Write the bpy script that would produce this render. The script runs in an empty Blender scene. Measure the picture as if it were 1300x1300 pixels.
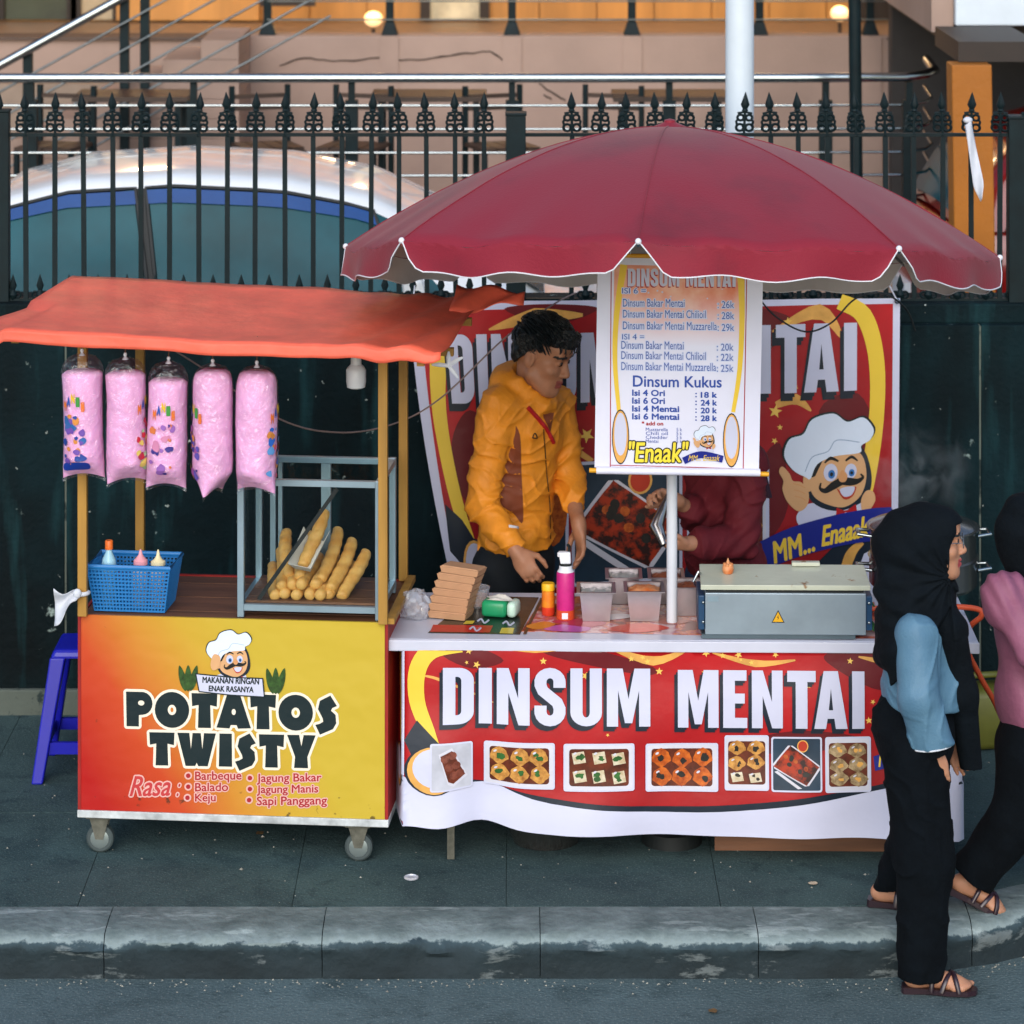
import bpy, bmesh, math, random
import numpy as np
from mathutils import Vector, Matrix, noise as mnoise
from mathutils.geometry import tessellate_polygon

random.seed(7)
SC = bpy.context.scene
COL = SC.collection
PI = math.pi
R = math.radians

# ------------------------------------------------------------------ camera, sky, sun, exposure
F = 4036.0          # focal length in pixels of a 1300 px wide picture
HC = 4.15           # camera height above the road
cam_data = bpy.data.cameras.new('camera')
cam_data.sensor_width = 36.0
cam_data.lens = F / 1300.0 * 36.0
cam_data.shift_y = -(650 + 321) / 1300.0
cam_data.clip_start = 0.1
cam_data.clip_end = 500.0
cam_data.dof.use_dof = True
cam_data.dof.focus_distance = 11.3
cam_data.dof.aperture_fstop = 4.5
cam = bpy.data.objects.new('camera', cam_data)
COL.objects.link(cam)
cam.location = (0, 0, HC)
cam.rotation_euler = (R(90), 0, 0)
SC.camera = cam

SUN_EL, SUN_AZ = 29.0, 186.0      # azimuth clockwise from +Y; the light comes over the photographer's shoulder
world = bpy.data.worlds.new('World')
SC.world = world
world.use_nodes = True
wn = world.node_tree
wn.nodes.clear()
wo = wn.nodes.new('ShaderNodeOutputWorld')
wb = wn.nodes.new('ShaderNodeBackground')
ws = wn.nodes.new('ShaderNodeTexSky')
ws.sky_type = 'NISHITA'
ws.sun_disc = False
ws.sun_elevation = R(SUN_EL)
ws.sun_rotation = R(SUN_AZ)
ws.air_density = 1.0
ws.dust_density = 1.2
ws.ozone_density = 1.5
wb.inputs['Strength'].default_value = 0.15
wn.links.new(ws.outputs[0], wb.inputs['Color'])
wn.links.new(wb.outputs[0], wo.inputs['Surface'])

sd = bpy.data.lights.new('sun', 'SUN')
sd.energy = 1.5
sd.angle = R(56)
sd.color = (1.0, 0.975, 0.95)
sun = bpy.data.objects.new('sun', sd)
COL.objects.link(sun)
sv = Vector((math.sin(R(SUN_AZ)) * math.cos(R(SUN_EL)), math.cos(R(SUN_AZ)) * math.cos(R(SUN_EL)), math.sin(R(SUN_EL))))
sun.rotation_euler = sv.to_track_quat('Z', 'Y').to_euler()

SC.view_settings.view_transform = 'Standard'
SC.view_settings.look = 'None'
SC.view_settings.gamma = 1.0
SC.view_settings.use_curve_mapping = False
SC.view_settings.exposure = 0.58
SC.cycles.use_denoising = True
SC.cycles.max_bounces = 7
SC.cycles.diffuse_bounces = 3
SC.cycles.glossy_bounces = 3
SC.cycles.transmission_bounces = 4
SC.cycles.transparent_max_bounces = 16
SC.cycles.sample_clamp_indirect = 6.0
SC.cycles.caustics_reflective = False
SC.cycles.caustics_refractive = False


# ------------------------------------------------------------------ measuring helpers
def W(px, py, d):
    """A point of the place that stands d metres away, measured from the photograph."""
    return Vector(((px - 650) * d / F, d, HC - (py + 321) * d / F))


def dground(py, z=0.15):
    return F * (HC - z) / (py + 321)


# ------------------------------------------------------------------ materials
def lin(c):
    if isinstance(c, str):
        c = c.lstrip('#')
        c = tuple(int(c[i:i + 2], 16) / 255 for i in (0, 2, 4))
    return tuple(((x / 12.92) if x <= 0.04045 else ((x + 0.055) / 1.055) ** 2.4) for x in c) + (1.0,)


MATS = {}


def mat(name, col, rough=0.6, metal=0.0, var=0.12, scale=6.0, bump=0.0, bscale=60.0, spec=0.4, col2=None, edge=None,
        sheen=0.0, coat=0.0, detail=4.0, trans=0.0, stretch=None, sss=0.0):
    if name in MATS:
        return MATS[name]
    m = bpy.data.materials.new(name)
    m.use_nodes = True
    nt = m.node_tree
    b = nt.nodes['Principled BSDF']
    b.inputs['Roughness'].default_value = rough
    b.inputs['Metallic'].default_value = metal
    b.inputs['Specular IOR Level'].default_value = spec
    if sheen: b.inputs['Sheen Weight'].default_value = sheen
    if coat: b.inputs['Coat Weight'].default_value = coat
    if sss:
        b.inputs['Subsurface Weight'].default_value = sss
        b.inputs['Subsurface Radius'].default_value = (0.01, 0.004, 0.002)
    c = lin(col)
    c2 = lin(col2) if col2 else tuple(max(0, x * (1 - var)) for x in c[:3]) + (1,)
    c1 = c if col2 else tuple(min(1, x * (1 + var)) for x in c[:3]) + (1,)
    tc = nt.nodes.new('ShaderNodeTexCoord')
    src = tc.outputs['Object']
    if stretch:
        mp = nt.nodes.new('ShaderNodeMapping')
        mp.inputs['Scale'].default_value = stretch
        nt.links.new(src, mp.inputs['Vector'])
        src = mp.outputs[0]
    n = nt.nodes.new('ShaderNodeTexNoise')
    n.inputs['Scale'].default_value = scale
    n.inputs['Detail'].default_value = detail
    n.inputs['Roughness'].default_value = 0.6
    nt.links.new(src, n.inputs['Vector'])
    r = nt.nodes.new('ShaderNodeValToRGB')
    lo, hi = edge if edge else (0.3, 0.7)
    r.color_ramp.elements[0].position = lo
    r.color_ramp.elements[1].position = hi
    r.color_ramp.elements[0].color = c1
    r.color_ramp.elements[1].color = c2
    nt.links.new(n.outputs['Fac'], r.inputs['Fac'])
    nt.links.new(r.outputs['Color'], b.inputs['Base Color'])
    if bump:
        n2 = nt.nodes.new('ShaderNodeTexNoise')
        n2.inputs['Scale'].default_value = bscale
        n2.inputs['Detail'].default_value = 3
        nt.links.new(src, n2.inputs['Vector'])
        bp = nt.nodes.new('ShaderNodeBump')
        bp.inputs['Strength'].default_value = bump
        bp.inputs['Distance'].default_value = 0.01
        nt.links.new(n2.outputs['Fac'], bp.inputs['Height'])
        nt.links.new(bp.outputs[0], b.inputs['Normal'])
    if trans:
        out = nt.nodes['Material Output']
        tl = nt.nodes.new('ShaderNodeBsdfTranslucent')
        nt.links.new(r.outputs['Color'], tl.inputs['Color'])
        mx = nt.nodes.new('ShaderNodeMixShader')
        mx.inputs[0].default_value = trans
        nt.links.new(b.outputs[0], mx.inputs[1])
        nt.links.new(tl.outputs[0], mx.inputs[2])
        nt.links.new(mx.outputs[0], out.inputs['Surface'])
    MATS[name] = m
    return m


def film(name, tint=(0.95, 0.97, 1.0), gloss=0.12, rough=0.12, white=0.0, wcol=(0.9, 0.9, 0.95), edge=0.5, crinkle=0.0):
    """Thin clear sheet: mostly see-through, with a sheen, for glass panes and plastic bags."""
    if name in MATS:
        return MATS[name]
    m = bpy.data.materials.new(name)
    m.use_nodes = True
    nt = m.node_tree
    nt.nodes.remove(nt.nodes['Principled BSDF'])
    out = nt.nodes['Material Output']
    t = nt.nodes.new('ShaderNodeBsdfTransparent')
    t.inputs[0].default_value = tuple(tint) + (1,)
    g = nt.nodes.new('ShaderNodeBsdfGlossy')
    g.inputs['Roughness'].default_value = rough
    f = nt.nodes.new('ShaderNodeLayerWeight')
    if crinkle:
        tcn = nt.nodes.new('ShaderNodeTexCoord')
        vn = nt.nodes.new('ShaderNodeTexNoise')
        vn.inputs['Scale'].default_value = 28
        vn.inputs['Detail'].default_value = 4
        vn.inputs['Distortion'].default_value = 1.5
        nt.links.new(tcn.outputs['Object'], vn.inputs['Vector'])
        bpn = nt.nodes.new('ShaderNodeBump')
        bpn.inputs['Strength'].default_value = crinkle
        bpn.inputs['Distance'].default_value = 0.02
        nt.links.new(vn.outputs['Fac'], bpn.inputs['Height'])
        nt.links.new(bpn.outputs[0], g.inputs['Normal'])
    f.inputs['Blend'].default_value = 0.12
    ad = nt.nodes.new('ShaderNodeMath')
    ad.operation = 'MULTIPLY_ADD'
    ad.inputs[1].default_value = edge
    ad.inputs[2].default_value = gloss
    nt.links.new(f.outputs['Facing'], ad.inputs[0])
    mx = nt.nodes.new('ShaderNodeMixShader')
    nt.links.new(ad.outputs[0], mx.inputs[0])
    base = t
    if white:
        d = nt.nodes.new('ShaderNodeBsdfDiffuse')
        d.inputs[0].default_value = tuple(wcol) + (1,)
        m2 = nt.nodes.new('ShaderNodeMixShader')
        m2.inputs[0].default_value = white
        nt.links.new(t.outputs[0], m2.inputs[1])
        nt.links.new(d.outputs[0], m2.inputs[2])
        base = m2
    nt.links.new(base.outputs[0], mx.inputs[1])
    nt.links.new(g.outputs[0], mx.inputs[2])
    nt.links.new(mx.outputs[0], out.inputs['Surface'])
    MATS[name] = m
    return m


def emit(name, col, strength):
    if name in MATS:
        return MATS[name]
    m = bpy.data.materials.new(name)
    m.use_nodes = True
    nt = m.node_tree
    b = nt.nodes['Principled BSDF']
    b.inputs['Base Color'].default_value = lin(col)
    b.inputs['Emission Color'].default_value = lin(col)
    b.inputs['Emission Strength'].default_value = strength
    MATS[name] = m
    return m


def speckled(name, base, spot, thr, scale, rough=0.75, band=None, var=0.25, spot2=None, bump=0.25, stretch=None, vscale=1.3):
    """Painted or cement surface with chipped patches that have a shape of their own."""
    if name in MATS:
        return MATS[name]
    m = mat(name, base, rough=rough, var=var, scale=vscale, bump=bump, bscale=35)
    nt = m.node_tree
    b = nt.nodes['Principled BSDF']
    ramp = [n for n in nt.nodes if n.type == 'VALTORGB'][0]
    tc = [n for n in nt.nodes if n.type == 'TEX_COORD'][0]
    src = tc.outputs['Object']
    mp = nt.nodes.new('ShaderNodeMapping')
    mp.inputs['Scale'].default_value = stretch or (1, 1, 1)
    nt.links.new(src, mp.inputs['Vector'])
    n = nt.nodes.new('ShaderNodeTexNoise')
    n.inputs['Scale'].default_value = scale
    n.inputs['Detail'].default_value = 7
    n.inputs['Roughness'].default_value = 0.68
    nt.links.new(mp.outputs[0], n.inputs['Vector'])
    r = nt.nodes.new('ShaderNodeValToRGB')
    r.color_ramp.elements[0].position = thr
    r.color_ramp.elements[0].color = (0, 0, 0, 1)
    r.color_ramp.elements[1].position = min(1, thr + 0.05)
    r.color_ramp.elements[1].color = (1, 1, 1, 1)
    nt.links.new(n.outputs['Fac'], r.inputs['Fac'])
    mx = nt.nodes.new('ShaderNodeMix')
    mx.data_type = 'RGBA'
    nt.links.new(r.outputs[0], mx.inputs[0])
    nt.links.new(ramp.outputs[0], mx.inputs[6])
    mx.inputs[7].default_value = lin(spot)
    nt.links.new(mx.outputs[2], b.inputs['Base Color'])
    return m


# ------------------------------------------------------------------ mesh helpers
def smooth(me, ang=None):
    me.polygons.foreach_set('use_smooth', [True] * len(me.polygons))
    if ang is not None:
        try:
            me.set_sharp_from_angle(angle=R(ang))
        except Exception:
            pass


class MB:
    """Collects vertices and faces of one mesh."""

    def __init__(self):
        self.v, self.f = [], []

    def add(self, vs, fs):
        o = len(self.v)
        self.v += [tuple(p) for p in vs]
        self.f += [tuple(i + o for i in f) for f in fs]
        return self

    def box(self, x0, x1, y0, y1, z0, z1):
        vs = [(x, y, z) for z in (z0, z1) for y in (y0, y1) for x in (x0, x1)]
        return self.add(vs, [(0, 2, 3, 1), (4, 5, 7, 6), (0, 1, 5, 4), (2, 6, 7, 3), (0, 4, 6, 2), (1, 3, 7, 5)])

    def frust(self, c0, a0, b0, c1, a1, b1):
        """Tapered box from a rectangle at c0 (half sizes a0, b0) to one at c1."""
        vs = []
        for c, a, b in ((c0, a0, b0), (c1, a1, b1)):
            vs += [(c[0] - a, c[1] - b, c[2]), (c[0] + a, c[1] - b, c[2]), (c[0] + a, c[1] + b, c[2]), (c[0] - a, c[1] + b, c[2])]
        return self.add(vs, [(3, 2, 1, 0), (4, 5, 6, 7), (0, 1, 5, 4), (1, 2, 6, 5), (2, 3, 7, 6), (3, 0, 4, 7)])

    def tube(self, pts, r, n=8, cap=True, closed=False):
        pts = [Vector(p) for p in pts]
        rs = r if isinstance(r, (list, tuple)) else [r] * len(pts)
        vs, fs = [], []
        k = len(pts)
        prev = None
        for i, p in enumerate(pts):
            a = pts[(i - 1) % k] if (closed or i > 0) else p
            b = pts[(i + 1) % k] if (closed or i < k - 1) else p
            t = (b - a)
            t = t.normalized() if t.length > 1e-9 else Vector((0, 0, 1))
            if prev is None:
                up = Vector((0, 0, 1)) if abs(t.z) < 0.9 else Vector((1, 0, 0))
                u = t.cross(up).normalized()
            else:
                u = (prev - t * prev.dot(t))
                u = u.normalized() if u.length > 1e-6 else t.orthogonal().normalized()
            prev = u
            w = t.cross(u)
            for j in range(n):
                an = 2 * PI * (j + 0.5) / n
                vs.append(p + (u * math.cos(an) + w * math.sin(an)) * rs[i])
        for i in range(k if closed else k - 1):
            for j in range(n):
                i2 = (i + 1) % k
                fs.append((i * n + j, i * n + (j + 1) % n, i2 * n + (j + 1) % n, i2 * n + j))
        if cap and not closed:
            fs.append(tuple(range(n - 1, -1, -1)))
            fs.append(tuple((k - 1) * n + j for j in range(n)))
        return self.add(vs, fs)

    def bar(self, a, b, w, h=None, up=(0, 0, 1)):
        """Square-section bar from a to b."""
        a, b = Vector(a), Vector(b)
        h = h or w
        t = (b - a).normalized()
        upv = Vector(up)
        if abs(t.dot(upv)) > 0.95: upv = Vector((0, 1, 0))
        u = t.cross(upv).normalized()
        v = u.cross(t)
        vs = []
        for p in (a, b):
            for su, sv_ in ((-1, -1), (1, -1), (1, 1), (-1, 1)):
                vs.append(p + u * su * w / 2 + v * sv_ * h / 2)
        return self.add(vs, [(3, 2, 1, 0), (4, 5, 6, 7), (0, 1, 5, 4), (1, 2, 6, 5), (2, 3, 7, 6), (3, 0, 4, 7)])

    def lathe(self, prof, c=(0, 0, 0), n=20, axis='z'):
        vs, fs = [], []
        for r, z in prof:
            for j in range(n):
                a = 2 * PI * j / n
                p = (r * math.cos(a), r * math.sin(a), z)
                if axis == 'y': p = (p[0], p[2], p[1])
                if axis == 'x': p = (p[2], p[0], p[1])
                vs.append((c[0] + p[0], c[1] + p[1], c[2] + p[2]))
        for i in range(len(prof) - 1):
            for j in range(n):
                fs.append((i * n + j, i * n + (j + 1) % n, (i + 1) * n + (j + 1) % n, (i + 1) * n + j))
        fs.append(tuple(range(n - 1, -1, -1)))
        fs.append(tuple((len(prof) - 1) * n + j for j in range(n)))
        return self.add(vs, fs)

    def torus(self, c, r, t, n=14, m=6, axis='y', a0=0, a1=360):
        pts = []
        full = abs(a1 - a0) >= 360
        for i in range(n if full else n + 1):
            a = R(a0 + (a1 - a0) * i / n)
            x, z = r * math.cos(a), r * math.sin(a)
            p = {'y': (x, 0, z), 'z': (x, z, 0), 'x': (0, x, z)}[axis]
            pts.append((c[0] + p[0], c[1] + p[1], c[2] + p[2]))
        return self.tube(pts, t, m, closed=full)

    def prism(self, poly, y0, y1):
        """Extrude a polygon of (x, z) along y."""
        n = len(poly)
        vs = [(x, y0, z) for x, z in poly] + [(x, y1, z) for x, z in poly]
        fs = [tuple(range(n)), tuple(range(2 * n - 1, n - 1, -1))]
        fs += [(i, i + n, (i + 1) % n + n, (i + 1) % n) for i in range(n)]
        return self.add(vs, fs)

    def grid(self, fn, nu, nv, closed_u=False):
        """fn(i/nu, j/nv) -> point."""
        vs, fs = [], []
        for j in range(nv + 1):
            for i in range(nu + (0 if closed_u else 1)):
                vs.append(fn(i / nu, j / nv))
        w = nu if closed_u else nu + 1
        for j in range(nv):
            for i in range(nu):
                i2 = (i + 1) % w
                fs.append((j * w + i, j * w + i2, (j + 1) * w + i2, (j + 1) * w + i))
        return self.add(vs, fs)

    def ball(self, c, r, n=12, m=8):
        rx, ry, rz = r if isinstance(r, (list, tuple)) else (r, r, r)
        prof = []
        vs, fs = [], []
        for j in range(m + 1):
            ph = PI * j / m
            for i in range(n):
                a = 2 * PI * i / n
                vs.append((c[0] + rx * math.sin(ph) * math.cos(a), c[1] + ry * math.sin(ph) * math.sin(a), c[2] - rz * math.cos(ph)))
        for j in range(m):
            for i in range(n):
                fs.append((j * n + i, j * n + (i + 1) % n, (j + 1) * n + (i + 1) % n, (j + 1) * n + i))
        return self.add(vs, fs)

    def xf(self, M):
        self.v = [tuple(M @ Vector(p)) for p in self.v]
        return self

    def mesh(self, name, m=None, sm=None, bevel=0.0):
        me = bpy.data.meshes.new(name)
        me.from_pydata(self.v, [], self.f)
        bm = bmesh.new()
        bm.from_mesh(me)
        bmesh.ops.remove_doubles(bm, verts=bm.verts, dist=1e-5)
        if bevel:
            es = [e for e in bm.edges if len(e.link_faces) == 2 and e.calc_face_angle(0) > 0.6]
            bmesh.ops.bevel(bm, geom=es, offset=bevel, segments=2, affect='EDGES', profile=0.5)
        bmesh.ops.recalc_face_normals(bm, faces=bm.faces)
        bm.to_mesh(me)
        bm.free()
        if m: me.materials.append(m)
        if sm is not None: smooth(me, sm)
        return me

    def build(self, name, m, parent=None, sm=None, bevel=0.0):
        return link(name, self.mesh(name, m, sm, bevel), parent)


def link(name, me, parent=None, loc=None, rot=None):
    o = bpy.data.objects.new(name, me)
    COL.objects.link(o)
    if parent is not None: o.parent = parent
    if loc is not None: o.location = loc
    if rot is not None: o.rotation_euler = rot
    return o


def thing(name, label, cat, loc=(0, 0, 0), rot=(0, 0, 0), group=None):
    o = bpy.data.objects.new(name, None)
    COL.objects.link(o)
    o.location, o.rotation_euler = loc, rot
    return tag(o, label, cat, group)


def tag(o, label, cat, group=None):
    o['label'], o['category'] = label, cat
    if group: o['group'] = group
    return o


def structure(o):
    o['kind'] = 'structure'
    return o


def nz(x, y=0.0, z=0.0):
    return mnoise.noise(Vector((x, y, z)))


def spl(pts, n=6, closed=True):
    """Smooth curve through points (Catmull-Rom)."""
    out = []
    k = len(pts)
    for i in range(k if closed else k - 1):
        if closed:
            p0, p1, p2, p3 = (pts[(i + j - 1) % k] for j in range(4))
        else:
            p0, p1, p2, p3 = (pts[min(max(i + j - 1, 0), k - 1)] for j in range(4))
        for s in range(n):
            t = s / n
            out.append(tuple(0.5 * (2 * b + (c - a) * t + (2 * a - 5 * b + 4 * c - d) * t * t + (3 * b - a - 3 * c + d) * t ** 3)
                             for a, b, c, d in zip(p0, p1, p2, p3)))
    if not closed: out.append(tuple(pts[-1]))
    return out


def arc(cx, cy, rx, ry, a0, a1, n=8):
    return [(cx + rx * math.cos(R(a0 + (a1 - a0) * i / n)), cy + ry * math.sin(R(a0 + (a1 - a0) * i / n))) for i in range(n + 1)]


# ------------------------------------------------------------------ material palette
def gritty(name, base, dark, light, scale, rough=0.85, bump=0.6, grain=170.0, amount=0.5):
    """cement or asphalt: broad patches, dark stains and fine grains"""
    m = mat(name, base, rough=rough, var=0.28, scale=scale, bump=bump, bscale=grain * 0.6, detail=8, spec=0.25)
    nt = m.node_tree
    b = nt.nodes['Principled BSDF']
    src = [n for n in nt.nodes if n.type == 'VALTORGB'][0].outputs[0]
    tc = [n for n in nt.nodes if n.type == 'TEX_COORD'][0].outputs['Object']

    def layer(src, sc, lo, hi, col, fac, det=3.0, dist=0.0):
        n = nt.nodes.new('ShaderNodeTexNoise')
        n.inputs['Scale'].default_value = sc
        n.inputs['Detail'].default_value = det
        n.inputs['Roughness'].default_value = 0.65
        n.inputs['Distortion'].default_value = dist
        nt.links.new(tc, n.inputs['Vector'])
        r = nt.nodes.new('ShaderNodeMapRange')
        r.inputs['From Min'].default_value, r.inputs['From Max'].default_value, r.inputs['To Max'].default_value = lo, hi, fac
        nt.links.new(n.outputs['Fac'], r.inputs['Value'])
        x = nt.nodes.new('ShaderNodeMix')
        x.data_type = 'RGBA'
        nt.links.new(r.outputs[0], x.inputs[0])
        nt.links.new(src, x.inputs[6])
        x.inputs[7].default_value = lin(col)
        return x.outputs[2]
    src = layer(src, 3.1, 0.50, 0.62, dark, 0.55, 7, 0.6)
    src = layer(src, 11.0, 0.58, 0.66, dark, 0.6, 5, 0.3)
    src = layer(src, grain, 0.56, 0.66, light, amount)
    src = layer(src, grain * 0.7, 0.58, 0.68, dark, amount)
    nt.links.new(src, b.inputs['Base Color'])
    return m


M_ROAD = gritty('asphalt', '#516264', '#38484a', '#8f9a98', 1.1, grain=120)
M_SLAB = gritty('pavement_cement', '#3a4e4e', '#223438', '#708280', 1.4, grain=140, bump=0.5)
M_KERB = speckled('kerb_concrete', '#34444a', '#a9b4b4', 0.56, 5.0, rough=0.85, var=0.45, bump=0.7, stretch=(0.5, 1.5, 1.6), vscale=4)
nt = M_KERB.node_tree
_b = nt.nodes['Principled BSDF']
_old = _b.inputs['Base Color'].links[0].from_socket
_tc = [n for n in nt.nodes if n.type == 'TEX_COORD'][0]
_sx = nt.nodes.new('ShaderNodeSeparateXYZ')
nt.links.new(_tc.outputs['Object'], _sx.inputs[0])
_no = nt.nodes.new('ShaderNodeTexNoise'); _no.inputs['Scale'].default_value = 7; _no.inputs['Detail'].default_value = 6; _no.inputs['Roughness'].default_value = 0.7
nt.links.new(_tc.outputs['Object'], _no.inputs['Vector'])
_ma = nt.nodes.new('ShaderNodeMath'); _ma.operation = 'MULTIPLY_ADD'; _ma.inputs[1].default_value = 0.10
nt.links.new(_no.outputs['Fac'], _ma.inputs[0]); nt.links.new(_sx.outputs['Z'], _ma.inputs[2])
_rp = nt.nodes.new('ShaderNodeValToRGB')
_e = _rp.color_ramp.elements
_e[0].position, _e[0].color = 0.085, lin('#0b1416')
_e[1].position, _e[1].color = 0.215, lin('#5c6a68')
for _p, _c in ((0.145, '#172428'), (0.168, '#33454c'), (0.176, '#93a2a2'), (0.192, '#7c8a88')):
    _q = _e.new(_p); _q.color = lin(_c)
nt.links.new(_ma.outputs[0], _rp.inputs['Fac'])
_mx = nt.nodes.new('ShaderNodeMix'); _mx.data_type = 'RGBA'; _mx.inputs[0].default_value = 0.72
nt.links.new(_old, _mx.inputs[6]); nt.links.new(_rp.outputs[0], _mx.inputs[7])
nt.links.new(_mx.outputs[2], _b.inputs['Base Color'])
M_WALL = speckled('dark_wall_paint', '#05191d', '#8fa09a', 0.635, 6.5, rough=0.8, var=0.7, bump=0.6)
M_WALL.node_tree.nodes['Principled BSDF'].inputs['Specular IOR Level'].default_value = 0.15
nt = M_WALL.node_tree
_b = nt.nodes['Principled BSDF']
_src = _b.inputs['Base Color'].links[0].from_socket
_tc = [n for n in nt.nodes if n.type == 'TEX_COORD'][0].outputs['Object']
for _sc, _lo, _hi, _col, _f, _st in ((34.0, 0.70, 0.74, '#b4bdb6', 0.9, (1, 1, 0.8)), (2.2, 0.5, 0.66, '#030d10', 0.7, (1.6, 1, 0.35)), (5.0, 0.55, 0.72, '#1d4448', 0.55, (2.0, 1, 0.25))):
    _mp = nt.nodes.new('ShaderNodeMapping'); _mp.inputs['Scale'].default_value = _st
    nt.links.new(_tc, _mp.inputs['Vector'])
    _n = nt.nodes.new('ShaderNodeTexNoise'); _n.inputs['Scale'].default_value = _sc; _n.inputs['Detail'].default_value = 5
    nt.links.new(_mp.outputs[0], _n.inputs['Vector'])
    _r = nt.nodes.new('ShaderNodeMapRange'); _r.inputs['From Min'].default_value = _lo; _r.inputs['From Max'].default_value = _hi; _r.inputs['To Max'].default_value = _f
    nt.links.new(_n.outputs['Fac'], _r.inputs['Value'])
    _x = nt.nodes.new('ShaderNodeMix'); _x.data_type = 'RGBA'
    nt.links.new(_r.outputs[0], _x.inputs[0]); nt.links.new(_src, _x.inputs[6]); _x.inputs[7].default_value = lin(_col)
    _src = _x.outputs[2]
nt.links.new(_src, _b.inputs['Base Color'])
M_WALLBASE = speckled('wall_foot_cement', '#586058', '#23302f', 0.52, 6, rough=0.9)
M_IRON = mat('dark_iron', '#091a1d', rough=0.6, var=0.3, scale=14, spec=0.2)
M_ROD = mat('dull_rod_steel', '#6f7678', rough=0.4, metal=0.9, var=0.2, scale=9)
M_STEEL = mat('brushed_steel', '#a2abad', rough=0.25, metal=1.0, var=0.08, scale=20)
M_BEIGE = mat('beige_render', '#9c8578', rough=0.85, var=0.12, scale=1.4, bump=0.15, bscale=40)
M_WHITEPAINT = mat('white_enamel', '#c5d0d8', rough=0.4, var=0.06, scale=5)
M_WOODWARM = mat('warm_wood', '#c08a48', rough=0.5, var=0.25, scale=3, stretch=(1, 1, 0.12))
M_ORANGE = speckled('orange_paint', '#a05f14', '#7a5230', 0.62, 3, rough=0.6, var=0.2)
M_BLACK = mat('black_rubber', '#14191a', rough=0.6, var=0.2)

# ------------------------------------------------------------------ road, kerb, pavement
road = structure(MB().box(-70, 70, -45, 60, -0.3, 0.0).build('road', M_ROAD))


def kerb_y(x):
    """Line of the kerb's foot: straight, then bending away at the driveway."""
    t = max(0.0, x - 1.15)
    return 10.71 + 0.26 * (1 - math.exp(-t * t * 3.0)) + 0.22 * max(0.0, t - 0.5)


pv = []
xs = [-9 + 0.25 * i for i in range(73)]
poly = [(x, kerb_y(x) + 0.26) for x in xs]
mb = MB()
n = len(xs)
mb.add([(x, y, 0.143) for x, y in poly] + [(x, 13.4, 0.143) for x in xs] + [(x, y, 0.0) for x, y in poly] + [(x, 13.4, 0.0) for x in xs],
       [(i, i + 1, n + i + 1, n + i) for i in range(n - 1)] + [(i + 1, i, 2 * n + i, 2 * n + i + 1) for i in range(n - 1)])
pavement = structure(mb.build('pavement', M_SLAB))
# cement slabs with open joints
edges = [-5.2 + 0.74 * i for i in range(15)]
for row, (ya, yb) in enumerate(((None, 11.93), (11.936, 13.16))):
    for i in range(len(edges) - 1):
        x0, x1 = edges[i] + 0.0013 + row * 0.21, edges[i + 1] - 0.0013 + row * 0.21
        y0 = (lambda x: kerb_y(x) + 0.262) if ya is None else (lambda x: ya)
        b = MB()
        k = 4
        dz = 0.0015 * nz(i * 3.1, row * 5.7)
        top = [(x0 + (x1 - x0) * j / k, y0(x0 + (x1 - x0) * j / k)) for j in range(k + 1)]
        b.add([(x, y, 0.15 + dz) for x, y in top] + [(x, yb, 0.15 + dz) for x, y in top] + [(x, y, 0.146) for x, y in top] + [(x, yb, 0.144) for x, y in top],
              [(j, j + 1, k + 1 + j + 1, k + 1 + j) for j in range(k)] + [(j + 1, j, 2 * (k + 1) + j, 2 * (k + 1) + j + 1) for j in range(k)]
              + [(0, k + 1, 3 * (k + 1), 2 * (k + 1)), (k, 2 * (k + 1) + k, 3 * (k + 1) + k, 2 * k + 1)])
        b.build('paving_slab', M_SLAB, pavement)

grit = MB()
rgt = random.Random(12)
for k in range(420):
    if k < 260:
        x = rgt.uniform(-2.0, 1.9); y = kerb_y(x) - abs(rgt.gauss(0.0, 0.05)) - 0.006; z = 0.0
    else:
        x = rgt.uniform(-2.0, 1.9); y = rgt.uniform(11.0, 12.9); z = 0.1505
    r = rgt.uniform(0.0015, 0.0045) * (1.6 if rgt.random() < 0.06 else 1)
    c = (x, y, z + r * 0.5)
    a = rgt.uniform(0, 3)
    grit.add([(c[0] + r * math.cos(a + q * 2.1) * 1.3, c[1] + r * math.sin(a + q * 2.1), c[2] - r * 0.4) for q in range(3)] + [(c[0], c[1], c[2] + r * 0.7)], [(0, 1, 3), (1, 2, 3), (2, 0, 3), (2, 1, 0)])
gt = grit.build('grit', mat('pale_grit', '#8c8a80', rough=0.9, var=0.5, scale=3))
gt['kind'] = 'stuff'
gt['label'], gt['category'] = 'loose grit and crumbs along the gutter and pavement', 'grit'
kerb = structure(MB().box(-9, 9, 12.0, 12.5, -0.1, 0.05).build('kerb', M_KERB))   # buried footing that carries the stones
kedges = [-6.5 + 0.735 * i - 0.02 for i in range(19)]
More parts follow.
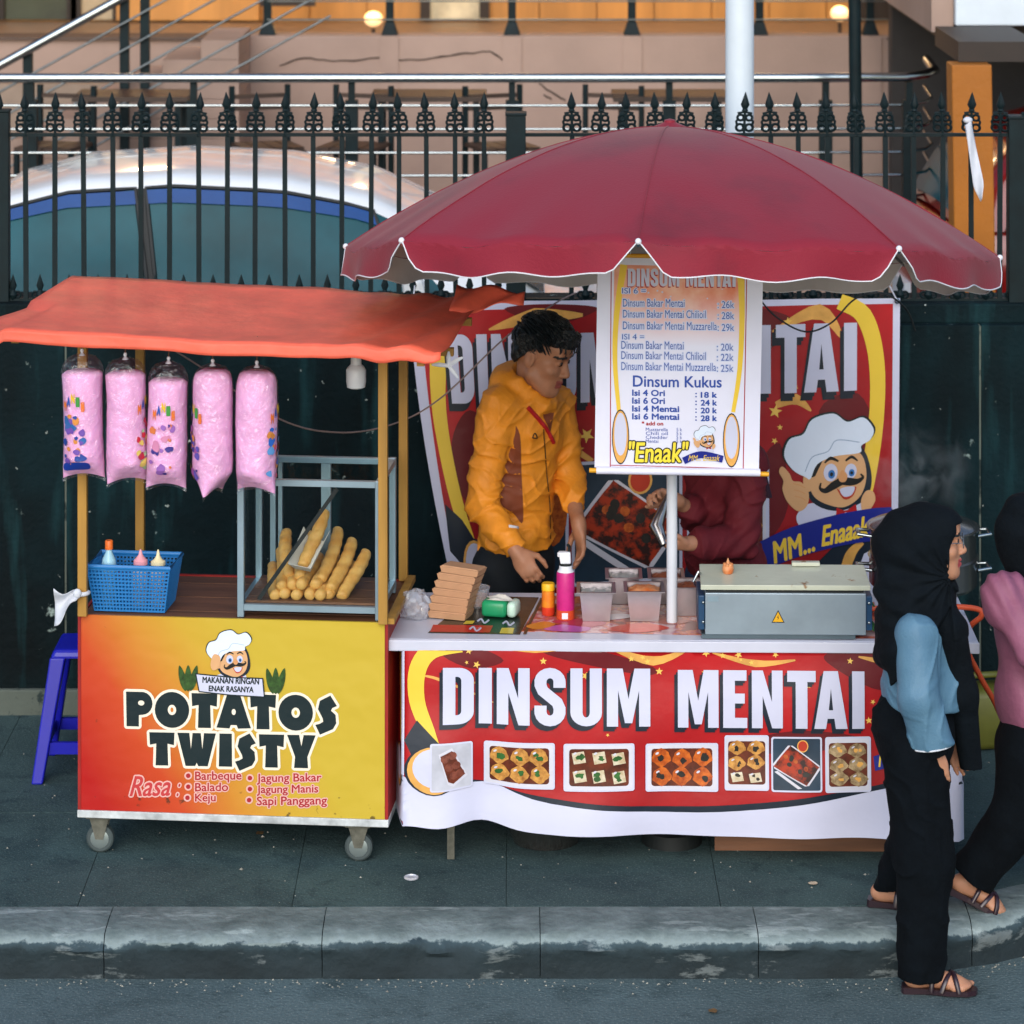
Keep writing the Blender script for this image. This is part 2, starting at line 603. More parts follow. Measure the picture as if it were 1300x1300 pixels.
for i in range(len(kedges) - 1):
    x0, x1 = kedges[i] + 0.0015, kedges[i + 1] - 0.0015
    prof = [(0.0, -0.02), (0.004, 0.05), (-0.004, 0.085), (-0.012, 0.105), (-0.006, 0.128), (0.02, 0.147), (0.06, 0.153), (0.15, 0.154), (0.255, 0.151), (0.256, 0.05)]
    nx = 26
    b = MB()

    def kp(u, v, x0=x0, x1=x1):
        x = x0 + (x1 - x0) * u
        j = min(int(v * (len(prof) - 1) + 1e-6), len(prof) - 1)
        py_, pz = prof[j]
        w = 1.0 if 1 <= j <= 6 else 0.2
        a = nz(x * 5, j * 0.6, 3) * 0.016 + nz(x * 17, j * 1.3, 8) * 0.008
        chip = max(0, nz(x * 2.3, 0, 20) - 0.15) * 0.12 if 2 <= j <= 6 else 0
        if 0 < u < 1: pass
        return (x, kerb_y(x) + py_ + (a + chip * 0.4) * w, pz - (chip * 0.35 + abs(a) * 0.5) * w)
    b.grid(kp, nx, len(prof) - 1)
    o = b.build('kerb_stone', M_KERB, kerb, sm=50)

# ------------------------------------------------------------------ retaining wall
YW = 13.17
wall = thing('retaining_wall', 'dark teal painted retaining wall with chipped paint behind the stalls', 'wall', (0, YW, 0))
seams = [-6.0, -4.9, -1.85, 1.94, 4.6, 7.0]
for i in range(len(seams) - 1):
    MB().box(seams[i] + 0.004, seams[i + 1] - 0.004, 0, 0.32, 0.0, 1.755).build('panel', M_WALL, wall, bevel=0.004)
MB().box(-6, 7, 0.006, 0.3, 0, 1.75).build('core', M_WALLBASE, wall)
MB().box(-6, 7, -0.035, -0.003, 0.1, 0.255).build('plinth', M_WALLBASE, wall, bevel=0.008)
MB().box(-6, 7, 0.05, 0.33, 1.752, 1.835).build('coping', M_WALL, wall, bevel=0.008)

# ------------------------------------------------------------------ iron fence on the wall
YF = 13.30
SF = F / YF
fence = thing('iron_fence', 'dark iron fence with scrolled spear finials on top of the wall', 'fence', (0, YF, 1.83))
zt = lambda py: HC - (py + 321) / SF - 1.83
xw = lambda px: (px - 650) / SF


def finial_mesh():
    b = MB()
    s = 0.001
    b.lathe([(0.004, 0.0), (0.011, 0.004), (0.011, 0.012), (0.005, 0.016), (0.005, 0.10), (0.012, 0.104), (0.009, 0.112), (0.0165, 0.128), (0.009, 0.152), (0.001, 0.178)], n=8)
    for sx in (-1, 1):
        b.torus((sx * 0.017, 0, 0.038), 0.0135, 0.0055, n=12, m=5)
        b.torus((sx * 0.0155, 0, 0.077), 0.0115, 0.0052, n=12, m=5)
        b.tube([(sx * 0.028, 0, 0.05), (sx * 0.031, 0, 0.061), (sx * 0.026, 0, 0.069)], 0.0048, 5)
    b.tube([(-0.026, 0, 0.094), (0, 0, 0.099), (0.026, 0, 0.094)], 0.0045, 5)
    return b.mesh('finial', M_IRON, sm=40)


fin = finial_mesh()
zr = zt(171)
bar_me = MB().box(-0.0098, 0.0098, -0.0098, 0.0098, 0.0, zr).mesh('picket', M_IRON)
low_me = MB().lathe([(0.004, 0), (0.012, 0.01), (0.02, 0.03), (0.009, 0.05), (0.016, 0.068), (0.001, 0.115)], n=8).torus((-0.02, 0, 0.03), 0.013, 0.005, 10, 5).torus((0.02, 0, 0.03), 0.013, 0.005, 10, 5).mesh('lower_spear', M_IRON, sm=40)
pk = [34 + 36.35 * i for i in range(-6, 46)]
for i, px in enumerate(pk):
    if abs(px - 655) < 25 or abs(px - 1292) < 14: continue
    if abs(px - 688) < 6: continue
    x = xw(px + random.uniform(-1.2, 1.2))
    p = link('picket', bar_me, fence, (x, 0, 0), (0, random.uniform(-0.006, 0.006), 0))
    link('finial', fin, p, (0, 0, zr - 0.01), (0, random.uniform(-0.05, 0.05), random.uniform(-0.3, 0.3))).scale = (1.18, 1.3, 1.06)
    link('lower_spear', low_me, p, (0.059, -0.001, 0.0))
for nm, zc, h in (('top_rail', zr, 0.014), ('bottom_rail', 0.0, 0.03)):
    MB().box(xw(-260), xw(1680), -0.011, 0.0108, zc - h / 2, zc + h / 2).build(nm, M_IRON, fence)
for px, w, py in ((4, 0.055, 142), (655, 0.082, 146), (1292, 0.085, 150)):
    MB().box(xw(px) - w / 2, xw(px) + w / 2, -w / 2, w / 2, -0.02, zt(py)).box(xw(px) - w / 2 - .004, xw(px) + w / 2 + .004, -w / 2 - .004, w / 2 + .004, zt(py) + 0.0005, zt(py) + 0.012).build('fence_post', M_IRON, fence, bevel=0.003)

# strip of cloth knotted on the fence
cl = thing('cloth_strip', 'white cloth strip knotted to the fence finial before the orange column', 'cloth', tuple(W(1228, 152, 13.2)))
b = MB()
b.grid(lambda u, v: ((0.028 + 0.012 * v) * (u - 0.5) * (1 if v < 0.82 else max(0.05, (1 - v) / 0.18 * 1.0)) + 0.055 * v, -0.02 - 0.012 * math.sin(u * 3 + v * 5), -0.01 - 0.32 * v + 0.02 * (u - 0.5)), 6, 14)
o = b.build('strip', mat('white_cloth', '#d8dce4', rough=0.8, trans=0.2), cl, sm=60)
md = o.modifiers.new('thickness', 'SOLIDIFY'); md.thickness = 0.002
MB().ball((0, -0.015, 0.0), (0.02, 0.016, 0.014)).build('knot', MATS['white_cloth'], cl, sm=60)

# ------------------------------------------------------------------ parking lot behind the wall
ZL = 0.72
lot = structure(MB().box(-12, 12, YW + 0.33, 19.2, 0.2, ZL).build('parking_ground', M_SLAB))


def make_car(name, label, paint, loc, rz):
    """Hatchback, nose towards +x, origin on the ground at mid length."""
    t = thing(name, label, 'car', loc, (0, 0, rz))
    Wd = 0.83
    # side outline stations: x, sill z, belt z, half width
    st = [(-1.95, 0.42, 0.78, 0.60), (-1.9, 0.3, 0.86, 0.72), (-1.7, 0.24, 0.93, 0.80), (-1.2, 0.2, 0.95, Wd), (-0.4, 0.18, 0.93, Wd), (0.4, 0.18, 0.91, Wd),
          (1.0, 0.2, 0.89, Wd), (1.45, 0.22, 0.82, 0.8), (1.8, 0.26, 0.72, 0.72), (1.95, 0.36, 0.6, 0.58)]
    b = MB()

    def body(u, v):
        k = u * (len(st) - 1)
        i = min(int(k), len(st) - 2)
        f = k - i
        x, z0, z1, w = (st[i][j] * (1 - f) + st[i + 1][j] * f for j in range(4))
        a = v * PI
        # rounded-box section from left belt, over the underside and back
        prof = [(1.0 * 0.93, 1.0), (0.99, 0.88), (1.0, 0.6), (0.985, 0.25), (0.9, 0.02), (0.0, 0.0), (-0.9, 0.02), (-0.985, 0.25), (-1.0, 0.6), (-0.99, 0.88), (-0.93, 1.0), (-0.5, 1.03), (0, 1.035), (0.5, 1.03)]
        yy, zz = prof[int(round(v * len(prof))) % len(prof)]
        return (x, -yy * w, z0 + (z1 - z0) * zz)
    b.grid(lambda v, u: body(u, v), 14, 36, closed_u=True)
    n0 = 14
    b.f.append(tuple(range(n0)))
    b.f.append(tuple(36 * n0 + j for j in range(n0)))
    b.build('body', paint, t, sm=35)
    # greenhouse: x, roof z, half width at roof
    rt = [(-1.78, 0.95, 0.70), (-1.62, 1.22, 0.66), (-1.45, 1.38, 0.63), (-1.1, 1.47, 0.62), (-0.6, 1.50, 0.615), (-0.1, 1.475, 0.61), (0.3, 1.40, 0.605), (0.7, 1.22, 0.62), (1.15, 0.92, 0.68)]
    b = MB()

    def roof(u, v):
        k = v * (len(rt) - 1)
        i = min(int(k), len(rt) - 2)
        f = k - i
        p = spl([q for q in rt], 1, False)
        x, z, w = (rt[i][j] * (1 - f) + rt[i + 1][j] * f for j in range(3))
        s = 2 * u - 1
        drop = 0.030 * s * s + 0.03 * abs(s) ** 8
        return (x, s * w, z - drop)
    b.grid(roof, 14, 40)
    # skirt from roof edge outward to belt
    for sgn in (-1, 1):
        def side(u, v, sgn=sgn):
            p = Vector(roof(0 if sgn < 0 else 1, u))
            zb = 0.93
            w0 = abs(p.y)
            return (p.x, sgn * (w0 + (Wd * 0.955 - w0) * v ** 0.9), p.z + (min(zb, p.z) - p.z) * v)
        b.grid(side, 40, 5)
    b.build('roof', paint, t, sm=50)
    glass = mat('car_glass', '#0b4a54', rough=0.22, spec=0.12, var=0.35, scale=1.6)
    blk = M_BLACK

    def on_side(x, z, off=0.012):
        # point of the greenhouse side at x, z
        xs_ = [q[0] for q in rt]
        zr_ = np.interp(x, xs_, [q[1] for q in rt]) - 0.06
        w0 = np.interp(x, xs_, [q[2] for q in rt])
        f = min(1, max(0, (zr_ - z) / max(0.01, zr_ - 0.93)))
        return (w0 + (Wd * 0.955 - w0) * f ** 0.9 + off)
    for sgn in (-1, 1):
        for wi, (xa, xb, xc, xd) in enumerate(((-1.56, -0.70, -0.78, -1.40), (-0.66, 0.50, 0.34, -0.73))):
            # bottom-rear, bottom-front, top-front, top-rear
            def pane(u, v, sgn=sgn, q=(xa, xb, xc, xd), off=0.012, g=0.0):
                zb = 0.945
                xbot = q[0] + (q[1] - q[0]) * u
                xtop = q[3] + (q[2] - q[3]) * u
                x = xbot + (xtop - xbot) * v
                zt_ = np.interp(x, [p[0] for p in rt], [p[1] for p in rt]) - 0.075
                z = zb + (zt_ - zb) * v
                return (x, sgn * on_side(x, z, off), z)
            w = MB().grid(pane, 10, 6).build('side_window', glass, t, sm=60)
            ring = [pane(u_ / 8, 0, off=0.016) for u_ in range(9)] + [pane(1, v_ / 5, off=0.016) for v_ in range(1, 6)] + [pane(1 - u_ / 8, 1, off=0.016) for u_ in range(1, 9)] + [pane(0, 1 - v_ / 5, off=0.016) for v_ in range(1, 5)]
            MB().tube(ring, 0.011, 5, closed=True).build('window_seal', M_BLACK, w, sm=60)
            m_v = mat('blue_visor', '#08407c', rough=0.3, var=0.1, spec=0.15)
            MB().grid(lambda u, v, pane=pane: pane(u, 0.85 + 0.13 * v, off=0.024), 10, 2).build('sun_visor', m_v, w, sm=60)
        def pil(u, v, sgn=sgn):
            xa = -0.745 + 0.13 * u + (-0.07 + 0.0 * u) * v
            zt_ = np.interp(xa, [p[0] for p in rt], [p[1] for p in rt]) - 0.078
            z = 0.945 + (zt_ - 0.945) * v
            return (xa, sgn * on_side(xa, z, 0.009), z)
        MB().grid(pil, 2, 6).build('pillar_trim', M_BLACK, t, sm=60)
        def pil2(u, v, sgn=sgn):
            xa = 0.49 + 0.2 * u + (-0.17 - 0.1 * u) * v
            zt_ = np.interp(xa, [p[0] for p in rt], [p[1] for p in rt]) - 0.08
            z = 0.945 + (zt_ - 0.945) * v
            return (xa, sgn * on_side(xa, z, 0.009), z)
        MB().grid(pil2, 2, 6).build('pillar_trim', glass, t, sm=60)
    for q in ((0.74, 1.13, -1), (-1.60, -1.76, 1)):
        b = MB()

        def screen(u, v, q=q):
            x = q[0] + (q[1] - q[0]) * v
            z = np.interp(x, [p[0] for p in rt], [p[1] for p in rt])
            w = np.interp(x, [p[0] for p in rt], [p[2] for p in rt]) * 0.9
            s = 2 * u - 1
            return (x + (0.014 if q[2] < 0 else -0.014), s * w, z - 0.030 * s * s + 0.012)
        b.grid(screen, 8, 4).build('windscreen', glass, t, sm=60)
    for x in (-1.25, 1.2):
        for sgn in (-1, 1):
            wl = MB().lathe([(0.14, -0.1), (0.30, -0.1), (0.31, -0.05), (0.31, 0.05), (0.30, 0.09), (0.2, 0.1)], (x, sgn * 0.76, 0.31), 24, 'y').build('wheel', M_BLACK, t, sm=40)
            MB().lathe([(0.02, 0.105), (0.19, 0.108), (0.2, 0.102)], (x, sgn * 0.76 if sgn > 0 else -0.76 - 0.21, 0.31), 20, 'y').build('hub', M_STEEL, wl, sm=40)
    red = mat('lamp_red', '#a01008', rough=0.2, spec=0.7)
    for sgn in (-1, 1):
        MB().box(-1.93, -1.80, sgn * 0.68 - 0.07, sgn * 0.68 + 0.07, 0.66, 0.9).build('tail_light', red, t, bevel=0.02)
        MB().box(1.74, 1.87, sgn * 0.6 - 0.09, sgn * 0.6 + 0.09, 0.56, 0.69).build('headlight', M_STEEL, t, bevel=0.02)
        MB().frust((0.56, sgn * 0.93, 0.93), 0.06, 0.09, (0.53, sgn * 0.93, 1.06), 0.05, 0.09).build('mirror', paint, t, bevel=0.03)
        for hx in (-0.85, 0.1):
            MB().box(hx - 0.08, hx + 0.08, sgn * (Wd + 0.004) - 0.012, sgn * (Wd + 0.004) + 0.012, 0.78, 0.81).build('door_handle', paint, t, bevel=0.006)
    MB().box(-1.985, -1.93, -0.25, 0.25, 0.48, 0.58).build('number_plate', M_WHITEPAINT, t)
    return t


M_CARW = mat('white_car_paint', '#e4e6e4', rough=0.15, var=0.03, coat=0.6, spec=0.6)
M_CARR = mat('red_car_paint', '#7d1512', rough=0.2, var=0.05, coat=0.5)
make_car('parked_car', 'white hatchback with tinted side windows parked behind the iron fence', M_CARW, ((300 - 650) * 15.6 / F + 0.36, 15.6, ZL - 0.06), 0)
make_car('parked_car', 'dark red car glimpsed beyond the fence beside the orange column', M_CARR, (4.05, 17.3, ZL), R(4))

# ------------------------------------------------------------------ white lamp post and dark pole
lp = thing('lamp_post', 'pale painted round post rising behind the maroon parasol', 'post', ((939 - 650) * 14.0 / F, 14.0, ZL))
MB().lathe([(0.063, 0), (0.063, 5.6)], n=24).build('shaft', M_WHITEPAINT, lp, sm=40)
MB().lathe([(0.12, 0.0), (0.12, 0.03), (0.07, 0.035), (0.07, 0.12)], n=24).build('base_flange', M_WHITEPAINT, lp, sm=30)
dp = thing('dark_pole', 'slim black pole leaning slightly behind the steel handrail', 'pole', ((1090 - 650) * 17.0 / F, 17.0, ZL), (0, R(-0.6), 0))
MB().lathe([(0.034, 0), (0.034, 4.2)], n=16).build('shaft', M_IRON, dp, sm=40)
MB().lathe([(0.07, 0.0), (0.07, 0.02), (0.036, 0.025)], n=16).build('foot', M_IRON, dp, sm=40)

# ------------------------------------------------------------------ steel handrail in front of the terrace
YH = 17.4
SH = F / YH
zh = lambda py: HC - (py + 321) / SH
xh = lambda px: (px - 650) / SH
walk = structure(MB().box(-12, 12, 17.25, 24.0, 0.3, 1.28).build('raised_walkway', M_BEIGE))
hr = thing('steel_handrail', 'long stainless handrail on dark posts behind the white car', 'railing', (0, YH, 1.28))


def railpath(z, px1=1196):
    pts = [(xh(-260), 0, z), (xh(1000), 0, z), (xh(1150), 0.03, z + 0.002)]
    pts += [(xh(1178), 0.10, z + 0.01), (xh(px1), 0.3, z + 0.012), (xh(px1 + 8), 0.9, z + 0.012)]
    return pts


MB().tube(railpath(zh(99) - 1.28), 0.026, 12).build('top_rail', M_STEEL, hr, sm=50)
for py in (134, 164, 194, 223, 252):
    MB().tube(railpath(zh(py) - 1.28, 1192), 0.008, 8).build('rail', M_STEEL, hr, sm=50)
for px in (-165, 38, 245, 446, 650, 850, 1049, 1155):
    x = xh(px)
    MB().box(x - 0.018, x + 0.018, 0.012, 0.06, 0, zh(105) - 1.28).box(x - 0.035, x + 0.035, 0.008, 0.07, 0.0, zh(128) - 1.28).build('post', M_IRON, hr)

# ------------------------------------------------------------------ terrace building
YB = 20.5
SB = F / YB
zb_ = lambda py, d=YB: HC - (py + 321) * d / F
xb_ = lambda px, d=YB: (px - 650) * d / F
bld = thing('terrace_building', 'beige building with a cracked parapet and a warmly lit terrace', 'building', (0, 0, 0))
parapet = MB().box(xb_(312), xb_(1190), YB, YB + 0.25, 1.2, zb_(46)).build('parapet', M_BEIGE, bld, bevel=0.006)
MB().box(xb_(260), xb_(312) - 0.002, YB + 0.003, YB + 0.25, 1.2, zb_(72)).build('parapet_step', M_BEIGE, bld, bevel=0.006)
for px in (494, 650, 803, 1107):
    MB().box(xb_(px - 12), xb_(px + 12), YB - 0.012, YB - 0.002, 1.2, zb_(46)).build('pilaster', M_BEIGE, parapet)
crack = mat('crack_shadow', '#3a302b', rough=1)
for pts in ([(355, 84), (380, 74), (410, 76), (440, 77), (480, 74), (520, 76), (560, 72), (600, 67), (622, 65), (635, 74), (645, 83)],
            [(684, 106), (705, 120), (718, 127)], [(1125, 49), (1148, 56), (1162, 64), (1172, 84)], [(690, 120), (700, 126)]):
    mb = MB()
    q = [Vector((xb_(x), YB - 0.004, zb_(y + random.uniform(-1, 1)))) for x, y in spl(pts, 4, False)]
    mb.tube(q, [0.004 + 0.005 * abs(nz(i * 0.9)) for i in range(len(q))], 5)
    mb.build('crack', crack, parapet)
lower = MB().box(-12, 12, YB + 0.9, YB + 1.15, 1.2, zb_(48, YB + 1)).build('rear_wall', M_BEIGE, bld)
MB().box(-12, xb_(310), YB + 0.86, YB + 1.19, zb_(50, YB + 1) + 0.01, zb_(45, YB + 1)).build('rear_coping', mat('dark_coping', '#57483f', rough=0.8), bld)
MB().box(-12, 12, YB + 0.26, 27, 0.9, 1.95).build('terrace_floor', mat('terrace_tile', '#8a7868', rough=0.5), bld)
YI = 25.5
inner = MB().box(-12, 12, YI, YI + 0.2, 1.9, 6.2).build('inner_wall', M_WOODWARM, bld)
for i in range(34):
    x = -7.6 + i * 0.46
    MB().box(x + 0.006, x + 0.452, YI - 0.03, YI - 0.002, 1.97, 5.2).build('wood_panel', M_WOODWARM, inner)
MB().box(-12, 12, YB - 0.6, YI + 0.2, 5.2, 5.5).build('terrace_ceiling', M_BEIGE, bld)
pane_m = mat('dim_window', '#3c4632', rough=0.15, var=0.5, scale=1.2, spec=0.7)
dk = mat('dark_joinery', '#2a211b', rough=0.6)
pale = mat('pale_door_panel', '#b9a98c', rough=0.5)
for (px0, px1, m_, nm) in ((0, 92, pane_m, 'window'), (97, 150, pale, 'door_panel'), (540, 615, mat('lit_shelf_wall', '#c9c2a8', rough=0.6, var=0.4, scale=4), 'door_panel'), (1096, 1135, dk, 'door_panel')):
    d = YI - 0.06
    x0, x1 = (px0 - 650) * d / F, (px1 - 650) * d / F
    w = MB().box(x0, x1, d, d + 0.02, 1.97, 4.3).build(nm, m_, bld)
    for fx in (x0, x1):
        MB().box(fx - 0.04, fx + 0.04, d - 0.05, d - 0.001, 1.97, 4.3).build('frame', dk, w)
MB().box((150 - 650) * YI / F, (330 - 650) * YI / F, YI - 0.12, YI - 0.05, 1.97, 4.3).build('door_panel', M_WOODWARM, bld)
MB().box((330 - 650) * 24.6 / F, (400 - 650) * 24.6 / F, 24.6, 24.68, zb_(8, 24.6), zb_(-40, 24.6)).build('dark_beam', dk, bld)
# terrace lamps: shining globes on stems
for i, (px, py, lab) in enumerate(((474, 24, 'glowing round terrace lamp between the parapet posts above the white car'), (1066, 17, 'glowing round terrace lamp beside the slim black pole'))):
    p = W(px, py, 23.4)
    lt = thing('terrace_lamp', lab, 'lamp', (p.x, p.y, 1.95), group='terrace lamps')
    h = p.z - 1.95
    MB().ball((0, 0, h), (0.07, 0.07, 0.058), 16, 10).build('globe', emit('lamp_glow', '#ffd9a0', 0.55), lt, sm=60)
    MB().lathe([(0.09, 0), (0.09, 0.02), (0.015, 0.03), (0.015, h - 0.07)], n=12).build('stand', dk, lt, sm=40)
    ld = bpy.data.lights.new('terrace_lamp_light', 'POINT')
    ld.energy, ld.color, ld.shadow_soft_size = 14, (1.0, 0.68, 0.36), 0.12
    lo = bpy.data.objects.new('lamp_light', ld)
    COL.objects.link(lo)
    lo.parent = lt
    lo.location = (0, -0.2, h + 0.25)
# ceiling lamps of the terrace, above the frame, whose light warms the wood
for i, px in enumerate((150, 640, 980)):
    p = W(px, -250, 23.8)
    lt = thing('ceiling_lamp', ('warm terrace ceiling lamp nearest the stair rail', 'warm terrace ceiling lamp above the middle of the parapet', 'warm terrace ceiling lamp nearest the orange column')[i], 'lamp', (p.x, p.y, 5.2), group='terrace ceiling lamps')
    MB().lathe([(0.16, 0), (0.16, -0.03), (0.12, -0.06), (0.02, -0.07)], n=20).build('shade', emit('lamp_glow', '#ffd9a0', 0.55), lt, sm=40)
    ld = bpy.data.lights.new('ceiling_lamp_light', 'POINT')
    ld.energy, ld.color, ld.shadow_soft_size = 70, (1.0, 0.7, 0.38), 0.2
    lo = bpy.data.objects.new('lamp_light', ld)
    COL.objects.link(lo)
    lo.parent = lt
    lo.location = (0, 0, -0.2)
# parapet railing
tr = thing('terrace_railing', 'black terrace railing with pyramid post feet and thin steel rods', 'railing', (0, YB + 0.12, zb_(46)))
for px in (338, 494, 650, 803, 966, 1107):
    x = xb_(px)
    MB().frust((x, 0, 0), 0.055, 0.055, (x, 0, 0.085), 0.028, 0.028).box(x - 0.026, x + 0.026, -0.026, 0.026, 0.085, 0.95).build('post', M_IRON, tr, bevel=0.004)
for z in (0.10, 0.22, 0.34, 0.46, 0.58, 0.70, 0.82):
    MB().tube([(xb_(338), -0.03, z), (xb_(1135), -0.03, z)], 0.006, 6).build('rod', M_ROD, tr, sm=60)
MB().tube([(xb_(330), 0, 0.97), (xb_(1140), 0, 0.97)], 0.026, 10).build('top_rail', M_STEEL, tr, sm=60)
# stairs and stair railing at the left
YS = 19.4
st = thing('stair_railing', 'sloping stainless stair rail with steel rods at the upper left', 'railing', (0, YS, 0))
MB().tube([W(-180, 182, YS) - Vector((0, YS, 0)), W(150, 0, YS) - Vector((0, YS, 0)), W(420, -150, YS) - Vector((0, YS, 0))], 0.03, 12).build('top_rail', M_STEEL, st, sm=50)
for k in range(1, 6):
    o0, o1 = W(-180, 182 + 34 * k, YS), W(420, -150 + 34 * k, YS)
    MB().tube([o0 - Vector((0, YS, 0)), o1 - Vector((0, YS, 0))], 0.008, 8).build('rod', M_ROD, st, sm=50)
for px, top in ((34, 66), (157, -4), (183, -20), (-80, 128)):
    a = W(px, top, YS)
    MB().box(a.x - 0.028, a.x + 0.028, 0.02, 0.075, 1.28, a.z).build('post', M_IRON, st)
stairs = thing('entrance_stairs', 'beige entrance steps behind the sloping stair rail', 'stairs', (0, 0, 0))
for i in range(9):
    x0 = xb_(-120 + i * 48, 20.0)
    MB().box(x0, xb_(312, 20.0) - 0.001 * i, 19.55 + 0.002 * i, 20.45, 1.26 + 0.121 * i, 1.38 + 0.121 * i - 0.002).build('step', M_BEIGE, stairs)

# canopy block and orange column at the right
cn = thing('concrete_canopy', 'white concrete canopy block at the upper right corner', 'canopy', (0, 0, 0))
x0 = (1213 - 650) * 17.0 / F
MB().box(x0, x0 + 3.0, 17.0, 20.3, HC - (33 + 321) * 17.0 / F, 4.6).build('slab', M_WHITEPAINT, cn, bevel=0.01)
MB().box(x0 - 0.12, x0 - 0.002, 17.06, 20.3, HC - (42 + 321) * 17.0 / F, 4.6).build('side_fascia', M_BEIGE, cn)
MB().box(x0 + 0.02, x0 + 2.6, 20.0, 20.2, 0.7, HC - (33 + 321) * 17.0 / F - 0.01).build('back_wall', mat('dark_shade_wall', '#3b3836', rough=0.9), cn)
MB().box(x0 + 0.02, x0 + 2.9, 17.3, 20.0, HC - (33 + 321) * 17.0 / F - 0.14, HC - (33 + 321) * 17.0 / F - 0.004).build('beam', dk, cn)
oc = thing('orange_column', 'orange painted square column under the white canopy', 'column', ((1230 - 650) * 16.0 / F, 16.0, ZL))
w = 26 * 16.0 / F
MB().frust((0.03, 0, 0), w, 0.1, (0, 0, HC - (80 + 321) * 16.0 / F - ZL), w * 0.97, 0.1).build('shaft', M_ORANGE, oc, bevel=0.006)
MB().box(-w - 0.02, w + 0.08, -0.13, 0.13, 0, 0.12).build('base', M_ORANGE, oc)
MB().box(-0.05, 0.35, 0.02, 0.9, HC - (79 + 321) * 16.0 / F - ZL, HC - (35 + 321) * 16.6 / F - ZL - 0.02).build('bracket', dk, oc)

# terrace tables and chairs seen between handrail and parapet
M_DWOOD = mat('dark_table_wood', '#3a2c24', rough=0.5, var=0.3, scale=9)


def cafe_table(px, lab):
    p = W(px, 118, 18.9)
    t = thing('cafe_table', lab, 'table', (p.x, p.y, 1.28), group='terrace tables below the parapet')
    h = p.z - 1.28
    for k in range(5):
        MB().box(-0.34, 0.34, -0.22 + 0.09 * k, -0.22 + 0.09 * k + 0.083, h - 0.03, h).build('plank', M_DWOOD, t)
    for sx in (-0.28, 0.28):
        for sy in (-0.17, 0.17):
            MB().box(sx - 0.018, sx + 0.018, sy - 0.018, sy + 0.018, 0, h - 0.031).build('leg', M_IRON, t)


def cafe_chair(px, flip, lab):
    p = W(px, 112, 18.6)
    t = thing('cafe_chair', lab, 'chair', (p.x, p.y, 1.28), (0, 0, R(20) if flip else R(-15)), group='terrace chairs below the parapet')
    h = p.z - 1.28
    sz = h - 0.33
    for k in range(4):
        MB().box(-0.18 + 0.09 * k, -0.18 + 0.09 * k + 0.08, -0.18, 0.18, sz - 0.02, sz).build('seat_slat', M_DWOOD, t)
    for sx in (-0.17, 0.17):
        MB().box(sx - 0.014, sx + 0.014, 0.16, 0.19, 0, h).build('back_post', M_IRON, t)
        MB().box(sx - 0.014, sx + 0.014, -0.18, -0.15, 0, sz - 0.021).build('leg', M_IRON, t)
    for zz in (h - 0.05, h - 0.12):
        MB().box(-0.155, 0.155, 0.165, 0.185, zz - 0.025, zz).build('back_slat', M_DWOOD, t)


cafe_table(170, 'dark slatted terrace table seen through the handrail above the car roof')
cafe_table(545, 'dark slatted terrace table seen through the handrail left of the parasol top')
cafe_table(850, 'dark slatted terrace table seen just behind the tip of the parasol')
for px, fl, l in ((70, 0, 'dark cafe chair nearest the stair rail'), (340, 1, 'dark cafe chair between the two terrace tables above the car'), (450, 0, 'dark cafe chair just left of the middle terrace table'), (638, 1, 'dark cafe chair just right of the middle terrace table'), (770, 0, 'dark cafe chair left of the terrace table behind the parasol tip')):
    cafe_chair(px, fl, l)

# ================================================================== printed sheets
LAYER = 0.0005


def offset_poly(pts, d):
    """Grow (d > 0) or shrink a polygon, mitred."""
    n = len(pts)
    a2 = sum(pts[i][0] * pts[(i + 1) % n][1] - pts[(i + 1) % n][0] * pts[i][1] for i in range(n))
    s = 1 if a2 > 0 else -1
    out = []
    for i in range(n):
        p0, p1, p2 = Vector(pts[i - 1]), Vector(pts[i]), Vector(pts[(i + 1) % n])
        e1, e2 = (p1 - p0), (p2 - p1)
        if e1.length < 1e-6 or e2.length < 1e-6:
            out.append(tuple(p1)); continue
        n1 = Vector((e1.y, -e1.x)).normalized() * s
        n2 = Vector((e2.y, -e2.x)).normalized() * s
        m = (n1 + n2)
        if m.length < 1e-4:
            out.append(tuple(p1)); continue
        m.normalize()
        k = d / max(0.45, m.dot(n1))
        out.append((p1.x + m.x * k, p1.y + m.y * k))
    return out


def poly_bm(polys):
    """polys: list of [outer, hole, hole ...] in 2D -> flat bmesh."""
    bm = bmesh.new()
    for pl in polys:
        rings = [[Vector((x, y, 0)) for x, y in r] for r in pl]
        flat = [p for r in rings for p in r]
        try:
            tris = tessellate_polygon(rings)
        except Exception:
            continue
        vs = [bm.verts.new(p) for p in flat]
        for t in tris:
            try:
                bm.faces.new([vs[i] for i in t])
            except ValueError:
                pass
    return bm


TEXTS = {}


def text_bm(body, bold=0.0, shear=0.0):
    cu = bpy.data.curves.new('lettering_curve', 'FONT')
    cu.body, cu.offset, cu.shear, cu.resolution_u = body, bold, shear, 3
    o = bpy.data.objects.new('lettering_curve', cu)
    me = o.to_mesh()
    bm = bmesh.new()
    bm.from_mesh(me)
    o.to_mesh_clear()
    bpy.data.objects.remove(o)
    bpy.data.curves.remove(cu)
    return bm


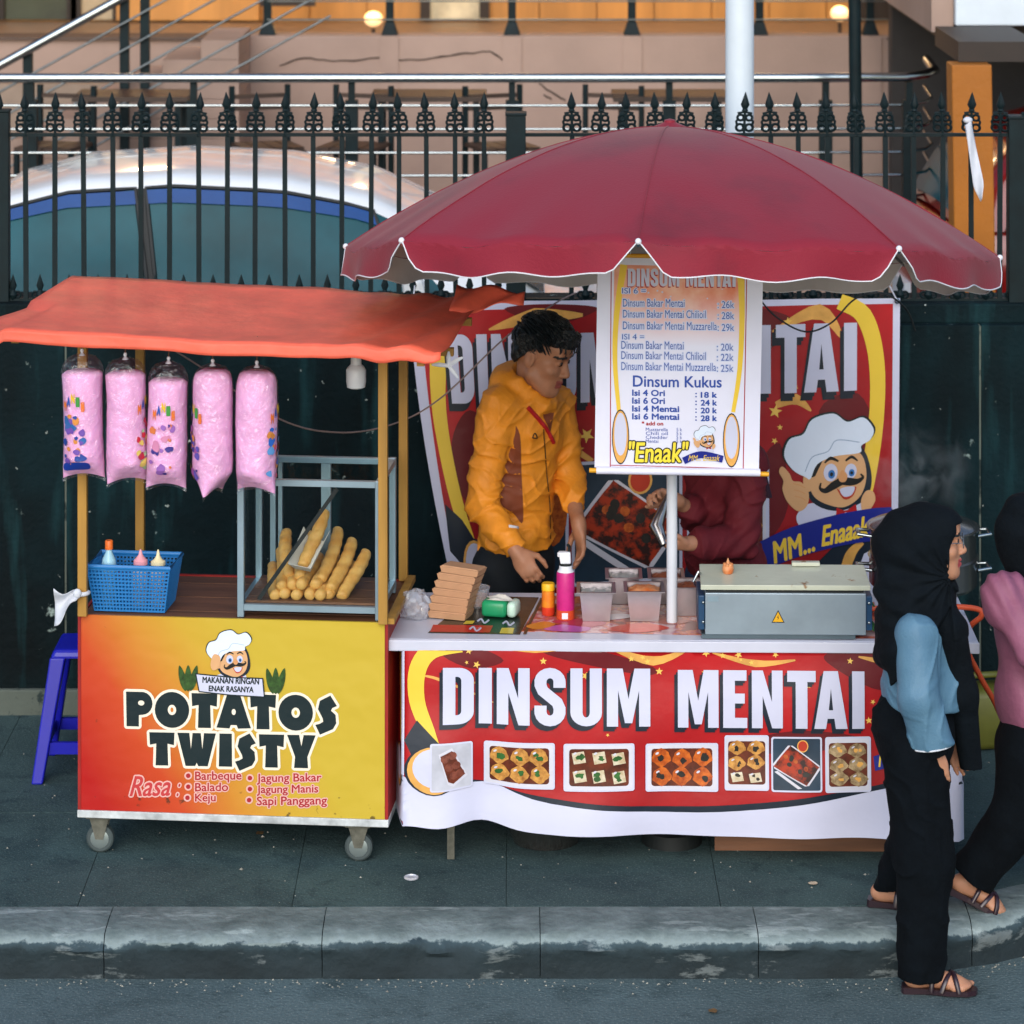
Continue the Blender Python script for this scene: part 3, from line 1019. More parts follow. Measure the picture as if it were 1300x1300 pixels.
class Canvas:
    """A printed sheet. pt(px, py, off) gives the 3D point of the sheet at photograph coordinates px, py."""

    def __init__(self, pt, parent, step=None):
        self.pt, self.parent, self.step = pt, parent, step

    def put(self, bm, m, layer, name):
        if self.step:
            su, sv = self.step
            xs_ = [v.co.x for v in bm.verts]
            ys_ = [v.co.y for v in bm.verts]
            if not xs_:
                return None
            for ax, lo, hi, s in ((0, min(xs_), max(xs_), su), (1, min(ys_), max(ys_), sv)):
                k = math.floor(lo / s) + 1
                while k * s < hi:
                    co = (k * s, 0, 0) if ax == 0 else (0, k * s, 0)
                    no = (1, 0, 0) if ax == 0 else (0, 1, 0)
                    bmesh.ops.bisect_plane(bm, geom=bm.verts[:] + bm.edges[:] + bm.faces[:], plane_co=co, plane_no=no, dist=1e-4)
                    k += 1
        for v in bm.verts:
            v.co = Vector(self.pt(v.co.x, v.co.y, layer * LAYER + v.co.z))
        bmesh.ops.recalc_face_normals(bm, faces=bm.faces)
        me = bpy.data.meshes.new(name)
        bm.to_mesh(me)
        bm.free()
        me.materials.append(m)
        smooth(me)
        return link(name, me, self.parent)

    def poly(self, polys, m, layer, name, grow=0.0):
        """grow = outline width in pixels, made by copies shifted round the shape"""
        if grow:
            ring = []
            for a in range(0, 360, 24):
                ring += moved(polys, grow * math.cos(R(a)), grow * math.sin(R(a)))
            return self.put(stacked([poly_bm([pl]) for pl in ring]), m, layer, name)
        return self.put(poly_bm(polys), m, layer, name)

    def text(self, body, box, m, layer, name, bold=0.0, shear=0.0, rot=0.0, grow=0.0):
        """box = x0, y0 (cap top), x1, y1 (lowest point) in photograph pixels; bold and grow in pixels."""
        x0, y0, x1, y1 = box
        ref = text_bm(body, 0.0, shear)
        rx = [v.co.x for v in ref.verts]
        ry = [v.co.y for v in ref.verts]
        sx, sy = (x1 - x0) / (max(rx) - min(rx)), (y1 - y0) / (max(ry) - min(ry))
        mx, my = min(rx), min(ry)
        cx, cy = (x0 + x1) / 2, (y0 + y1) / 2
        ca, sa = math.cos(R(rot)), math.sin(R(rot))
        for v in ref.verts:
            dx, dy = x0 + (v.co.x - mx) * sx - cx, y1 - (v.co.y - my) * sy - cy
            v.co = Vector((cx + dx * ca + dy * sa, cy - dx * sa + dy * ca, 0))
        r_ = bold + grow
        if r_ <= 0:
            return self.put(ref, m, layer, name)
        parts = []
        offs = [(r_ * math.cos(R(a)), r_ * math.sin(R(a))) for a in range(0, 360, 30 if grow else 60)] + [(0, 0)]
        for dx, dy in offs:
            c = ref.copy()
            for v in c.verts:
                v.co.x += dx
                v.co.y += dy
            parts.append(c)
        ref.free()
        return self.put(stacked(parts), m, layer, name)


def stacked(bms):
    """join flat pieces of one ink, each a hair above the last so that no two lie in one plane"""
    out = bmesh.new()
    for k, b in enumerate(bms):
        mp = {}
        for v in b.verts:
            mp[v] = out.verts.new((v.co.x, v.co.y, 0.00002 * k))
        for f_ in b.faces:
            out.faces.new([mp[v] for v in f_.verts])
        b.free()
    return out


def rect(x0, y0, x1, y1, r=0.0):
    if r <= 0:
        return [(x0, y0), (x1, y0), (x1, y1), (x0, y1)]
    return arc(x1 - r, y0 + r, r, r, -90, 0, 4) + arc(x1 - r, y1 - r, r, r, 0, 90, 4) + arc(x0 + r, y1 - r, r, r, 90, 180, 4) + arc(x0 + r, y0 + r, r, r, 180, 270, 4)


def ell(cx, cy, rx, ry, n=20, rot=0):
    c, s = math.cos(R(rot)), math.sin(R(rot))
    return [(cx + rx * math.cos(2 * PI * i / n) * c - ry * math.sin(2 * PI * i / n) * s, cy + rx * math.cos(2 * PI * i / n) * s + ry * math.sin(2 * PI * i / n) * c) for i in range(n)]


def star(cx, cy, r, rot=0):
    return [(cx + (r if i % 2 == 0 else r * 0.42) * math.sin(R(rot + 36 * i)), cy - (r if i % 2 == 0 else r * 0.42) * math.cos(R(rot + 36 * i))) for i in range(10)]


def ribbon(pts, w, n=5):
    """Band of varying width along a smooth line; w = number or list."""
    q = spl(pts, n, False)
    k = len(q)
    ws_ = w if isinstance(w, (list, tuple)) else [w] * len(pts)
    L, Rr = [], []
    for i, p in enumerate(q):
        a, b = q[max(0, i - 1)], q[min(k - 1, i + 1)]
        t = Vector((b[0] - a[0], b[1] - a[1])).normalized()
        ww = np.interp(i / (k - 1) * (len(pts) - 1), range(len(pts)), ws_) / 2
        L.append((p[0] - t.y * ww, p[1] + t.x * ww))
        Rr.append((p[0] + t.y * ww, p[1] - t.x * ww))
    return L + Rr[::-1]


# heavy condensed capitals, unit height, y up
def _s_path(cx, rx, ry, w):
    p = [(cx + rx, 0.655), (cx + rx, 0.74)] + arc(cx, 0.76, rx, ry, 8, 172, 8) + [(cx - rx, 0.70), (cx - rx * 0.75, 0.60), (cx + rx * 0.75, 0.40), (cx + rx, 0.30)] + arc(cx, 0.24, rx, ry, -8, -172, 8) + [(cx - rx, 0.26), (cx - rx, 0.345)]
    L, Rr = [], []
    for i, q in enumerate(p):
        a, b = p[max(0, i - 1)], p[min(len(p) - 1, i + 1)]
        t = Vector((b[0] - a[0], b[1] - a[1])).normalized()
        L.append((q[0] - t.y * w / 2, q[1] + t.x * w / 2))
        Rr.append((q[0] + t.y * w / 2, q[1] - t.x * w / 2))
    return L + Rr[::-1]


BLOCK = {
    'D': (0.47, [[(0, 0)] + arc(.25, .22, .22, .22, -90, 0) + arc(.25, .78, .22, .22, 0, 90) + [(0, 1)], [(.19, .16)] + arc(.22, .23, .06, .07, -90, 0, 4) + arc(.22, .77, .06, .07, 0, 90, 4) + [(.19, .84)]]),
    'I': (0.20, [[(0, 0), (.2, 0), (.2, 1), (0, 1)]]),
    'N': (0.50, [[(0, 0), (0, 1), (.18, 1), (.325, .46), (.325, 1), (.5, 1), (.5, 0), (.33, 0), (.175, .56), (.175, 0)]]),
    'S': (0.47, [_s_path(0.235, 0.145, 0.155, 0.185)]),
    'U': (0.48, [[(0, 1), (0, .24)] + arc(.24, .235, .24, .235, 180, 360, 12) + [(.48, 1), (.295, 1), (.295, .24)] + arc(.24, .235, .055, .085, 0, -180, 8) + [(.185, 1)]]),
    'M': (0.66, [[(0, 0), (0, 1), (.24, 1), (.33, .47), (.42, 1), (.66, 1), (.66, 0), (.49, 0), (.49, .62), (.385, .06), (.275, .06), (.17, .62), (.17, 0)]]),
    'E': (0.39, [[(0, 0), (0, 1), (.38, 1), (.38, .82), (.19, .82), (.19, .6), (.35, .6), (.35, .43), (.19, .43), (.19, .18), (.39, .18), (.39, 0)]]),
    'T': (0.46, [[(.135, 0), (.135, .81), (0, .81), (0, 1), (.46, 1), (.46, .81), (.325, .81), (.325, 0)]]),
    'A': (0.54, [[(0, 0), (.155, 1), (.385, 1), (.54, 0), (.35, 0), (.325, .18), (.215, .18), (.19, 0)], [(.235, .33), (.305, .33), (.27, .7)]]),
    ' ': (0.26, []),
}
# chunky geometric display capitals
CHUNK = {
    'P': (0.82, [[(0.02, 0), (0, 1), (.5, 1)] + arc(.5, .67, .32, .33, 80, -85, 10) + [(.40, .33), (.40, 0)], ell(.47, .68, .10, .075, 10)[::-1]]),
    'O': (1.06, [ell(.53, .5, .53, .52, 28), ell(.53, .5, .13, .15, 14)[::-1]]),
    'T': (0.80, [[(.2, 0), (.22, .66), (0.02, .62), (0, 1), (.80, 1), (.78, .62), (.58, .66), (.6, 0)]]),
    'A': (1.06, [[(0, 0.02), (.33, 1), (.72, 1), (1.06, 0.02), (.66, 0), (.62, .1), (.44, .1), (.40, 0)], ell(.53, .48, .065, .09, 10)[::-1]]),
    'S': (0.66, [[(.08, .62), (.14, .86), (.46, 1.02), (.66, .72), (.52, .66), (.48, .58), (.62, .46), (.64, .22), (.54, .05), (.14, -.12), (0, .16), (.14, .2), (.24, .26), (.22, .36)]]),
    'W': (1.22, [[(0, 1), (.26, 0), (.56, 0), (.61, .1), (.66, 0), (.96, 0), (1.22, 1), (.84, 1), (.79, .52), (.74, 1), (.48, 1), (.43, .52), (.38, 1)]]),
    'I': (0.42, [[(0, 0), (.02, 1), (.41, 1), (.42, 0)]]),
    'Y': (0.90, [[(.22, 0), (.25, .34), (0, 1), (.38, 1), (.45, .66), (.52, 1), (.90, 1), (.64, .34), (.66, 0)]]),
    ' ': (0.3, []),
}


def glyphs(text, font, x0, y0, x1, y1, gap=0.06, slope=0.0):
    """Polygons of a line of display lettering filling the box."""
    kern = lambda a, b: -0.10 if a + b in ('TA', 'AT') else 0.0
    w = sum(font[c][0] for c in text) + gap * (len(text) - 1) + sum(kern(a, b) for a, b in zip(text, text[1:]))
    sx, sy = (x1 - x0) / w, (y1 - y0)
    out, x = [], 0
    for ci, c in enumerate(text):
        adv, rings = font[c]
        if rings:
            out.append([[(x0 + (x + a) * sx, y1 - b * sy + slope * (x + a) * sx) for a, b in r] for r in rings])
        x += adv + gap + (kern(c, text[ci + 1]) if ci + 1 < len(text) else 0)
    return out


def grown(polys, d):
    return [[offset_poly(r, d if i == 0 else -d) for i, r in enumerate(pl)] for pl in polys]


def moved(polys, dx, dy):
    return [[[(x + dx, y + dy) for x, y in r] for r in pl] for pl in polys]


# print inks
def ink(name, col, var=0.05, rough=0.45, scale=3.0, col2=None, edge=None, trans=0.0, spec=0.35, stretch=None):
    return mat('ink_' + name, col, rough=rough, var=var, scale=scale, col2=col2, edge=edge, trans=trans, spec=spec, stretch=stretch, bump=0.35, bscale=9)


I_WHITE = ink('white', '#c3c5da', var=0.03)
I_RED = ink('red', '#b3141a', col2='#8c0c14', scale=2.0, edge=(0.35, 0.75))
I_MAROON = ink('maroon', '#620c16')
I_NAVY = ink('navy', '#0d1c2b')
I_YEL = ink('yellow', '#e3bf3c')
I_TAN = ink('tan', '#d8a050', var=0.2, scale=12)
I_STAR = ink('star_yellow', '#e8bd5a')
I_BLUE = ink('ribbon_blue', '#12207e')
I_SKIN = ink('cartoon_skin', '#cf9f70')
I_SKIN2 = ink('cartoon_skin_shade', '#cd9260')
I_BLACKI = ink('black', '#141414')
I_EYEB = ink('eye_blue', '#2f6fb0')
I_DARKTEAL = ink('letter_dark', '#0b2024')
I_CREAM = ink('outline_cream', '#e6dcc8')
I_TRAY = ink('tray_brown', '#5a2410', var=0.5, scale=30)
I_FOOD = {
    'gold': ink('food_gold', '#d9a050', var=0.5, scale=45, col2='#8c5520'),
    'orange': ink('food_orange', '#d06a20', var=0.5, scale=45, col2='#8a2e08'),
    'white': ink('food_white', '#d9d2bc', var=0.3, scale=40, col2='#b09a70'),
    'choc': ink('food_choc', '#8a4a38', var=0.4, scale=45, col2='#54241a'),
    'burnt': ink('food_burnt', '#a8300c', var=0.6, scale=26, col2='#2a0c08', edge=(0.4, 0.58)),
    'dump': ink('food_dumpling', '#b8a078', var=0.4, scale=45, col2='#5f4828'),
}
I_GREEN = ink('herb_green', '#2c5a28', var=0.4, scale=30)
I_NORI = ink('nori_black', '#22201c', var=0.4, scale=30)
I_GREYP = ink('photo_grey', '#b4b6c0', var=0.25, scale=6)
I_SLATE = ink('photo_slate', '#1d3446', var=0.35, scale=5)
I_TRAYW = ink('tray_white', '#c9c8d2', var=0.1)
I_SAUCE = ink('sauce_red', '#b03018', var=0.2)


def oval_motif(cv, cx, cy, rx, ry, L, rot=0):
    """White plate with a rim of nuts, as printed in the corners."""
    cv.poly([[ell(cx, cy, rx, ry, 24, rot)]], I_NAVY, L, 'plate_print')
    cv.poly([[ell(cx, cy, rx * 0.9, ry * 0.95, 24, rot)]], I_TAN, L + 1, 'plate_print')
    cv.poly([[ell(cx, cy - ry * 0.1, rx * 0.72, ry * 0.78, 24, rot)]], I_WHITE, L + 2, 'plate_print')


def food(cv, box, style, L, frame=2.2):
    x0, y0, x1, y1 = box
    w, h = x1 - x0, y1 - y0
    rnd = random.Random(int(x0 * 7 + y0))
    cv.poly([[rect(x0, y0, x1, y1, 3)]], I_WHITE, L, 'photo_frame_print')
    f = frame
    if style == 'grey_tray':
        cv.poly([[rect(x0 + f, y0 + f, x1 - f, y1 - f, 2)]], I_GREYP, L + 1, 'food_photo')
        c = (x0 + w * .5, y0 + h * .5)
        q = [(-.30, -.28), (.02, -.40), (.38, .22), (.06, .42), (-.08, .36)]
        cv.poly([[[(c[0] + a * w, c[1] + b * h) for a, b in q]]], I_TRAYW, L + 2, 'tray_print')
        cv.poly([[[(c[0] + a * w * .85, c[1] + b * h * .85) for a, b in q]]], I_TRAY, L + 3, 'tray_print')
        cv.poly([[ell(c[0] + a * w, c[1] + b * h, w * .10, h * .085, 12)] for a, b in ((-.15, -.18), (.03, -.24), (-.05, 0), (.12, -.03), (.06, .18), (.2, .14))], I_FOOD['choc'], L + 4, 'dumpling_print')
    elif style == 'burnt_tray':
        cv.poly([[rect(x0 + f, y0 + f, x1 - f, y1 - f, 2)]], I_SLATE, L + 1, 'food_photo')
        c = (x0 + w * .50, y0 + h * .52)
        q = [(-.47, -.02), (-.17, -.36), (-.08, -.36), (.45, .0), (.46, .07), (.24, .36), (.16, .37), (-.44, .06)]
        cv.poly([[[(c[0] + a * w, c[1] + b * h) for a, b in q]]], I_TRAYW, L + 2, 'tray_print')
        blob = [(c[0] + a * w * .9, c[1] + b * h * .9) for a, b in q]
        cv.poly([[spl(blob, 4)]], I_FOOD['burnt'], L + 3, 'baked_dish_print')
        for k in range(9):
            a = rnd.uniform(-.28, .28)
            cv.poly([[ell(c[0] + a * w, c[1] + (a * .55 + rnd.uniform(-.12, .12)) * h, w * .05, h * .04, 9, rnd.uniform(0, 90))]], I_NORI if k % 3 else I_FOOD['orange'], L + 4 + k * 0.1, 'char_print')
        cv.poly([[ell(x0 + w * .62, y0 + h * .17, w * .11, h * .115, 18)]], I_TAN, L + 2, 'sauce_cup_print')
        cv.poly([[ell(x0 + w * .62, y0 + h * .17, w * .09, h * .095, 18)]], I_SAUCE, L + 3, 'sauce_cup_print')
        cv.poly([[[(x0 + w * .06, y0 + h * .64), (x0 + w * .12, y0 + h * .62), (x0 + w * .60, y0 + h * .93), (x0 + w * .52, y0 + h * .94)]]], I_TRAYW, L + 2, 'spoon_print')
    else:
        cv.poly([[rect(x0 + f, y0 + f, x1 - f, y1 - f, 3)]], I_TRAYW, L + 1, 'food_photo')
        ix, iy = w * .08, h * .11
        cv.poly([[rect(x0 + ix, y0 + iy, x1 - ix, y1 - iy, 4)]], I_TRAY, L + 2, 'tray_print')
        nc, nr = (3, 2) if w > h * 1.15 else (2, 3)
        fm = {'gold': 'gold', 'white': 'white', 'orange': 'orange', 'mixed': 'gold', 'dump': 'dump'}[style]
        cw, ch = (w - 2 * ix) / nc, (h - 2 * iy) / nr
        for r_ in range(nr):
            for c_ in range(nc):
                cx, cy = x0 + ix + cw * (c_ + .5) + rnd.uniform(-1, 1), y0 + iy + ch * (r_ + .5) + rnd.uniform(-1, 1)
                fm2 = 'white' if style == 'mixed' and r_ == nr - 1 else fm
                if style in ('white', 'mixed') and fm2 == 'white':
                    base = [(cx + dx * cw * .36, cy + dy * ch * .36) for dx, dy in ((-1, -.7), (.7, -1), (1, .7), (-.7, 1))]
                else:
                    base = [(cx + cw * .47 * (1 + .12 * math.sin(5 * a + r_)) * math.cos(a), cy + ch * .47 * (1 + .12 * math.cos(4 * a)) * math.sin(a)) for a in [2 * PI * i / 16 for i in range(16)]]
                cv.poly([[base]], I_FOOD[fm2], L + 3, 'dumpling_print')
                tp = {'gold': I_GREEN, 'white': I_GREEN, 'orange': I_NORI, 'mixed': I_NORI, 'dump': I_TAN}[style]
                for g in range(2):
                    gx_, gy_, gr_ = cx + rnd.uniform(-.16, .16) * cw, cy + rnd.uniform(-.16, .16) * ch, min(cw, ch) * rnd.uniform(.13, .22)
                    cv.poly([[[(gx_ + gr_ * rnd.uniform(.5, 1.3) * math.cos(a), gy_ + gr_ * rnd.uniform(.5, 1.1) * math.sin(a)) for a in [2 * PI * i / 8 for i in range(8)]]]], tp, L + 4 + g * .5, 'herb_print')
                cv.poly([[ell(cx - cw * .2, cy - ch * .24, cw * .10, ch * .06, 8, -30)]], I_TRAYW, L + 4.3, 'gloss_print')


def chef(cv, X, Y, s, L, thumb=True):
    """Plain printed cook with a tall hat and moustache. X, Y = chin; s = scale (1 = 100 px tall)."""
    P = lambda pts: [(X + a * s, Y + b * s) for a, b in pts]
    sp = lambda pts, n=5: spl(P(pts), n)
    # shoulders / coat
    cv.poly([[sp([(-42, 10), (-28, -4), (-8, -2), (14, 0), (30, -6), (36, 8), (38, 30), (-14, 34), (-34, 26)])]], I_WHITE, L, 'coat_print')
    # face shadow
    cv.poly([[sp([(-34, -36), (-10, -60), (30, -66), (44, -30), (36, -4), (6, 6), (-24, -6)])]], I_NAVY, L + 1, 'hair_print')
    cv.poly([[sp([(-27, -28), (-24, -50), (4, -60), (30, -58), (38, -34), (32, -10), (14, 2), (-6, -2), (-22, -12)])]], I_SKIN, L + 2, 'face_print')
    cv.poly([[sp([(-34, -34), (-28, -38), (-24, -28), (-26, -18), (-33, -20)])]], I_SKIN, L + 2.5, 'ear_print')
    cv.poly([[sp([(-30, -36), (-20, -58), (-10, -58), (-18, -40), (-22, -34)])]], I_BLACKI, L + 3, 'sideburn_print')
    # hat
    hat = [(-32, -34), (-46, -42), (-56, -58), (-50, -76), (-34, -82), (-24, -98), (0, -104), (16, -94), (34, -98), (46, -84), (42, -72), (32, -66), (30, -58), (2, -56), (-18, -48), (-26, -32)]
    cv.poly([[sp([(a * 1.04, b * 1.02) for a, b in hat])]], I_DARKTEAL, L + 2.2, 'hat_print')
    cv.poly([[sp(hat)]], ink('hat_white', '#d3deee'), L + 4, 'hat_print')
    cv.poly([[ribbon(P([(-32, -40), (-24, -56), (-6, -62), (4, -74), (30, -70)]), 1.0 * s)]], ink('hat_line', '#8ba2bd'), L + 5, 'hat_print')
    # eyes
    for ex, r_ in ((-3, 1.0), (20, 0.85)):
        cv.poly([[P(ell(ex, -38, 8 * r_, 10 * r_, 18))]], I_WHITE, L + 5, 'eye_print')
        cv.poly([[P(ell(ex + 1, -36, 4 * r_, 5 * r_, 14))]], I_EYEB, L + 6, 'eye_print')
        cv.poly([[P(ell(ex + 1, -36, 2 * r_, 2.4 * r_, 10))]], I_BLACKI, L + 7, 'eye_print')
    cv.poly([[ribbon(P([(-10, -49), (-3, -54), (6, -50)]), [1.5 * s, 4 * s, 2 * s])]], I_BLACKI, L + 5, 'eyebrow_print')
    cv.poly([[ribbon(P([(14, -50), (21, -54), (28, -49)]), [2 * s, 3.6 * s, 1.5 * s])]], I_BLACKI, L + 5, 'eyebrow_print')
    # mouth, moustache
    cv.poly([[sp([(4, -20), (12, -14), (26, -20), (22, -9), (12, -7)])]], I_SAUCE, L + 5, 'mouth_print')
    cv.poly([[sp([(8, -19), (24, -20), (21, -11), (12, -10)])]], I_WHITE, L + 6, 'mouth_print')
    cv.poly([[ribbon(P([(-14, -27), (-15, -21), (-9, -18), (0, -23), (10, -28)]), [1.5 * s, 3 * s, 6 * s, 9 * s, 9 * s])]], I_BLACKI, L + 7, 'moustache_print')
    cv.poly([[ribbon(P([(10, -28), (20, -26), (28, -26), (34, -30), (31, -34)]), [9 * s, 9 * s, 6 * s, 3 * s, 1.5 * s])]], I_BLACKI, L + 7.2, 'moustache_print')
    cv.poly([[sp([(6, -32), (10, -40), (16, -34), (14, -27), (8, -27)])]], I_SKIN2, L + 7.6, 'nose_print')
    # scarf
    cv.poly([[P([(4, 2), (12, 6), (16, 6), (26, 0), (28, 12), (20, 10), (14, 8), (10, 11), (3, 13)])]], I_RED, L + 3, 'scarf_print')
    if thumb:
        cv.poly([[sp([(-62, -40), (-58, -46), (-50, -38), (-46, -30), (-36, -28), (-28, -16), (-30, -2), (-40, 4), (-52, -6), (-58, -20), (-57, -30)])]], I_SKIN, L + 5.5, 'hand_print')
        for k in range(3):
            cv.poly([[ribbon(P([(-46 + k, -27 + 7 * k), (-38 + k, -25 + 7 * k), (-32, -22 + 7 * k)]), 0.9 * s)]], I_SKIN2, L + 6.5, 'hand_print')
        cv.poly([[sp([(32, -4), (38, -14), (46, -12), (48, -2), (42, 8), (34, 12)])]], I_SKIN, L + 5.5, 'hand_print')


# ================================================================== potato cart
M_YWOOD = mat('yellow_wood', '#9c7430', rough=0.6, var=0.35, scale=7, stretch=(1, 1, 0.15), bump=0.2, bscale=30)
M_PLANK = mat('brown_plank', '#6a4630', rough=0.55, var=0.45, scale=9, stretch=(0.15, 1, 1), bump=0.2, bscale=30)
M_TARP = mat('orange_tarp', '#ee6a50', rough=0.5, var=0.16, scale=5, trans=0.18, bump=0.45, bscale=16)
M_ALU = mat('aluminium', '#8fa6b4', rough=0.35, metal=0.6, var=0.1)
M_CASTER = mat('caster_steel', '#6a6a60', rough=0.45, metal=0.6, var=0.4, scale=20)
M_GLASS = film('clear_pane', tint=(0.93, 0.96, 0.96), gloss=0.012, rough=0.03, edge=0.08)
M_BAG = film('clear_bag', tint=(0.98, 0.97, 0.99), gloss=0.09, rough=0.12, edge=0.4, crinkle=0.9)
M_WPLASTIC = mat('white_plastic', '#d8dae0', rough=0.4, var=0.05)

CX0 = (103 - 650) * 11.475 / F
CYAW = -0.096
cart = thing('snack_cart', 'yellow and red potato snack cart with an orange tarp roof', 'cart', (CX0, 11.475, 0.15), (0, 0, CYAW))
CWd, CDp, CB, CT = 1.105, 0.60, 0.137, 0.868


def cart_w(x, y, z):
    """Cart point to world."""
    c, s = math.cos(CYAW), math.sin(CYAW)
    return Vector((CX0 + x * c - y * s, 11.475 + x * s + y * c, 0.15 + z))


# panels
grad = bpy.data.materials.new('cart_gradient_print')
grad.use_nodes = True
nt = grad.node_tree
bs = nt.nodes['Principled BSDF']
bs.inputs['Roughness'].default_value = 0.5
bs.inputs['Specular IOR Level'].default_value = 0.3
tc = nt.nodes.new('ShaderNodeTexCoord')
sp_ = nt.nodes.new('ShaderNodeSeparateXYZ')
nt.links.new(tc.outputs['Object'], sp_.inputs[0])
m1 = nt.nodes.new('ShaderNodeMath'); m1.operation = 'MULTIPLY'; m1.inputs[1].default_value = 0.86
m2 = nt.nodes.new('ShaderNodeMath'); m2.operation = 'MULTIPLY_ADD'; m2.inputs[1].default_value = 0.52
nn = nt.nodes.new('ShaderNodeTexNoise'); nn.inputs['Scale'].default_value = 3
nt.links.new(tc.outputs['Object'], nn.inputs['Vector'])
m3 = nt.nodes.new('ShaderNodeMath'); m3.operation = 'MULTIPLY_ADD'; m3.inputs[1].default_value = 0.10
nt.links.new(sp_.outputs['X'], m1.inputs[0])
nt.links.new(sp_.outputs['Z'], m2.inputs[0])
nt.links.new(m1.outputs[0], m2.inputs[2])
nt.links.new(nn.outputs['Fac'], m3.inputs[0])
nt.links.new(m2.outputs[0], m3.inputs[2])
rp = nt.nodes.new('ShaderNodeValToRGB')
e = rp.color_ramp.elements
e[0].position, e[0].color = 0.22, lin('#a8120e')
e[1].position, e[1].color = 0.98, lin('#bda332')
x_ = rp.color_ramp.elements.new(0.46); x_.color = lin('#bc421c')
x_ = rp.color_ramp.elements.new(0.66); x_.color = lin('#c2802a')
x_ = rp.color_ramp.elements.new(0.82); x_.color = lin('#c09a2e')
nt.links.new(m3.outputs[0], rp.inputs['Fac'])
# rust and dirt specks along the lower edge and scattered stains
dn = nt.nodes.new('ShaderNodeTexNoise'); dn.inputs['Scale'].default_value = 26; dn.inputs['Detail'].default_value = 5
nt.links.new(tc.outputs['Object'], dn.inputs['Vector'])
dz_ = nt.nodes.new('ShaderNodeMapRange'); dz_.inputs['From Min'].default_value = 0.34; dz_.inputs['From Max'].default_value = 0.16; dz_.inputs['To Min'].default_value = -0.04; dz_.inputs['To Max'].default_value = 0.09
nt.links.new(sp_.outputs['Z'], dz_.inputs['Value'])
da = nt.nodes.new('ShaderNodeMath'); da.operation = 'ADD'
nt.links.new(dn.outputs['Fac'], da.inputs[0]); nt.links.new(dz_.outputs[0], da.inputs[1])
dr_ = nt.nodes.new('ShaderNodeMapRange'); dr_.inputs['From Min'].default_value = 0.69; dr_.inputs['From Max'].default_value = 0.74; dr_.inputs['To Max'].default_value = 0.8
nt.links.new(da.outputs[0], dr_.inputs['Value'])
dm = nt.nodes.new('ShaderNodeMix'); dm.data_type = 'RGBA'
dm.inputs[7].default_value = lin('#3a2a18')
nt.links.new(dr_.outputs[0], dm.inputs[0]); nt.links.new(rp.outputs[0], dm.inputs[6])
nt.links.new(dm.outputs[2], bs.inputs['Base Color'])
bp_ = nt.nodes.new('ShaderNodeBump'); bp_.inputs['Strength'].default_value = 0.5; bp_.inputs['Distance'].default_value = 0.02
n3 = nt.nodes.new('ShaderNodeTexNoise'); n3.inputs['Scale'].default_value = 6
nt.links.new(tc.outputs['Object'], n3.inputs['Vector'])
nt.links.new(n3.outputs['Fac'], bp_.inputs['Height'])
nt.links.new(bp_.outputs[0], bs.inputs['Normal'])

M_CARTRED = mat('cart_red_side', '#8e1712', rough=0.55, var=0.25, scale=5)
front = MB().box(0, CWd, 0, 0.012, CB + 0.028, CT).build('front_panel', grad, cart)
MB().box(CWd + 0.001, CWd + 0.012, 0.0, CDp, CB + 0.028, CT - 0.002).build('side_panel', M_CARTRED, cart)
MB().box(-0.012, -0.001, 0.0, CDp, CB + 0.028, CT - 0.002).build('side_panel', M_CARTRED, cart)
MB().box(0, CWd, CDp - 0.012, CDp, CB + 0.028, CT).build('back_panel', M_CARTRED, cart)
MB().box(-0.014, CWd + 0.014, -0.004, CDp + 0.004, CB, CB + 0.027).build('base_frame', mat('worn_white_metal', '#b7bcbc', rough=0.5, var=0.4, scale=12), cart, bevel=0.003)
MB().box(0.013, CWd - 0.001, 0.013, CDp - 0.013, CB + 0.0272, CB + 0.04).build('floor_board', M_PLANK, cart)
for i in range(6):
    y0 = 0.014 + i * 0.0955
    MB().box(0.002, CWd - 0.002, y0, y0 + 0.0925, CT - 0.022, CT - 0.006 + 0.001 * (i % 2)).build('top_plank', M_PLANK, cart)
# corner posts
for x, y, m_ in ((0.008, -0.016, M_YWOOD), (CWd - 0.005, -0.016, M_YWOOD), (0.09, CDp - 0.02, M_YWOOD), (CWd - 0.01, CDp - 0.02, M_YWOOD)):
    MB().box(x - 0.015, x + 0.018, y - 0.012, y + 0.014, CT - (0.0 if y > 0 else -0.001), 1.875 - 0.04 * (x > 0.5)).build('corner_post', m_, cart, bevel=0.002)
MB().bar((CWd + 0.02, 0.0, CT + 0.006), (CWd + 0.02, CDp, CT + 0.006), 0.03, 0.02).build('edge_batten', M_YWOOD, cart)
for y in (-0.016, CDp - 0.02):
    MB().bar((-0.2, y, 1.892), (CWd + 0.25, y, 1.845), 0.028, 0.028).build('roof_batten', M_YWOOD, cart)
for x in (-0.18, CWd + 0.16):
    MB().bar((x, -0.25, 1.905 - 0.055 * (x > 0)), (x, CDp + 0.10, 1.905 - 0.055 * (x > 0)), 0.026, 0.026).build('roof_batten', M_YWOOD, cart)
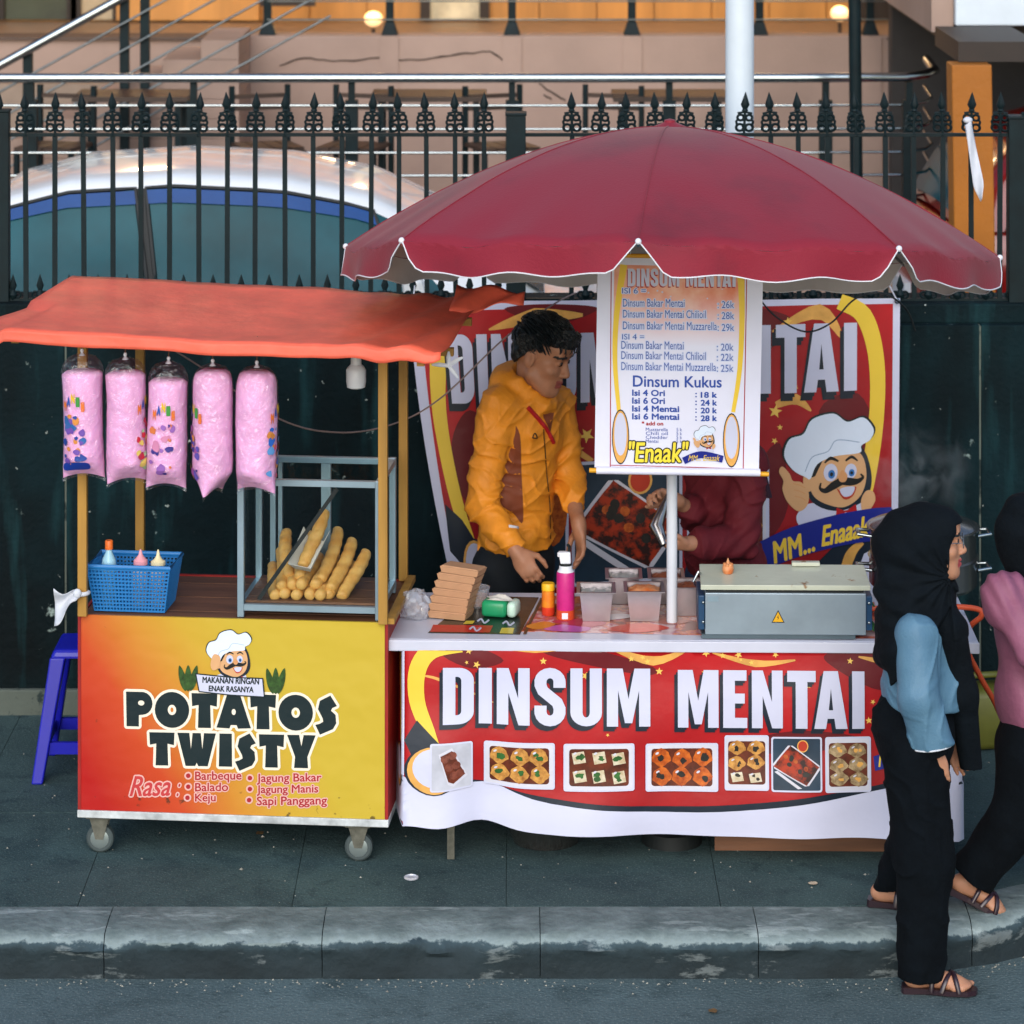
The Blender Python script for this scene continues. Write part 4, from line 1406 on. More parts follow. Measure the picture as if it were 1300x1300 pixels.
# casters: upright on the pavement
for x, y in ((0.06, 0.05), (CWd - 0.10, 0.05), (0.06, CDp - 0.06), (CWd - 0.10, CDp - 0.06)):
    c = MB().box(x - 0.045, x + 0.045, y - 0.04, y + 0.04, CB - 0.008, CB - 0.0005).frust((x + 0.0, y - 0.022, 0.05), 0.014, 0.002, (x, y - 0.022, CB - 0.008), 0.036, 0.002).frust((x, y + 0.022, 0.05), 0.014, 0.002, (x, y + 0.022, CB - 0.008), 0.036, 0.002).build('caster', M_CASTER, cart)
    MB().lathe([(0.02, -0.017), (0.044, -0.017), (0.05, -0.012), (0.05, 0.012), (0.044, 0.017), (0.02, 0.017)], (x, y, 0.05), 24, 'y').build('tyre', mat('grey_tyre', '#3d4747', rough=0.7), c, sm=40)
    MB().lathe([(0.006, -0.0205), (0.03, -0.019), (0.034, -0.0175), (0.034, 0.0175), (0.006, 0.0205)], (x, y, 0.05), 20, 'y').build('rim', mat('caster_rim', '#7f8a88', rough=0.4, metal=0.5), c, sm=40)

# tarp roof: in cart coordinates
def tarp(u, v):
    # u along the width, v from back to front
    xl = -0.215 - 0.06 * v - 0.15 * max(0, v - 0.55) ** 1.5
    xr = CWd + 0.265 + 0.02 * v - 0.05 * v * v
    x = xl + (xr - xl) * u
    y = (CDp + 0.17) + (-0.29 - CDp - 0.17) * v
    z = (1.962 - 0.055 * u) * (1 - v) + (1.952 - 0.055 * u) * v
    z += -0.022 * math.sin(PI * u) * math.sin(PI * v) + 0.006 * nz(u * 9, v * 3, 1) + 0.010 * nz(u * 3, v * 2, 5)
    if u > 0.7: z += 0.012 * math.sin(u * 60 + v * 9) * (u - 0.7) / 0.3
    if u < 0.06 and v > 0.5: z += 0.05 * (0.06 - u) / 0.06 * (v - 0.5) - 0.02
    return Vector((x, y, z))


def lip(u, v):
    p = tarp(u, 1.0)
    h = 0.045 + 0.006 * nz(u * 6, 0, 9) + 0.02 * max(0, u - 0.8)
    if u > 0.93: h *= 1 - 0.5 * (u - 0.93) / 0.07
    return (p.x + 0.002 * math.sin(40 * u), p.y - 0.003 - 0.006 * v + 0.003 * nz(u * 14, v, 2), p.z - h * v - 0.001)


sheet = MB().grid(tarp, 60, 20).grid(lip, 60, 4)
o = sheet.build('tarp_roof', M_TARP, cart, sm=70)
o.modifiers.new('thickness', 'SOLIDIFY').thickness = 0.003
# loose corner of the tarp hanging at the right end
o = MB().grid(lambda u, v: (CWd + 0.18 + 0.27 * u, CDp + 0.10 - 0.1 * u - 0.26 * v * (1 - 0.75 * u), 1.965 - 0.005 * u - (0.065 * v) * (1 - u * 0.55) - 0.012 * math.sin(u * 9 + v * 5)), 16, 8).build('tarp_corner', M_TARP, cart, sm=70)
o.modifiers.new('thickness', 'SOLIDIFY').thickness = 0.003
# white string knots that tie the tarp
b = MB()
kx = Vector((CWd + 0.235, -0.04, 1.80))
for a in ((0.05, 0, 0.03), (-0.06, 0.01, 0.0), (0.035, -0.01, -0.04), (0.0, 0, 0.05)):
    b.tube([kx, kx + Vector(a) * 0.6 + Vector((0, -0.01, 0.004)), kx + Vector(a)], [0.007, 0.008, 0.004], 6)
b.build('tie_string', MATS['white_cloth'], cart, sm=60)
MB().box(0, 0.35, -0.003, -0.001, 0, 0.001)

# printing on the front panel
def cart_pt(px, py, off):
    u = (px - 103) / 351.6
    v = CT - (py - 778 - 0.040 * (px - 103)) / (352.0 + 0.008 * (px - 103))
    return (u, -0.001 - off, v)


cv = Canvas(cart_pt, front)
ttl = glyphs('POTATOS', CHUNK, 161, 876, 431, 920, gap=0.07, slope=0.036) + glyphs('TWISTY', CHUNK, 191, 928, 404, 970, gap=0.09, slope=0.032)
for k, pl in enumerate(ttl):
    cv.poly([pl], I_CREAM, 1 + 0.05 * (k % 2), 'letter_outline', grow=3.4)
    cv.poly([pl], I_DARKTEAL, 2.2, 'letter')
I_PINK = ink('list_pink', '#d8a8a0')
I_CRIM = ink('list_crimson', '#a02028')
for tx, bx_ in (('Barbeque', (250, 979, 309, 993)), ('Balado', (250, 993.5, 292, 1004)), ('Keju', (250, 1007, 276, 1020)), ('Jagung Bakar', (329, 983, 411, 996.5)), ('Jagung Manis', (329, 997.5, 407, 1010.5)), ('Sapi Panggang', (329, 1012, 418, 1026))):
    cv.text(tx, bx_, I_PINK, 1, 'lettering_outline', grow=1.6)
    cv.text(tx, bx_, I_CRIM, 2, 'lettering', bold=0.25)
for bx_, by in ((241, 984), (241, 998), (240, 1012), (320, 988), (320, 1002), (319, 1016)):
    cv.poly([[ell(bx_, by, 5, 5, 14)]], I_PINK, 1, 'bullet_print')
    cv.poly([[ell(bx_, by, 3, 3, 12)]], I_CRIM, 2, 'bullet_print')
cv.text('Rasa', (166, 984, 218, 1009), I_PINK, 1, 'lettering_outline', shear=0.35, grow=2.2)
cv.text(':', (226, 994, 231, 1010), I_PINK, 1, 'lettering_outline', shear=0.35, grow=1.6)
cv.text(':', (226, 994, 231, 1010), I_CRIM, 2, 'lettering', shear=0.35)
cv.text('Rasa', (166, 984, 218, 1009), ink('rasa_red', '#b8383a'), 2, 'lettering', bold=0.5, shear=0.35)
chef(cv, 296, 858, 0.56, 3, thumb=False)
cv.poly([[spl([(270, 842), (274, 830), (282, 833), (281, 846), (273, 850)], 5)]], I_SKIN, 12, 'hand_print')
rb = [(252, 855), (296, 860), (336, 862), (338, 884), (296, 881), (256, 876)]
cv.poly([[offset_poly(rb, 1.5)]], I_DARKTEAL, 13, 'ribbon_print')
cv.poly([[rb]], I_WHITE, 14, 'ribbon_print')
cv.text('MAKANAN RINGAN', (260, 859.5, 332, 867), I_DARKTEAL, 15, 'lettering', bold=0.35, rot=-2.5)
cv.text('ENAK RASANYA', (268, 870.5, 325, 877.5), I_DARKTEAL, 15, 'lettering', bold=0.35, rot=-2.5)
I_CORN = ink('corn_green', '#2c4a1c', var=0.5, scale=60)
for cx in (241, 353):
    for k, (dx, rt_) in enumerate(((-7, -14), (0, 0), (7, 14))):
        cv.poly([[[(cx + dx + a * math.cos(R(rt_)) - b_ * math.sin(R(rt_)), 861 + (cx - 241) * .045 + a * math.sin(R(rt_)) + b_ * math.cos(R(rt_))) for a, b_ in spl([(0, -18), (4, -6), (4, 8), (0, 16), (-4, 8), (-4, -6)], 3)]]], I_CORN, 3 + k, 'corn_print')

# ------------------------------------------------------------------ glass display case on the cart
dc = thing('display_case', 'aluminium framed glass display case of fried potatoes on the snack cart', 'display case', tuple(cart_w(0.565, 0.03, CT - 0.002)), (0, 0, CYAW))
dw, dd, dh = 0.525, 0.40, 0.50
fr = 0.024
for x in (0, dw - fr):
    for y in (0, dd - fr):
        MB().box(x, x + fr, y, y + fr, 0, dh).build('frame_post', M_ALU, dc, bevel=0.002)
for z in (0.025, dh - fr):
    for y in (0.001, dd - fr + 0.001):
        MB().box(fr + 0.0005, dw - fr - 0.0005, y, y + fr - 0.002, z, z + fr - 0.002).build('frame_rail', M_ALU, dc)
    for x in (0.001, dw - fr + 0.001):
        MB().box(x, x + fr - 0.002, fr + 0.0005, dd - fr - 0.0005, z, z + fr - 0.002).build('frame_rail', M_ALU, dc)
MB().box(dw * .47, dw * .47 + 0.035, dd - fr, dd - 0.003, 0.05, dh - fr - 0.001).build('door_stile', M_ALU, dc)
MB().box(0.055, 0.075, dd - fr, dd - 0.003, 0.05, dh - fr - 0.001).box(0.085, 0.1, dd - fr, dd - 0.003, 0.05, dh - fr - 0.001).build('door_stile', M_ALU, dc)
for i in range(6):
    MB().box(fr + .001, dw - fr - .001, 0.026 + i * 0.058, 0.026 + i * 0.058 + 0.056, 0.048, 0.056 + 0.001 * (i % 2)).build('floor_plank', M_PLANK, dc)
MB().box(fr, dw - fr, 0.010, 0.014, 0.05, dh - fr).build('front_pane', M_GLASS, dc)
MB().box(0.010, 0.014, fr, dd - fr, 0.05, dh - fr).build('side_pane', M_GLASS, dc)
MB().box(dw - 0.014, dw - 0.010, fr, dd - fr, 0.05, dh - fr).build('side_pane', M_GLASS, dc)
MB().box(0.02, dw - 0.02, 0.02, dd - 0.02, dh - 0.0075, dh - 0.0035).build('top_pane', film('top_glass', tint=(0.9, 0.94, 0.94), gloss=0.004, rough=0.05, edge=0.004), dc)
MB().bar((0.075, 0.022, 0.062), (0.36, 0.02, dh - 0.035), 0.014, 0.014).build('strut', M_BLACK, dc)

# spiral potatoes
M_POT = mat('fried_potato', '#e2b468', rough=0.5, var=0.3, scale=16, col2='#c98c40', bump=0.2, bscale=70, sss=0.05)


def potato_mesh(seed):
    rnd = random.Random(seed)
    Ln = 0.255 + rnd.uniform(-.02, .02)
    ph = rnd.uniform(0, 6)

    def fn(u, v):
        a = 2 * PI * u
        t = v
        env = math.sin(PI * min(1, max(0, 0.06 + 0.88 * t))) ** 0.16
        spiral = 0.5 + 0.5 * math.sin(a + t * 2 * PI * 6 + ph)
        r = 0.0245 * env * (0.92 + 0.10 * spiral ** 0.6) * (1 + 0.08 * nz(t * 5, seed))
        if t in (0, 1): r *= 0.55
        return (r * math.cos(a) + 0.009 * math.sin(t * 3.4 + ph), Ln * (t - 0.5), r * math.sin(a))
    b = MB().grid(fn, 16, 48, closed_u=True)
    b.f.append(tuple(range(16)))
    b.f.append(tuple(48 * 16 + j for j in range(16)))
    return b.mesh('spiral_potato', M_POT, sm=60)


pot = [potato_mesh(i) for i in range(4)]
base_z = 0.86 + 0.058
spots = []
pp = [  # x, y, z in the case, yaw, pitch, note
    (0.105, 0.17, 0.090, -16, 10, 'leaning leftmost at the bottom of the heap'), (0.160, 0.165, 0.082, -6, 4, 'second from the strut in the bottom layer'),
    (0.212, 0.17, 0.084, 0, 5, 'third from the strut in the bottom layer'), (0.264, 0.165, 0.082, 3, 4, 'bottom layer below the paper tray'),
    (0.318, 0.17, 0.086, 7, 6, 'second from the right in the bottom layer'), (0.400, 0.17, 0.120, 14, 30, 'leaning alone at the right end of the heap'),
    (0.130, 0.18, 0.132, -12, 14, 'second layer at the left beside the strut'), (0.185, 0.175, 0.128, -4, 12, 'second layer just left of the paper tray'),
    (0.238, 0.175, 0.128, 2, 9, 'second layer directly under the paper tray'), (0.292, 0.18, 0.132, 6, 14, 'second layer just right of the paper tray'),
    (0.352, 0.19, 0.150, 9, 26, 'thick golden one standing highest at the right'), (0.150, 0.20, 0.182, -14, 28, 'steeply leaning behind the strut at the top left'),
    (0.212, 0.20, 0.178, -6, 22, 'behind the paper tray in the third layer'), (0.345, 0.175, 0.100, 10, 16, 'squeezed low between the last two at the right'),
    (0.305, 0.21, 0.180, 5, 28, 'behind the paper tray on its right side'),
]
c_, s_ = math.cos(CYAW), math.sin(CYAW)
for i, (x, y, z, yaw, pit, lab) in enumerate(pp):
    o = link('spiral_potato', pot[i % 4], None, tuple(cart_w(0.565 + x, 0.03 + y, CT - 0.002 + z)), (R(pit), 0, CYAW - R(yaw)))
    tag(o, 'golden spiral potato in the display case, ' + lab, 'potato', 'fried spiral potatoes in the display case')
# paper tray with one potato standing in it
pt_ = thing('paper_tray', 'white paper food tray propped on the heap of potatoes', 'tray', tuple(cart_w(0.565 + 0.235, 0.09, CT + 0.170)), (R(40), R(6), CYAW - R(14)))
M_PAPER = mat('white_paper', '#d8d4cc', rough=0.8, var=0.06, trans=0.15)
o = MB().add([(-0.03, -0.015, 0), (0.03, -0.015, 0), (-0.03, 0.12, 0), (0.03, 0.12, 0), (-0.045, -0.03, 0.045), (0.045, -0.03, 0.045), (-0.048, 0.135, 0.045), (0.055, 0.14, 0.045)],
             [(0, 1, 3, 2), (0, 2, 6, 4), (1, 5, 7, 3), (0, 4, 5, 1)]).build('tray', M_PAPER, pt_)
o.modifiers.new('thickness', 'SOLIDIFY').thickness = 0.0015
o = link('spiral_potato', pot[1], None, tuple(cart_w(0.565 + 0.258, 0.165, CT + 0.255)), (R(44), 0, CYAW - R(14)))
tag(o, 'golden spiral potato lying in the white paper tray', 'potato', 'fried spiral potatoes in the display case')

# ------------------------------------------------------------------ candy floss bags hanging from the roof edge
M_FLOSS = mat('pink_floss', '#eeb0da', rough=0.95, var=0.12, scale=9, bump=0.8, bscale=30, sss=0.25)
L_COL = ['#d9702c', '#2a4fa0', '#d8b02c', '#3c8a3c']
bags = [  # px centre, top y, bottom y, half width px, twist deg, bottom point style, label
    (104, 447, 612, 27.0, 0, 'bag of pink candy floss hanging leftmost, with a blue printed base band', 'left'),
    (159, 452, 618, 27.0, 20, 'bag of pink candy floss with red and green print, second from the cart post', 'right'),
    (214, 457, 625, 27.0, 0, 'bag of pink candy floss with purple print, in the middle of the five', 'mid'),
    (270, 460, 632, 27.0, 68, 'nearly plain bag of pink candy floss ending in one pointed corner', 'edge'),
    (326, 462, 630, 28.0, -24, 'plain pink candy floss bag hanging nearest the display case', 'far'),
]
for bi, (px, yt, yb, hw, tw, lab, pr) in enumerate(bags):
    d = 11.31 - 0.05 * (px - 104) / 352
    top = W(px, yt, d)
    bot = W(px, yb, d)
    Hh = top.z - bot.z
    hwm = hw * d / F
    bg = thing('candy_floss_bag', lab, 'candy floss', tuple(top), (0, R(random.uniform(-2, 2)), R(tw)), group='candy floss bags under the cart roof')

    def shell(u, v, k=1.0, vmax=1.0, sd=bi, hwm=hwm, Hh=Hh):
        a = 2 * PI * u
        t = v * vmax
        dome = min(1.0, t / 0.16)
        r = math.sqrt(max(0, 1 - (1 - dome) ** 2)) * 0.97 + 0.03
        fl = max(0, (t - 0.80) / 0.20)
        rx = hwm * k * (r + 0.05 * fl) * (0.97 + 0.03 * math.sin(t * 9 + sd))
        ry = hwm * k * r * (1 - fl ** 1.3) * 0.95 + 0.002
        ca, sa = math.cos(a), math.sin(a)
        z = -Hh * t
        if fl > 0: z += Hh * 0.05 * fl * (1 - abs(ca) ** 2.0)
        wob = 1 + 0.03 * nz(ca * 2 + sd, sa * 2, t * 5) + 0.015 * nz(ca * 5, sa * 5, t * 14 + sd)
        return (rx * ca * wob, ry * sa * wob, z)
    MB().grid(lambda u, v: shell(u, v), 30, 30, closed_u=True).build('film', M_BAG, bg, sm=80)
    c0 = random.Random(bi).uniform(0.12, 0.15) - (0.07 if bi > 2 else 0)

    def core(u, v):
        p = shell(u, c0 + v * (0.965 - c0), 0.955)
        q = 1.0 if 0.02 < v else 0.82
        a = 2 * PI * u
        f = 1 + 0.025 * nz(math.cos(a) * 4, math.sin(a) * 4, v * 12 + bi)
        return (p[0] * q * f, p[1] * q * f, p[2] + (0.006 * nz(math.cos(a) * 3, math.sin(a) * 3, bi) if v < 0.1 else 0))
    b = MB().grid(core, 30, 36, closed_u=True)
    b.f.append(tuple(range(30)))
    b.build('candy_floss', M_FLOSS, bg, sm=70)
    MB().lathe([(0.004, 0.012), (0.007, 0.006), (0.004, -0.002), (0.012, -0.012)], n=10).build('knot', M_WPLASTIC, bg, sm=50)
    rt_ = (cart_w(0, -0.29, 0).z, )
    roofz = HC - ((415 + 0.058 * px) + 321) * d / F
    MB().tube([(0, 0, 0.01), (0.002, 0, min(roofz - top.z + 0.03, 1.985 + 0.15 - 0.075 - top.z))], 0.002, 5).build('string', mat('brown_string', '#6a4630', rough=0.8), bg)
    # print wrapped on the film
    def bag_pt(x, y, off, shell=shell, hwm=hwm, Hh=Hh, tw=tw):
        a = -PI / 2 + x / 1.0
        p = Vector(shell((a / (2 * PI)) % 1.0, y))
        q = Vector((p.x, p.y, 0))
        return tuple(p + q.normalized() * (0.0015 + off))
    cvb = Canvas(bag_pt, bg, step=(0.22, 0.05))
    x_off = {'left': -0.35, 'right': 0.95, 'mid': -0.1, 'edge': -2.2, 'far': 1.75}[pr]
    for k, ch in enumerate('MANIS'):
        ang = (k - 2) * 0.24
        y = 0.30 + 0.05 * abs(k - 2) ** 1.3 * 0.5
        cvb.text(ch, (x_off + ang - 0.085, y, x_off + ang + 0.085, y + 0.055), ink('candy_letter_%d' % (k % 4), L_COL[k % 4]), 1, 'lettering', bold=0.012)
    rr = random.Random(bi + 50)
    pal = {'left': ['#24408c', '#6a4a9c', '#c8803c', '#30609c'], 'right': ['#c02838', '#9ac08c', '#d8c060', '#b03048'], 'mid': ['#8a5aa4', '#c07a9c', '#3a2f7c', '#c8703c'], 'edge': ['#5a4a9c', '#c8803c', '#30307c', '#8a4a8c'], 'far': ['#2a60b8', '#c8803c', '#5a90c8', '#c05070']}[pr]
    # plain blobs and dots in the colours of the original print
    for k in range(26):
        xx, yy = x_off - 0.05 + rr.uniform(-0.55, 0.5), rr.uniform(0.46, 0.84)
        rr_ = rr.uniform(0.06, 0.22)
        cvb.poly([[spl([(xx + rr_ * rr.uniform(.6, 1.2) * math.cos(a), yy + rr_ * 0.16 * rr.uniform(.6, 1.3) * math.sin(a)) for a in (0, 1.05, 2.1, 3.14, 4.2, 5.25)], 4)]], ink('candy_print_' + pr + str(k % 4), pal[k % 4]), 1 + k * 0.12, 'candy_print')
    if pr == 'left':
        cvb.poly([[spl([(-0.95, 0.84), (-0.3, 0.82), (0.3, 0.83), (0.32, 0.90), (-0.3, 0.91), (-0.95, 0.90)], 4)]], ink('candy_base_blue', '#1c3c9c'), 4, 'candy_print')

# ------------------------------------------------------------------ things on the cart top
# blue basket
M_BLUEP = mat('blue_plastic', '#1f6fae', rough=0.4, var=0.08)
bk = thing('plastic_basket', 'blue woven plastic basket at the left end of the snack cart', 'basket', tuple(cart_w(0.165, 0.15, CT - 0.002)), (0, 0, CYAW - R(1)))
b = MB()
bw0, bw1, bd0, bd1, bh = 0.128, 0.152, 0.085, 0.105, 0.165


def bside(t, k):
    """point on the basket rim path: t in 0..4, k height 0..1"""
    w, dd_ = bw0 + (bw1 - bw0) * k, bd0 + (bd1 - bd0) * k
    cs = [(-w, -dd_), (w, -dd_), (w, dd_), (-w, dd_)]
    i = int(t) % 4
    f = t - int(t)
    a, c = cs[i], cs[(i + 1) % 4]
    return Vector((a[0] + (c[0] - a[0]) * f, a[1] + (c[1] - a[1]) * f, bh * k))


for k in range(12):
    kk = k / 12
    b.tube([bside(t, kk + 0.02) for t in (0, 1, 2, 3)], 0.0042, 5, closed=True)
for i in range(4):
    nb = 22 if i % 2 == 0 else 15
    for j in range(nb):
        t = i + j / nb
        b.bar(bside(t, 0), bside(t, 1), 0.0055, 0.004)
b.build('woven_side', M_BLUEP, bk)
MB().box(-bw0, bw0, -bd0, bd0, 0, 0.004).build('floor', M_BLUEP, bk)
MB().tube([bside(t, 1.0) for t in (0, 1, 2, 3)], 0.009, 8, closed=True).build('rim', M_BLUEP, bk, sm=50)


def bottle(name, lab, cat, loc, prof, m_, capprof, capm, group=None, extra=None):
    t = thing(name, lab, cat, loc, (0, 0, CYAW), group)
    MB().lathe(prof, n=20).build('body', m_, t, sm=50)
    MB().lathe(capprof, n=16).build('cap', capm, t, sm=40)
    return t


bottle('water_bottle', 'clear bottle with an orange cap standing in the blue basket', 'bottle', tuple(cart_w(0.075, 0.12, CT + 0.004)),
       [(0.024, 0), (0.027, 0.01), (0.027, 0.15), (0.024, 0.17), (0.012, 0.195), (0.011, 0.205)], mat('pale_blue_plastic', '#9cc8d8', rough=0.2, var=0.1),
       [(0.0145, 0.2055), (0.0145, 0.235), (0.012, 0.238)], mat('orange_cap', '#e06a20', rough=0.4))
bottle('sauce_bottle', 'squeeze bottle with a pink nozzle in the blue basket', 'bottle', tuple(cart_w(0.19, 0.13, CT + 0.004)),
       [(0.026, 0), (0.028, 0.01), (0.028, 0.14), (0.02, 0.15)], mat('white_sauce', '#d6cfd0', rough=0.4),
       [(0.026, 0.1505), (0.026, 0.165), (0.018, 0.172), (0.008, 0.185), (0.003, 0.205)], mat('pink_nozzle', '#e09aa4', rough=0.4), 'sauce bottles in the basket')
bottle('sauce_bottle', 'squeeze bottle with a pale yellow top in the blue basket', 'bottle', tuple(cart_w(0.255, 0.13, CT + 0.004)),
       [(0.026, 0), (0.028, 0.01), (0.028, 0.14), (0.02, 0.15)], mat('white_sauce', '#d6cfd0', rough=0.4),
       [(0.027, 0.1505), (0.027, 0.163), (0.016, 0.17), (0.008, 0.182), (0.003, 0.205)], mat('yellow_nozzle', '#e0d2a8', rough=0.4), 'sauce bottles in the basket')

# plastic bag knotted on the left post
pb = thing('tied_plastic_bag', 'white plastic bag knotted to the left front post of the cart', 'plastic bag', tuple(cart_w(0.0, -0.03, CT + 0.06)))
o = MB().grid(lambda u, v: (-0.002 - 0.085 * v + 0.03 * (u - .5) * (1 - v), -0.02 - 0.02 * math.sin(u * 5 + v * 3), 0.02 + (0.025 + 0.085 * v) * (u - 0.75) + 0.01 * math.sin(v * 7) - 0.03 * v * (u < 0.3)), 10, 10).build('tail', MATS['white_cloth'], pb, sm=70)
o.modifiers.new('thickness', 'SOLIDIFY').thickness = 0.0012
MB().torus((0.008, 0.01, 0.025), 0.024, 0.008, 12, 6, 'z').ball((-0.004, -0.02, 0.03), (0.016, 0.012, 0.018), 8, 6).build('knot', MATS['white_cloth'], pb, sm=60)

# bulb under the roof
bl = thing('light_bulb', 'white light bulb in its holder hanging under the orange roof', 'light bulb', tuple(W(452, 452, 11.5)))
MB().lathe([(0.014, 0.02), (0.018, 0.0), (0.02, -0.03), (0.03, -0.04), (0.036, -0.05), (0.036, -0.09), (0.033, -0.112), (0.02, -0.118)], n=20).build('bulb', mat('bulb_white', '#c8ccd0', rough=0.35), bl, sm=40)
MB().lathe([(0.02, 0.001), (0.021, 0.03), (0.012, 0.045)], (0, 0, 0.02), 16).build('holder', M_WPLASTIC, bl, sm=40)
MB().tube([(0, 0, 0.06), (0.004, 0.004, 0.068), (0.0, 0.01, 0.078)], 0.003, 6).build('flex', M_BLACK, bl)

# blue stool behind the cart
M_STOOL = mat('stool_blue', '#1518a0', rough=0.35, var=0.08)
sp0 = W(112, 978, dground(978))
sl = thing('plastic_stool', 'royal blue plastic stool half hidden behind the snack cart', 'stool', (sp0.x, 12.45, 0.15))
sh = 0.50
MB().frust((0, 0, sh - 0.035), 0.135, 0.135, (0, 0, sh), 0.12, 0.12).build('seat', M_STOOL, sl, bevel=0.012)
for sx in (-1, 1):
    for sy in (-1, 1):
        b = MB()
        b.add([(sx * (0.175 + a * 0.022), sy * (0.175 + c * 0.022), 0) for a, c in ((-1, -1), (1, -1), (1, 1), (-1, 1))] + [(sx * (0.105 + a * 0.03), sy * (0.105 + c * 0.03), sh - 0.03) for a, c in ((-1, -1), (1, -1), (1, 1), (-1, 1))],
              [(3, 2, 1, 0), (4, 5, 6, 7), (0, 1, 5, 4), (1, 2, 6, 5), (2, 3, 7, 6), (3, 0, 4, 7)])
        b.build('leg', M_STOOL, sl, bevel=0.006)
for s in (-1, 1):
    MB().bar((-0.155, s * 0.155, 0.13), (0.155, s * 0.155, 0.13), 0.018, 0.045).build('stretcher', M_STOOL, sl)
    MB().bar((s * 0.156, -0.145, 0.13), (s * 0.156, 0.145, 0.13), 0.018, 0.044).build('stretcher', M_STOOL, sl)

# ================================================================== dumpling stall table
TYAW = -0.018
TX0, TY0 = (512 - 650) * 11.42 / F, 11.42
TW, TD, TH = 2.0, 0.62, 0.80


def tab_w(x, y, z):
    c, s = math.cos(TYAW), math.sin(TYAW)
    return Vector((TX0 + x * c - y * s, TY0 + x * s + y * c, 0.15 + z))


table = thing('stall_table', 'long white stall table behind the red dumpling banner', 'table', (TX0, TY0, 0.15), (0, 0, TYAW))
M_TOP = mat('white_table_top', '#c2c4d2', rough=0.35, var=0.06, scale=4)
MB().box(-0.06, TW + 0.06, -0.012, TD, TH - 0.03, TH).build('table_top', M_TOP, table, bevel=0.004)
for x in (0.17, TW - 0.17):
    for y in (0.03, TD - 0.06):
        MB().box(x - 0.013, x + 0.013, y - 0.013, y + 0.013, 0, TH - 0.031).build('leg', M_CASTER, table)
MB().box(0.0, TW, 0.03, 0.055, TH - 0.09, TH - 0.031).build('apron', M_TOP, table)


def letters(cv, polys, dx, dy, L):
    for pl in polys:
        cv.poly(moved([pl], dx, dy), I_NAVY, L, 'letter_shadow')
        cv.poly(moved([pl], dx / 2, dy / 2), I_NAVY, L + 1, 'letter_shadow')
        cv.poly([pl], I_WHITE, L + 2, 'letter')


# cloth banner hanging from the table front
def tb_pt(px, py, off):
    u = (px - 512) / 354.5
    dv = (py - 814 - 0.0100 * (px - 512)) / 355.0
    dv = max(0.034, dv)
    t = dv / 0.68
    stretch = 1 - 0.05 * math.exp(-((u - 0.27) / 0.12) ** 2) * t - 0.03 * math.exp(-((u - 0.02) / 0.1) ** 2) * t
    z = TH - 0.002 - dv * stretch
    wob = 0.010 * math.sin(u * 4.1 + 0.6) * t + 0.012 * math.sin(u * 9.3 + 1.9 * t) * t * t + 0.006 * math.sin(u * 17 + t * 2.2) * t * t
    wob += 0.035 * t * t * math.exp(-((u - 0.14) / 0.10) ** 2) - 0.03 * t * t * math.exp(-((u - 0.30) / 0.08) ** 2)
    wob += 0.004 * math.sin(t * 13 + u * 2.6)
    y = -0.020 - 0.03 * t - wob
    x = u
    if u < 0:
        k = -u
        x = -0.03 * (k / 0.09) - 0.012 * t * k / 0.09
        y += k * 3.2
    if u > TW:
        k = u - TW
        x = TW + 0.03 * (k / 0.09)
        y += k * 3.2
    if u < 0.0 or u > TW:
        y += off * 0.2
        x += (-1 if u < 0 else 1) * off
    else:
        y -= off
    return (x, y, z)


ban = thing('front_banner', 'red dumpling banner with white lettering hanging from the stall table front', 'banner', (TX0, TY0, 0.15), (0, 0, TYAW))
cv = Canvas(tb_pt, ban, step=(9.0, 9.0))
PX1 = 512 + 354.5 * TW
yb_ = lambda px: 1050 + 0.0170 * (px - 512) + (5 if px > 650 else 0)
full = [(480, 814), (PX1 + 32, 824)] + [(px, yb_(px)) for px in (PX1 + 32, 1150, 1000, 850, 720, 600, 512, 480)]
cv.poly([[full]], I_RED, 0, 'cloth')
# maroon shadows of the print's drapery
for pts in ([(700, 818), (760, 828), (830, 850), (820, 860), (740, 845), (690, 830)], [(1060, 830), (1110, 826), (1160, 850), (1120, 880), (1050, 845)], [(560, 830), (600, 822), (640, 840), (600, 850)], [(930, 950), (1010, 930), (1090, 940), (1010, 960)]):
    cv.poly([[spl(pts, 5)]], I_MAROON, 1, 'drapery_print')
for pts, w in (([(610, 820), (680, 826), (740, 822)], [2, 9, 2]), ([(770, 822), (830, 842), (880, 824)], [3, 12, 2]), ([(905, 832), (960, 846), (1010, 842)], [2, 9, 2]), ([(1090, 838), (1140, 846), (1190, 838)], [2, 10, 3]), ([(530, 858), (560, 864), (640, 900)], [1, 4, 1])):
    cv.poly([[ribbon(pts, w)]], I_TAN, 2, 'swirl_print')
rs = random.Random(3)
sts = []
for k in range(54):
    sx, sy = rs.uniform(585, 1200), rs.choice([rs.uniform(822, 846), rs.uniform(822, 935)])
    sts.append([star(sx, sy, rs.uniform(2.0, 5.5), rs.uniform(0, 70))])
for k, st_ in enumerate(sts):
    cv.poly([st_], I_STAR, 3 + k / 90, 'star_print')
